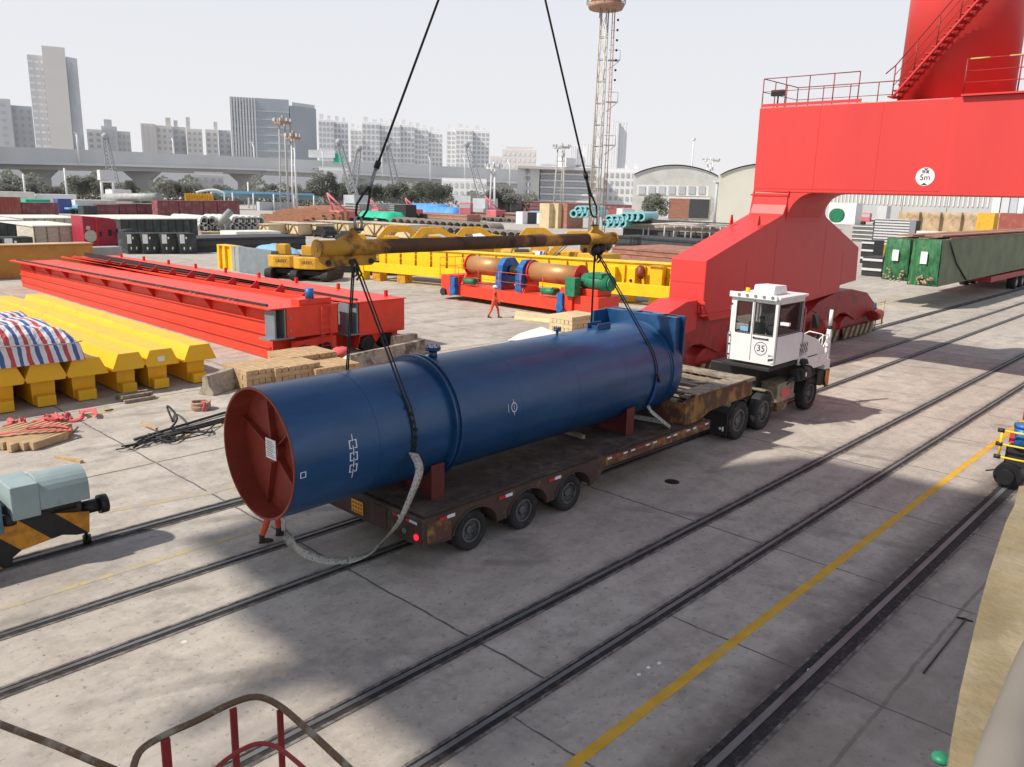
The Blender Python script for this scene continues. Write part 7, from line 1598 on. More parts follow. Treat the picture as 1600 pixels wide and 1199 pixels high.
for k in range(4): p = A0+d*(L_*(.1+.22*k))-n_*.2; q = MB(); q.cyl(p, p+Vector((0, 0, 15)), .15, seg=6); q.build('downpipe', 'whrib', t)
for k, (c_, m_) in enumerate(((1567, 'hazewin2'), (1580, 'hazewin'), (1590, 'hazefarwin'), (1553, 'hazepink'))): p = PD(c_, 340, 250); q = MB(); q.box(p.x, p.x+2, p.y-.9, p.y+.9, 0, 14+k*.6); tag(q.build('machine_tower', m_), ('teal', 'grey', 'blue', 'rust coloured')[k]+' tall machine part at the far right under the crane beam', 'machine')
# ---------------------------------------------------------------- viaduct
def vp(u, v, D): return PD(u, v, D)
deckpts = [(-120, 224, 262, 320), (0, 229, 264, 335), (200, 237, 267, 352), (400, 246, 272, 375), (600, 256, 281, 405), (800, 265, 293, 440), (830, 266, 294, 446), (900, 274, 298, 452), (1000, 284, 301, 460)]
t = thing('viaduct', 'long grey elevated road viaduct crossing behind the whole yard', 'viaduct', (*vp(400, 300, 375)[:2], 0))
def strip(vf0, vf1, mat, name, off=0., depth=22):
    q = MB(); F_ = []; 
    for (u, vt, vb, D) in deckpts:
        a = vp(u, vt+(vb-vt)*vf0, D); b = vp(u, vt+(vb-vt)*vf1, D); dr = Vector((a.x, a.y, 0)).normalized(); F_.append((a-dr*off, Vector((a.x, a.y, b.z))-dr*off, dr))
    n = len(F_); vs = []
    for a, b, dr in F_: vs += [a, b, b+dr*depth, a+dr*depth]
    q.add(vs, [(i*4+k, (i+1)*4+k, (i+1)*4+(k+1) % 4, i*4+(k+1) % 4) for i in range(n-1) for k in range(4)]+[(0, 1, 2, 3), tuple((n-1)*4+k for k in range(4))]); return q.build(name, mat, t)
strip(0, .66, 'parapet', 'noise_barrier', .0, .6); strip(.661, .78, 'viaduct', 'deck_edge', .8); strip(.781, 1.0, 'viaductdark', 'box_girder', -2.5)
for (u, D) in ((60, 342), (222, 357), (385, 374), (560, 398), (700, 424), (820, 446)):
    vb = 262+u*.032; top = vp(u, vb, D+8); q = MB(); w_ = 3.2; r_ = CR.copy(); r_.z = 0; r_.normalize(); f_ = Vector((CF.x, CF.y, 0)).normalized(); c_ = Vector((top.x, top.y, 0)); z1 = top.z+2
    q.hexa([c_-r_*w_-f_*2, c_+r_*w_-f_*2, c_+r_*w_+f_*2, c_-r_*w_+f_*2], [c_+s+Vector((0, 0, z1-5)) for s in (-r_*w_-f_*2, r_*w_-f_*2, r_*w_+f_*2, -r_*w_+f_*2)])
    q.hexa([c_+s+Vector((0, 0, z1-5)) for s in (-r_*w_-f_*2, r_*w_-f_*2, r_*w_+f_*2, -r_*w_+f_*2)], [c_+s+Vector((0, 0, z1)) for s in (-r_*9-f_*2, r_*9-f_*2, r_*9+f_*2, -r_*9+f_*2)]); q.build('pier', 'viaductdark', t)
lampu = [(124, 207, 256), (273, 213, 262), (398, 222, 266), (505, 232, 272), (597, 236, 276), (672, 242, 282), (726, 243, 284), (796, 250, 290)]
for i, (u, vt, vb) in enumerate(lampu):
    D = 330+u*.118; a = vp(u, vb, D-2); b = vp(u-1, vt+8, D-2); c_ = vp(u-5, vt, D-2); q = MB(); q.tube([a, Vector((a.x, a.y, b.z)), c_], .32, 6); lp = thing('street_lamp', 'white street lamp on the viaduct, number %s from the left' % ('one', 'two', 'three', 'four', 'five', 'six', 'seven', 'eight')[i], 'street lamp', a, 'street lamps on the viaduct'); q.build('pole', 'lamppost', lp); q = MB(); q.box(c_.x-.7, c_.x+.2, c_.y-.3, c_.y+.3, c_.z-.15, c_.z+.1); q.build('lamp_head', 'polegrey', lp)
lab = ['leftmost', 'second from the left', 'third from the left', 'fourth from the left', 'fifth from the left', 'sixth from the left', 'seventh from the left', 'eighth from the left']
for o in [o for o in COL.objects if o.get('category') == 'street lamp']: 
    for i, w_ in enumerate(('one', 'two', 'three', 'four', 'five', 'six', 'seven', 'eight')):
        if o['label'].endswith('number %s from the left' % w_): o['label'] = 'pale street lamp on the viaduct, '+lab[i]
# ---------------------------------------------------------------- city buildings
WINM = {}
def building(lab, u0, u1, vt, D, depth=22, mat='hazewall', win='hazewin', cols=4, rows=10, lean=0, sideu=None, roofbits=(), wf=.5, hf=.5, v_from=None, name='apartment_building', sidemat=None, cat='building'):
    """front face spans image columns u0..u1 at distance D, square to the line of sight"""
    vb = 281.5+.0269*(u0+u1)/2+6
    A = PD(u0, vb, D); B = PD(u1, vb, D); A.z = B.z = 0; d = (B-A); L_ = d.length; d.normalize(); n_ = Vector((-d.y, d.x, 0))
    if n_.dot(Vector((A.x, A.y, 0))) < 0: n_ = -n_
    H = PD((u0+u1)/2, vt, D).z
    t = thing(name, lab, cat, (A+B)/2)
    q = MB(); q.hexa([A, B, B+n_*depth, A+n_*depth], [p+Vector((0, 0, H)) for p in (A, B, B+n_*depth, A+n_*depth)]); w_ = q.build('wall', mat, t)
    q = MB(); q.hexa([p+Vector((0, 0, H+.01)) for p in (A+n_*.5, B+n_*.5, B+n_*(depth-.5), A+n_*(depth-.5))], [p+Vector((0, 0, H+1.2)) for p in (A+n_*.5, B+n_*.5, B+n_*(depth-.5), A+n_*(depth-.5))]); q.build('roof', mat, t)
    for (f0, f1, h) in roofbits:
        q = MB(); a = A+d*L_*f0+n_*2; b = A+d*L_*f1+n_*2; q.hexa([p+Vector((0, 0, H+1.21)) for p in (a, b, b+n_*8, a+n_*8)], [p+Vector((0, 0, H+1.2+h)) for p in (a, b, b+n_*8, a+n_*8)]); q.build('roof_block', mat, t)
    if cols:
        cw = L_/cols; zmin = 12 if D > 380 else 4; rh = (H-zmin)/rows; me = None; k = 0
        if cols*rows > 100: rows = 100//cols; rh = (H-zmin)/rows
        for i in range(cols):
            for j in range(rows):
                c_ = A+d*cw*(i+.5)-n_*.12+Vector((0, 0, zmin+rh*(j+.25)))
                if me is None:
                    hw = d*cw*wf/2; q = MB(); q.hexa([c_-hw-n_*.1, c_+hw-n_*.1, c_+hw+n_*.1, c_-hw+n_*.1], [p+Vector((0, 0, rh*hf)) for p in (c_-hw-n_*.1, c_+hw-n_*.1, c_+hw+n_*.1, c_-hw+n_*.1)])
                    o = q.build('window', win, t); me = o; c0 = c_
                else:
                    o = me.copy(); COL.objects.link(o); o.location = me.location+(c_-c0)
    return t, A, B, d, n_, H, L_
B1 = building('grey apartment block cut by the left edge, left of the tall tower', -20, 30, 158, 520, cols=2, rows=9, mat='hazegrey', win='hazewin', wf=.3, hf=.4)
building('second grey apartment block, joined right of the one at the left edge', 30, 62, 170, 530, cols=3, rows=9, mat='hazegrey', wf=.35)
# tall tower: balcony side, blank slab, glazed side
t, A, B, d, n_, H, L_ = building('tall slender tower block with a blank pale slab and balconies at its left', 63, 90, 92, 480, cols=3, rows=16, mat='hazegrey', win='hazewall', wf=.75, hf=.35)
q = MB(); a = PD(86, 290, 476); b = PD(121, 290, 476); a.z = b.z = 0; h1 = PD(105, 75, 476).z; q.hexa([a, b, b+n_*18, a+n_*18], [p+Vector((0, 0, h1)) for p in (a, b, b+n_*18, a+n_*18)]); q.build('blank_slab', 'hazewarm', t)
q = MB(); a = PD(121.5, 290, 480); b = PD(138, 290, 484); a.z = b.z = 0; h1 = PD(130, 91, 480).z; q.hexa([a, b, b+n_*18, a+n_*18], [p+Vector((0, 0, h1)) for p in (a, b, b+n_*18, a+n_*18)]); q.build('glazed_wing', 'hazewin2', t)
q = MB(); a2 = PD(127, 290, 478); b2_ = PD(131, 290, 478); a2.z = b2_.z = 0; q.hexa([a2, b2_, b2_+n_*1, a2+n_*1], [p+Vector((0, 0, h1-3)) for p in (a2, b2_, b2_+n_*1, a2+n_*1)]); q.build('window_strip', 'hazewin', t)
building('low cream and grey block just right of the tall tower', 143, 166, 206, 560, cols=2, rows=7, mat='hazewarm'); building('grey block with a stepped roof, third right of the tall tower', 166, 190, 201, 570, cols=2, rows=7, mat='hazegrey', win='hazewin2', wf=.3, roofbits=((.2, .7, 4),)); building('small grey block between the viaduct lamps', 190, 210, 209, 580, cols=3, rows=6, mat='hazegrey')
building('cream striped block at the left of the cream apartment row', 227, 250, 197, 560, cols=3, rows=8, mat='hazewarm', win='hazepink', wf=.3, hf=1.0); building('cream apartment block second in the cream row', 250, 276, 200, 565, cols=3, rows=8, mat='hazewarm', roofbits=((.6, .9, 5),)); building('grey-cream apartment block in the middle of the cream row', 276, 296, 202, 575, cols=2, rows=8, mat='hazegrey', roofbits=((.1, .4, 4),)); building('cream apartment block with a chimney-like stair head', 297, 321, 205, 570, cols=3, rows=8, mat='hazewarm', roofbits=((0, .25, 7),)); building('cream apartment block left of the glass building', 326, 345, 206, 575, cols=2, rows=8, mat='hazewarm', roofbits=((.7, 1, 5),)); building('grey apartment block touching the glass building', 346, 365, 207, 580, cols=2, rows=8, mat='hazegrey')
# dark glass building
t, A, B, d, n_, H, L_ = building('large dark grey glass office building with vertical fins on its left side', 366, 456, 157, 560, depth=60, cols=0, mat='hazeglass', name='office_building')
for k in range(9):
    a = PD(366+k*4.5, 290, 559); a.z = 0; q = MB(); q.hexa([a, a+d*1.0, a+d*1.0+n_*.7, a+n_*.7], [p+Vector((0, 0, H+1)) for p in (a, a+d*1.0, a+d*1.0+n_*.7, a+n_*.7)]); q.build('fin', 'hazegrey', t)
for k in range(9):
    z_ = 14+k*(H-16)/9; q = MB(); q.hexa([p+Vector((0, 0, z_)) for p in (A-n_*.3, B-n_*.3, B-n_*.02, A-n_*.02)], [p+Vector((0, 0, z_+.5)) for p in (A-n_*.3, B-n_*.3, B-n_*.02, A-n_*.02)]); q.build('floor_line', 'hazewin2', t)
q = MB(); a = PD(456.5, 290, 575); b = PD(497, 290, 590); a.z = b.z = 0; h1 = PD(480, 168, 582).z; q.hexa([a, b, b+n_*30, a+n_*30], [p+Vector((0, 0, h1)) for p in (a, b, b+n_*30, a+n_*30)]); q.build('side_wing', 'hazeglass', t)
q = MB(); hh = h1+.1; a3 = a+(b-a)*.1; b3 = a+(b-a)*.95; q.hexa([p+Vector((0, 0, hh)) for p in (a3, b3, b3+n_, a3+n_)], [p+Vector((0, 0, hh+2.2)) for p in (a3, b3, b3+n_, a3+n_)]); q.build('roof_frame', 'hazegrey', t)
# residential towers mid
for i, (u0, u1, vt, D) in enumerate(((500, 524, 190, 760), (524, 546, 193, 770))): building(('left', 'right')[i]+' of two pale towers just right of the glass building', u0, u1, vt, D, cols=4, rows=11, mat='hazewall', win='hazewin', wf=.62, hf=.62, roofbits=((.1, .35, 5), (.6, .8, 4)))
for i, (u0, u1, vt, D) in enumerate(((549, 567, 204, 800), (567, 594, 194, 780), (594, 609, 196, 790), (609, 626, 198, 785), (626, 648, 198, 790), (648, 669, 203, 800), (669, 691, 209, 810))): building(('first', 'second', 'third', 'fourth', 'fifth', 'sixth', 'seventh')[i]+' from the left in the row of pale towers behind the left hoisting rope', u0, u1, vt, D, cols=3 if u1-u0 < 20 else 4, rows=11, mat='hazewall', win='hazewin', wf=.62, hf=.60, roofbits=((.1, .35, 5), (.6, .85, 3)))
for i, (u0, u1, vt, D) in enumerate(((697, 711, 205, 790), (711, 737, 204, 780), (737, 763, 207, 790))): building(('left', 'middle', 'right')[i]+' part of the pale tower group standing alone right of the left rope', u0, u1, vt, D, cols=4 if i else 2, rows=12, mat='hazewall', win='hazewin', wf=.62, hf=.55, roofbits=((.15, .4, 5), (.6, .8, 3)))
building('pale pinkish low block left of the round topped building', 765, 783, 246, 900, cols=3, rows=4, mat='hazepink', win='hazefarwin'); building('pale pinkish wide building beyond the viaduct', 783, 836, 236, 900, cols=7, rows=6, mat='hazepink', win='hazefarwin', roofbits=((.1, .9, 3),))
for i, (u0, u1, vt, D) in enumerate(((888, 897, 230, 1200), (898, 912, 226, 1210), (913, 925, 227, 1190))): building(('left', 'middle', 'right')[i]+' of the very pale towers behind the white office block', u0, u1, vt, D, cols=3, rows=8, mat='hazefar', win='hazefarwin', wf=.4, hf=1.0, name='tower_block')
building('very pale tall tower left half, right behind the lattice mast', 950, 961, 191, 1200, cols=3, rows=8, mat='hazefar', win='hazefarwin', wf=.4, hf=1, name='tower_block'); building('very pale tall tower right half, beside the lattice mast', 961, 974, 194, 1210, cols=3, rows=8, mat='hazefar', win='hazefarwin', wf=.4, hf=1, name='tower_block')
# white office block with pink roof edge
t, A, B, d, n_, H, L_ = building('white five storey office block with a blank gable and salmon roof edge', 843, 930, 262, 330, depth=16, cols=12, rows=5, mat='hazewin2', win='hazewin', wf=.6, hf=.55, name='office_building')
q = MB(); a = PD(808, 300, 322); b = PD(842, 300, 328); a.z = b.z = 0; h1 = PD(825, 264, 325).z; q.hexa([a, b, b+n_*16, a+n_*16], [p+Vector((0, 0, h1)) for p in (a, b, b+n_*16, a+n_*16)]); q.build('gable_wall', 'hazewall', t)
for k in range(5): c_ = PD(826, 268+k*10.5, 324); q = MB(); q.box(c_.x-.5, c_.x+.5, c_.y-.5, c_.y+.5, c_.z-.7, c_.z+.7); q.build('window', 'hazewin', t)
q = MB(); q.hexa([p+Vector((0, 0, h1+.01)) for p in (a-n_, B-n_, B+n_*17, a+n_*17)], [p+Vector((0, 0, h1+1.0)) for p in (a-n_, B-n_, B+n_*17, a+n_*17)]); q.build('roof_edge', 'hazepink', t)
for k in range(6):
    z_ = 4+k*(H-4)/5-.4; q = MB(); q.hexa([p+Vector((0, 0, z_)) for p in (A-n_*.8, B-n_*.8, B-n_*.2, A-n_*.2)], [p+Vector((0, 0, z_+.7)) for p in (A-n_*.8, B-n_*.8, B-n_*.2, A-n_*.2)]); q.build('floor_band', 'hazewall', t)
q = MB(); a = PD(878, 262, 326); q.box(a.x, a.x+6, a.y-2, a.y+2, H, H+3.5); q.build('stair_head', 'hazewall', t)
building('white building with rows of large openings right of the lattice mast', 941, 1000, 268, 340, depth=14, cols=7, rows=4, mat='hazewall', win='hazewin', wf=.5, hf=.5, roofbits=((.55, .62, 2), (.8, .9, 2)))
# hangars with curved roofs
def hangar(u0, u1, vside, vtop, vb, D, lab, mat, wins=True, depth=60):
    A = PD(u0, vb, D); B = PD(u1, vb, D); A.z = B.z = 0; d = (B-A); L_ = d.length; d.normalize(); n_ = Vector((-d.y, d.x, 0))
    if n_.dot(Vector((A.x, A.y, 0))) < 0: n_ = -n_
    hs = PD(u0, vside, D).z; ht = PD((u0+u1)/2, vtop, D).z; t = thing('warehouse', lab, 'warehouse', (A+B)/2)
    pts = [(0, 0)]+[(L_*k/14, hs+(ht-hs)*math.sin(math.pi*k/14)**.8 if 0 < k < 14 else hs) for k in range(15)]+[(L_, 0)]
    q = MB(); vs = [A+d*p+Vector((0, 0, z_)) for p, z_ in pts]; n = len(vs); q.add(vs+[v+n_*depth for v in vs], [tuple(range(n))]+[tuple(range(2*n-1, n-1, -1))]+[(i, (i+1) % n, n+(i+1) % n, n+i) for i in range(n)]); q.build('gable_wall', mat, t)
    q = MB(); vs = []
    for p, z_ in pts[1:-1]: b = A+d*p-n_*.5+Vector((0, 0, z_+.25)); vs += [b, b+n_*(depth+1)]
    m_ = len(vs)//2; q.add(vs, [(i*2, i*2+2, i*2+3, i*2+1) for i in range(m_-1)]); q.build('roof', 'roofgrey', t)
    if wins:
        def rect(ua, ub, va, vb_, m, nm, off=.15):
            a = PD(ua, va, D); b = PD(ub, va, D); c_ = PD(ub, vb_, D); e = PD(ua, vb_, D); a2_ = (a-A).dot(d); b2 = (b-A).dot(d)
            P_ = [A+d*a2_-n_*off+Vector((0, 0, max(.02, e.z))), A+d*b2-n_*off+Vector((0, 0, max(.02, e.z)))]; q = MB(); q.hexa([P_[0], P_[1], P_[1]+n_*off*.9, P_[0]+n_*off*.9], [Vector((p.x, p.y, a.z)) for p in (P_[0], P_[1], P_[1]+n_*off*.9, P_[0]+n_*off*.9)]); return q.build(nm, m, t)
        rect(996, 1108, 289, 304.5, 'hazewall', 'window_surround', .1)
        for k in range(7): rect(998+k*15.6, 1008.5+k*15.6, 291, 303, 'hazewin', 'window', .3)
        rect(1044, 1110, 308, 341, 'hazewall', 'door_frame', .1); rect(1046, 1077, 310, 341, 'rustplate', 'sliding_door', .3); rect(1078, 1109, 311, 341, 'hbeam', 'open_doorway', .25)
        rect(1104, 1120, 290, 341, 'hangar', 'wall_pier', .05)
    return t
hangar(986, 1118, 274, 259, 342, 210, 'large grey warehouse with curved roof, seven windows and an open doorway', 'hangar')
hangar(1119, 1262, 275, 257, 342, 200, 'cream warehouse gable with a curved roof behind the red crane leg', 'hangar2', False)
p = PD(1116, 345, 204); q = MB(); q.cyl((p.x, p.y, 0), (p.x, p.y, PD(1116, 284, 204).z), .35, seg=8); q.box(p.x-.6, p.x+.6, p.y-1, p.y+1, PD(1116, 285, 204).z, PD(1116, 282, 204).z); tag(q.build('drain_pole', 'hazewin'), 'dark pole with a white cap between the two curved-roof warehouses', 'pole')
# ---------------------------------------------------------------- masts
def mast(u, vt, vb, D, lab, r=.5, mat='polegrey', ring=None, legs=3):
    a = PD(u, vb, D); b = PD(u, vt, D); z1 = b.z; t = thing('light_mast', lab, 'light mast', (a.x, a.y, 0))
    for k in range(legs): an = k*2*math.pi/legs+.4; q = MB(); q.cyl((a.x+r*1.6*math.cos(an), a.y+r*1.6*math.sin(an), 0), (a.x+r*math.cos(an), a.y+r*math.sin(an), z1), .14*max(1, D/150), seg=5); q.build('leg', mat, t)
    q = MB(); n = int(z1/3)
    for i in range(n): z_ = i*3+1.5; q.tube([(a.x+r*1.4*math.cos(k*2*math.pi/legs+.4), a.y+r*1.4*math.sin(k*2*math.pi/legs+.4), z_) for k in range(legs)], .07*max(1, D/150), 4, closed=True)
    q.build('bracing', mat, t)
    R_r = ring or r*4; q = MB(); q.ring(z1-.2, z1+.3, 0, 0, R_r*.8, R_r, 16, 'x'); q.v = [(a.x+y, a.y+z_, x) for x, y, z_ in q.v]; q.cyl((a.x, a.y, z1-.1), (a.x, a.y, z1+1.5), .25); 
    for k in range(4): an = k*math.pi/2; q.tube([(a.x, a.y, z1), (a.x+R_r*.9*math.cos(an), a.y+R_r*.9*math.sin(an), z1)], .12, 4)
    q.build('lamp_platform', 'mastrust' if 'red' in lab else mat, t)
    q = MB()
    for k in range(8): an = k*math.pi/4; q.box(a.x+R_r*math.cos(an)-.25, a.x+R_r*math.cos(an)+.25, a.y+R_r*math.sin(an)-.25, a.y+R_r*math.sin(an)+.25, z1+.31, z1+.9)
    q.split('floodlight', 'hazewin', t); return t
mast(447, 193, 332, 175, 'light mast with a reddish round platform in front of the glass building', .7, 'mastgrey', 1.7); mast(462, 217, 332, 165, 'shorter pale light mast right of the reddish one', .35, 'hazewall', 1.4, 3)
mast(770, 263, 330, 200, 'pale single light mast left of the office block', .5, 'polegrey', 1.8); mast(874, 231, 322, 260, 'lattice light mast in front of the office block', 1.2, 'mastgrey', 2.6); mast(1107, 252, 300, 330, 'short light mast behind the curved-roof warehouse', 1.0, 'polegrey', 3.2)
a = PD(1078, 300, 300); q = MB(); q.cyl((a.x, a.y, 0), (a.x, a.y, PD(1078, 218, 300).z), .25, seg=6); q.box(a.x-.5, a.x+.5, a.y-.5, a.y+.5, PD(1078, 219, 300).z, PD(1078, 216, 300).z); tag(q.build('thin_pole', 'polegrey'), 'thin pole rising behind the grey curved-roof warehouse', 'pole')
for i, (u, vt) in enumerate(((39, 272), (104, 263), (388, 285))): a = PD(u, 300, 260); q = MB(); q.cyl((a.x, a.y, 0), (a.x, a.y, PD(u, vt, 260).z), .25, seg=6); tag(q.build('yard_pole', 'polegrey'), ('left', 'middle', 'right')[i]+' of the thin pale yard poles standing under the viaduct', 'pole')
# tall lattice mast with round head
D = 100; t = thing('floodlight_tower', 'very tall lattice floodlight tower with ladder and round head in the middle', 'tower', (*PD(931, 335, D)[:2], 0))
base = PD(931, 335, D); zt_ = PD(948, 15, D).z; c = Vector((base.x, base.y, 0)); rr = Vector((CR.x, CR.y, 0)).normalized(); ff = Vector((CF.x, CF.y, 0)).normalized()
LEG = [(-.85, -.6), (.05, -.7), (.45, .4), (-.5, .6)]
for k, (a_, b_) in enumerate(LEG):
    q = MB(); q.cyl(c+rr*a_+ff*b_, c+rr*a_*.78+ff*b_*.8+Vector((0, 0, zt_)), .085 if k else .11, seg=6); q.build('leg', ('mastgrey', 'mastcream', 'mastgrey', 'mastcream')[k], t)
q = MB(); q.cyl(c+rr*1.15, c+rr*1.05+Vector((0, 0, zt_)), .06, seg=6); q.cyl(c+rr*.85, c+rr*.80+Vector((0, 0, zt_)), .05, seg=6)
for k in range(int(zt_/.8)): z_ = k*.8; q.cyl(c+rr*.85+Vector((0, 0, z_)), c+rr*1.13+Vector((0, 0, z_)), .03, seg=4)
q.build('ladder', 'mastrust', t)
q = MB()
for k in range(int(zt_/2.4)):
    z_ = k*2.4; P_ = [c+rr*a_*(1-.22*z_/zt_)+ff*b_*(1-.2*z_/zt_)+Vector((0, 0, z_)) for a_, b_ in LEG]; q.tube(P_, .05, 4, closed=True)
    for i in range(4): q.cyl(P_[i], P_[(i+1) % 4]+Vector((0, 0, 2.3)), .025, seg=4)
q.build('bracing', 'mastcream', t)
for z_ in (zt_*.45, zt_*.63, zt_*.80):
    q = MB(); p = c+rr*.6+Vector((0, 0, z_)); q.hexa([p, p+rr*1.3, p+rr*1.3+ff, p+ff], [x_+Vector((0, 0, .08)) for x_ in (p, p+rr*1.3, p+rr*1.3+ff, p+ff)]); q.tube([p+rr*1.3, p+rr*1.3+Vector((0, 0, 1.1)), p+Vector((0, 0, 1.1))], .035, 4); q.cyl(p+rr*1.3, p+Vector((0, 0, -1.1)), .035, seg=4); q.build('rest_platform', 'mastgrey', t)
for k in range(7): q = MB(); q.sphere(c+rr*1.45+Vector((0, 0, zt_*(.72+.04*k))), .14, 8, 6); q.build('antenna_lamp', 'dark', t)
tp = c+Vector((0, 0, zt_)); q = MB(); q.cyl(tp, tp+Vector((0, 0, .5)), 1.9, 2.15, seg=28); q.cyl(tp+Vector((0, 0, .5)), tp+Vector((0, 0, 2.2)), 1.7, 1.7, seg=28); q.build('head_platform', 'mastrust', t)
railing([tp+Vector((2.2*math.cos(k*.5236), 2.2*math.sin(k*.5236), .5)) for k in range(13)], 1.1, 'mastgrey', t, r=.05, mids=(.5,), sp=1.0)
# lattice jibs of crawler cranes
def lattice(u0, v0_, u1, v1_, D, lab, w0=1.4, w1=.6):
    a = PD(u0, v0_, D); b = PD(u1, v1_, D); t = thing('crawler_crane', lab, 'crane', (a.x, a.y, 0)); a.z = 1.5
    d = (b-a); L_ = d.length; d.normalize(); r_ = Vector((CR.x, CR.y, 0)).normalized(); s1 = (r_-d*r_.dot(d)).normalized(); s2 = d.cross(s1)
    q = MB(); n = 16; co = []
    for i in range(n+1): w_ = (w0+(w1-w0)*i/n)*(.5 if i == 0 else 1); co.append([a+d*L_*i/n+s1*w_*x+s2*w_*y for x, y in ((-1, -1), (1, -1), (1, 1), (-1, 1))])
    for k in range(4): q.tube([c_[k] for c_ in co], .16, 4)
    for i in range(n):
        for k in range(4): q.cyl(co[i][k], co[i+1][(k+1) % 4], .09, seg=4)
    q.build('lattice_jib', 'lattice', t); q = MB(); q.sphere(b, 1.1, 8, 6); q.build('jib_head', 'lattice', t)
    q = MB(); q.box(a.x-3, a.x+3, a.y-3, a.y+3, 1.2, 4.5); q.build('cab_body', 'hazewin', t); q = MB(); q.box(a.x-4, a.x+4, a.y-3.2, a.y+3.2, 0, 1.19); q.build('crawler_track', 'lattice', t)
    q = MB(); q.tube([b, a+Vector((0, 0, 8))-r_*3], .06, 4); q.tube([b, Vector((b.x, b.y, 4))+r_*.5], .05, 4); q.build('pendant_rope', 'lattice', t)
lattice(181, 300, 164, 213, 300, 'dark lattice crane jib leaning left above the left part of the viaduct'); lattice(557, 318, 529, 222, 280, 'dark lattice jib left of the left hoisting rope'); lattice(548, 318, 561, 232, 285, 'short lattice jib crossing the one left of the rope'); lattice(626, 318, 605, 228, 290, 'dark lattice jib just right of the left hoisting rope'); lattice(758, 325, 729, 226, 280, 'dark lattice jib in front of the lone pale tower group')
# green road sign and white truck on the viaduct
a = PD(521, 240, 390); b = PD(534, 249, 390); q = MB(); r_ = Vector((CR.x, CR.y, 0)).normalized(); q.hexa([a-Vector((0, 0, 4)), a+r_*4.6-Vector((0, 0, 4)), a+r_*4.6+ff*.3-Vector((0, 0, 4)), a+ff*.3-Vector((0, 0, 4))], [a, a+r_*4.6, a+r_*4.6+ff*.3, a+ff*.3]); sgn_ = q.build('road_sign', 'greentarp'); tag(sgn_, 'green overhead road sign on the viaduct right of the glass building', 'road sign')
q = MB(); a = PD(482, 246, 392); z_ = a.z; q.hexa([a, a+r_*12, a+r_*12+ff*3, a+ff*3], [p+Vector((0, 0, 3.3)) for p in (a, a+r_*12, a+r_*12+ff*3, a+ff*3)]); tag(q.build('overhead_panel', 'hazewin2'), 'pale grey panel beside the green road sign on the viaduct', 'panel')
building('low white building under the viaduct behind the dark trees', 498, 545, 266, 330, depth=10, cols=3, rows=2, mat='hazewall', win='hazewin2', wf=.3, name='low_building'); building('pale low building beneath the viaduct left of the office block', 690, 760, 283, 380, depth=10, cols=8, rows=2, mat='hazewall', win='hazewin2', name='low_building'); building('white low wall building under the left part of the viaduct', -10, 40, 264, 400, depth=10, cols=0, mat='hazegrey', name='low_building'); building('pinkish low building under the viaduct right of the pier', 305, 350, 274, 330, depth=8, cols=4, rows=2, mat='hazepink', win='hazewin2', name='low_building')
# ---------------------------------------------------------------- trees
def tree_mesh(seed, mat):
    r = random.Random(seed); tr = MB(); tr.cyl((0, 0, 0), (0, 0, .45), .035, .022, seg=7)
    for k in range(6): a = r.uniform(0, 6.28); tr.cyl((0, 0, .3+.03*k), (.3*math.cos(a), .3*math.sin(a), .62+r.uniform(0, .2)), .018, .006, seg=5)
    cr = MB(); cl = [(r.uniform(-.34, .34), r.uniform(-.34, .34), r.uniform(.42, .88), r.uniform(.12, .22)) for _ in range(15)]
    for _ in range(2600):
        c_ = r.choice(cl); v = Vector((r.gauss(0, 1), r.gauss(0, 1), r.gauss(0, 1))).normalized()*c_[3]*r.uniform(.55, 1.08); p = Vector(c_[:3])+v
        a = Vector((r.uniform(-1, 1), r.uniform(-1, 1), r.uniform(-1, 1))).normalized()*.020; b = a.orthogonal().normalized()*.016; cr.add([p-a-b, p+a-b, p+a+b, p-a+b], [(0, 1, 2, 3)])
    return tr, cr
TREES = {}
def tree(u, vb, vt, D, lab, mat='leafgrey', wide=1.0):
    key = (mat, int(u) % 3)
    p = PD(u, vb, D); p.z = 0; h = PD(u, vt, D).z
    if key not in TREES:
        tr, cr = tree_mesh(hash(key[1])+len(mat), mat); o = lthing('tree', lab, 'tree', (0, 0, 0), group='trees under and beyond the viaduct'); tr.build('trunk', 'bark', o, fixn=False); cr.build('crown', mat, o, fixn=False); TREES[key] = o
        o.name = 'tree'
    else: o = dup(TREES[key], (0, 0, 0), 0, lab)
    o.location = p; o.scale = (h*wide, h*wide, h); o.rotation_euler = (0, 0, u*.37); o['label'] = lab
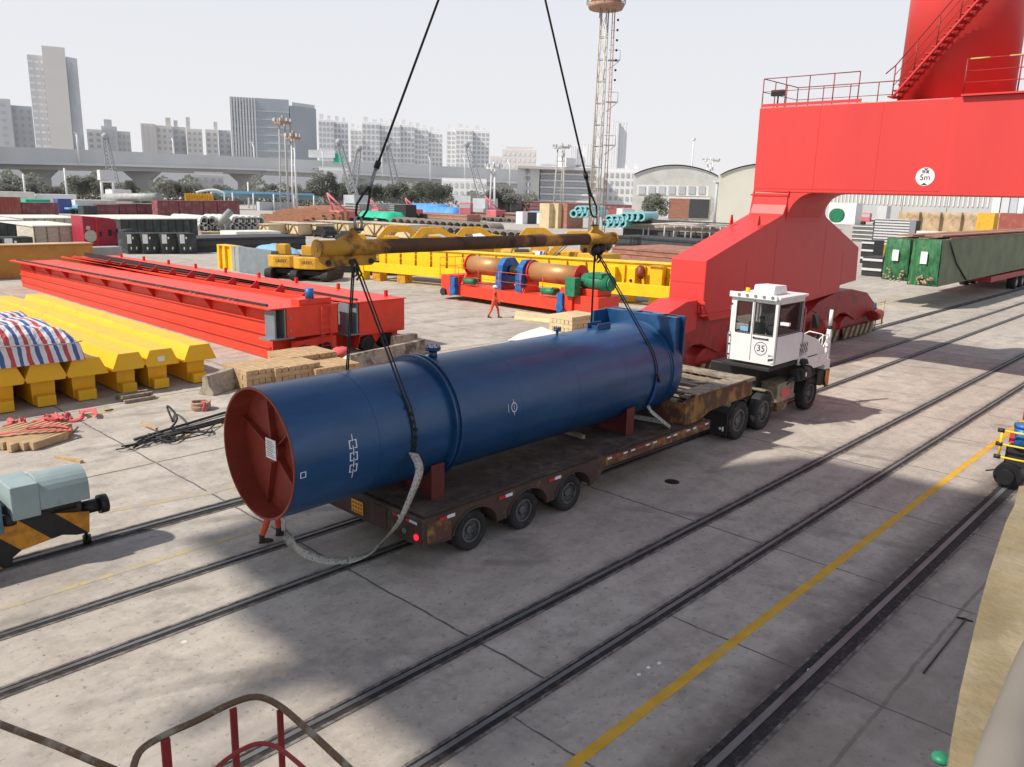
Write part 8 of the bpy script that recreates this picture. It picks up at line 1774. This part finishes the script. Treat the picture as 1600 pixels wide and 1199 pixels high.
tl = [(18, 273, 'dark rounded tree under the viaduct near the left edge', 'leafgrey', 1.1), (45, 278, 'second tree from the left under the viaduct', 'leafgrey', 1.2), (85, 282, 'low brown tree left of the pale yard pole', 'leafgrey', 1.3), (128, 268, 'wide olive tree under the viaduct below the tall tower', 'leaf', 1.2), (150, 272, 'olive tree left of the white gantry tower', 'leaf', 1.2), (198, 275, 'bare brown tree right of the white gantry tower', 'leafgrey', 1.1), (262, 276, 'grey tree between the two left piers', 'leafgrey', 1.2), (290, 279, 'grey tree right of the second pier', 'leafgrey', 1.2), (345, 282, 'grey low tree above the blue canopy', 'leafgrey', 1.2), (420, 280, 'dim tree behind the canopy roof near the light masts', 'leafgrey', 1.2), (478, 283, 'dark green tree left edge of the big clump', 'leaf', 1.0), (508, 266, 'biggest dark green tree right of the light masts', 'leaf', .95), (532, 284, 'dark green tree right shoulder of the big clump', 'leaf', 1.0), (575, 285, 'green tree behind the left hook', 'leaf', 1.1), (605, 285, 'green tree right of the left hook', 'leaf', 1.2), (640, 283, 'green tree beyond the raised red jib', 'leaf', 1.2), (668, 282, 'green tree in the middle under the viaduct', 'leaf', 1.2), (692, 286, 'green tree at the right end of the middle clump', 'leaf', 1.0), (775, 292, 'grey-green tree by the pale single mast', 'leafgrey', 1.1), (798, 291, 'grey-green tree left of the white gable wall', 'leafgrey', 1.1)]
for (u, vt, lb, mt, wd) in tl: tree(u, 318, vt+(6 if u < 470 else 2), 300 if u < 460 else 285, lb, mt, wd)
tree(1020, 340, 303, 195, 'small dark tree in front of the grey curved-roof warehouse', 'leaf', 1.1)
q = MB()
for k in range(11000):
    u = rn.uniform(-60, 840); D = rn.uniform(300, 330); b = PD(u, 318, D); p = Vector((b.x, b.y, rn.uniform(0, 7.0+2.0*math.sin(u*.05)+1.5*math.sin(u*.13)))); a = Vector((rn.uniform(-1, 1), rn.uniform(-1, 1), rn.uniform(-.6, .6))).normalized()*.45; c_ = a.orthogonal().normalized()*.35
    q.add([p-a-c_, p+a-c_, p+a+c_, p-a+c_], [(0, 1, 2, 3)])
tag(q.build('undergrowth', 'leaf', fixn=False), 'grey-green hedge and undergrowth beneath the viaduct', 'undergrowth', kind='stuff')
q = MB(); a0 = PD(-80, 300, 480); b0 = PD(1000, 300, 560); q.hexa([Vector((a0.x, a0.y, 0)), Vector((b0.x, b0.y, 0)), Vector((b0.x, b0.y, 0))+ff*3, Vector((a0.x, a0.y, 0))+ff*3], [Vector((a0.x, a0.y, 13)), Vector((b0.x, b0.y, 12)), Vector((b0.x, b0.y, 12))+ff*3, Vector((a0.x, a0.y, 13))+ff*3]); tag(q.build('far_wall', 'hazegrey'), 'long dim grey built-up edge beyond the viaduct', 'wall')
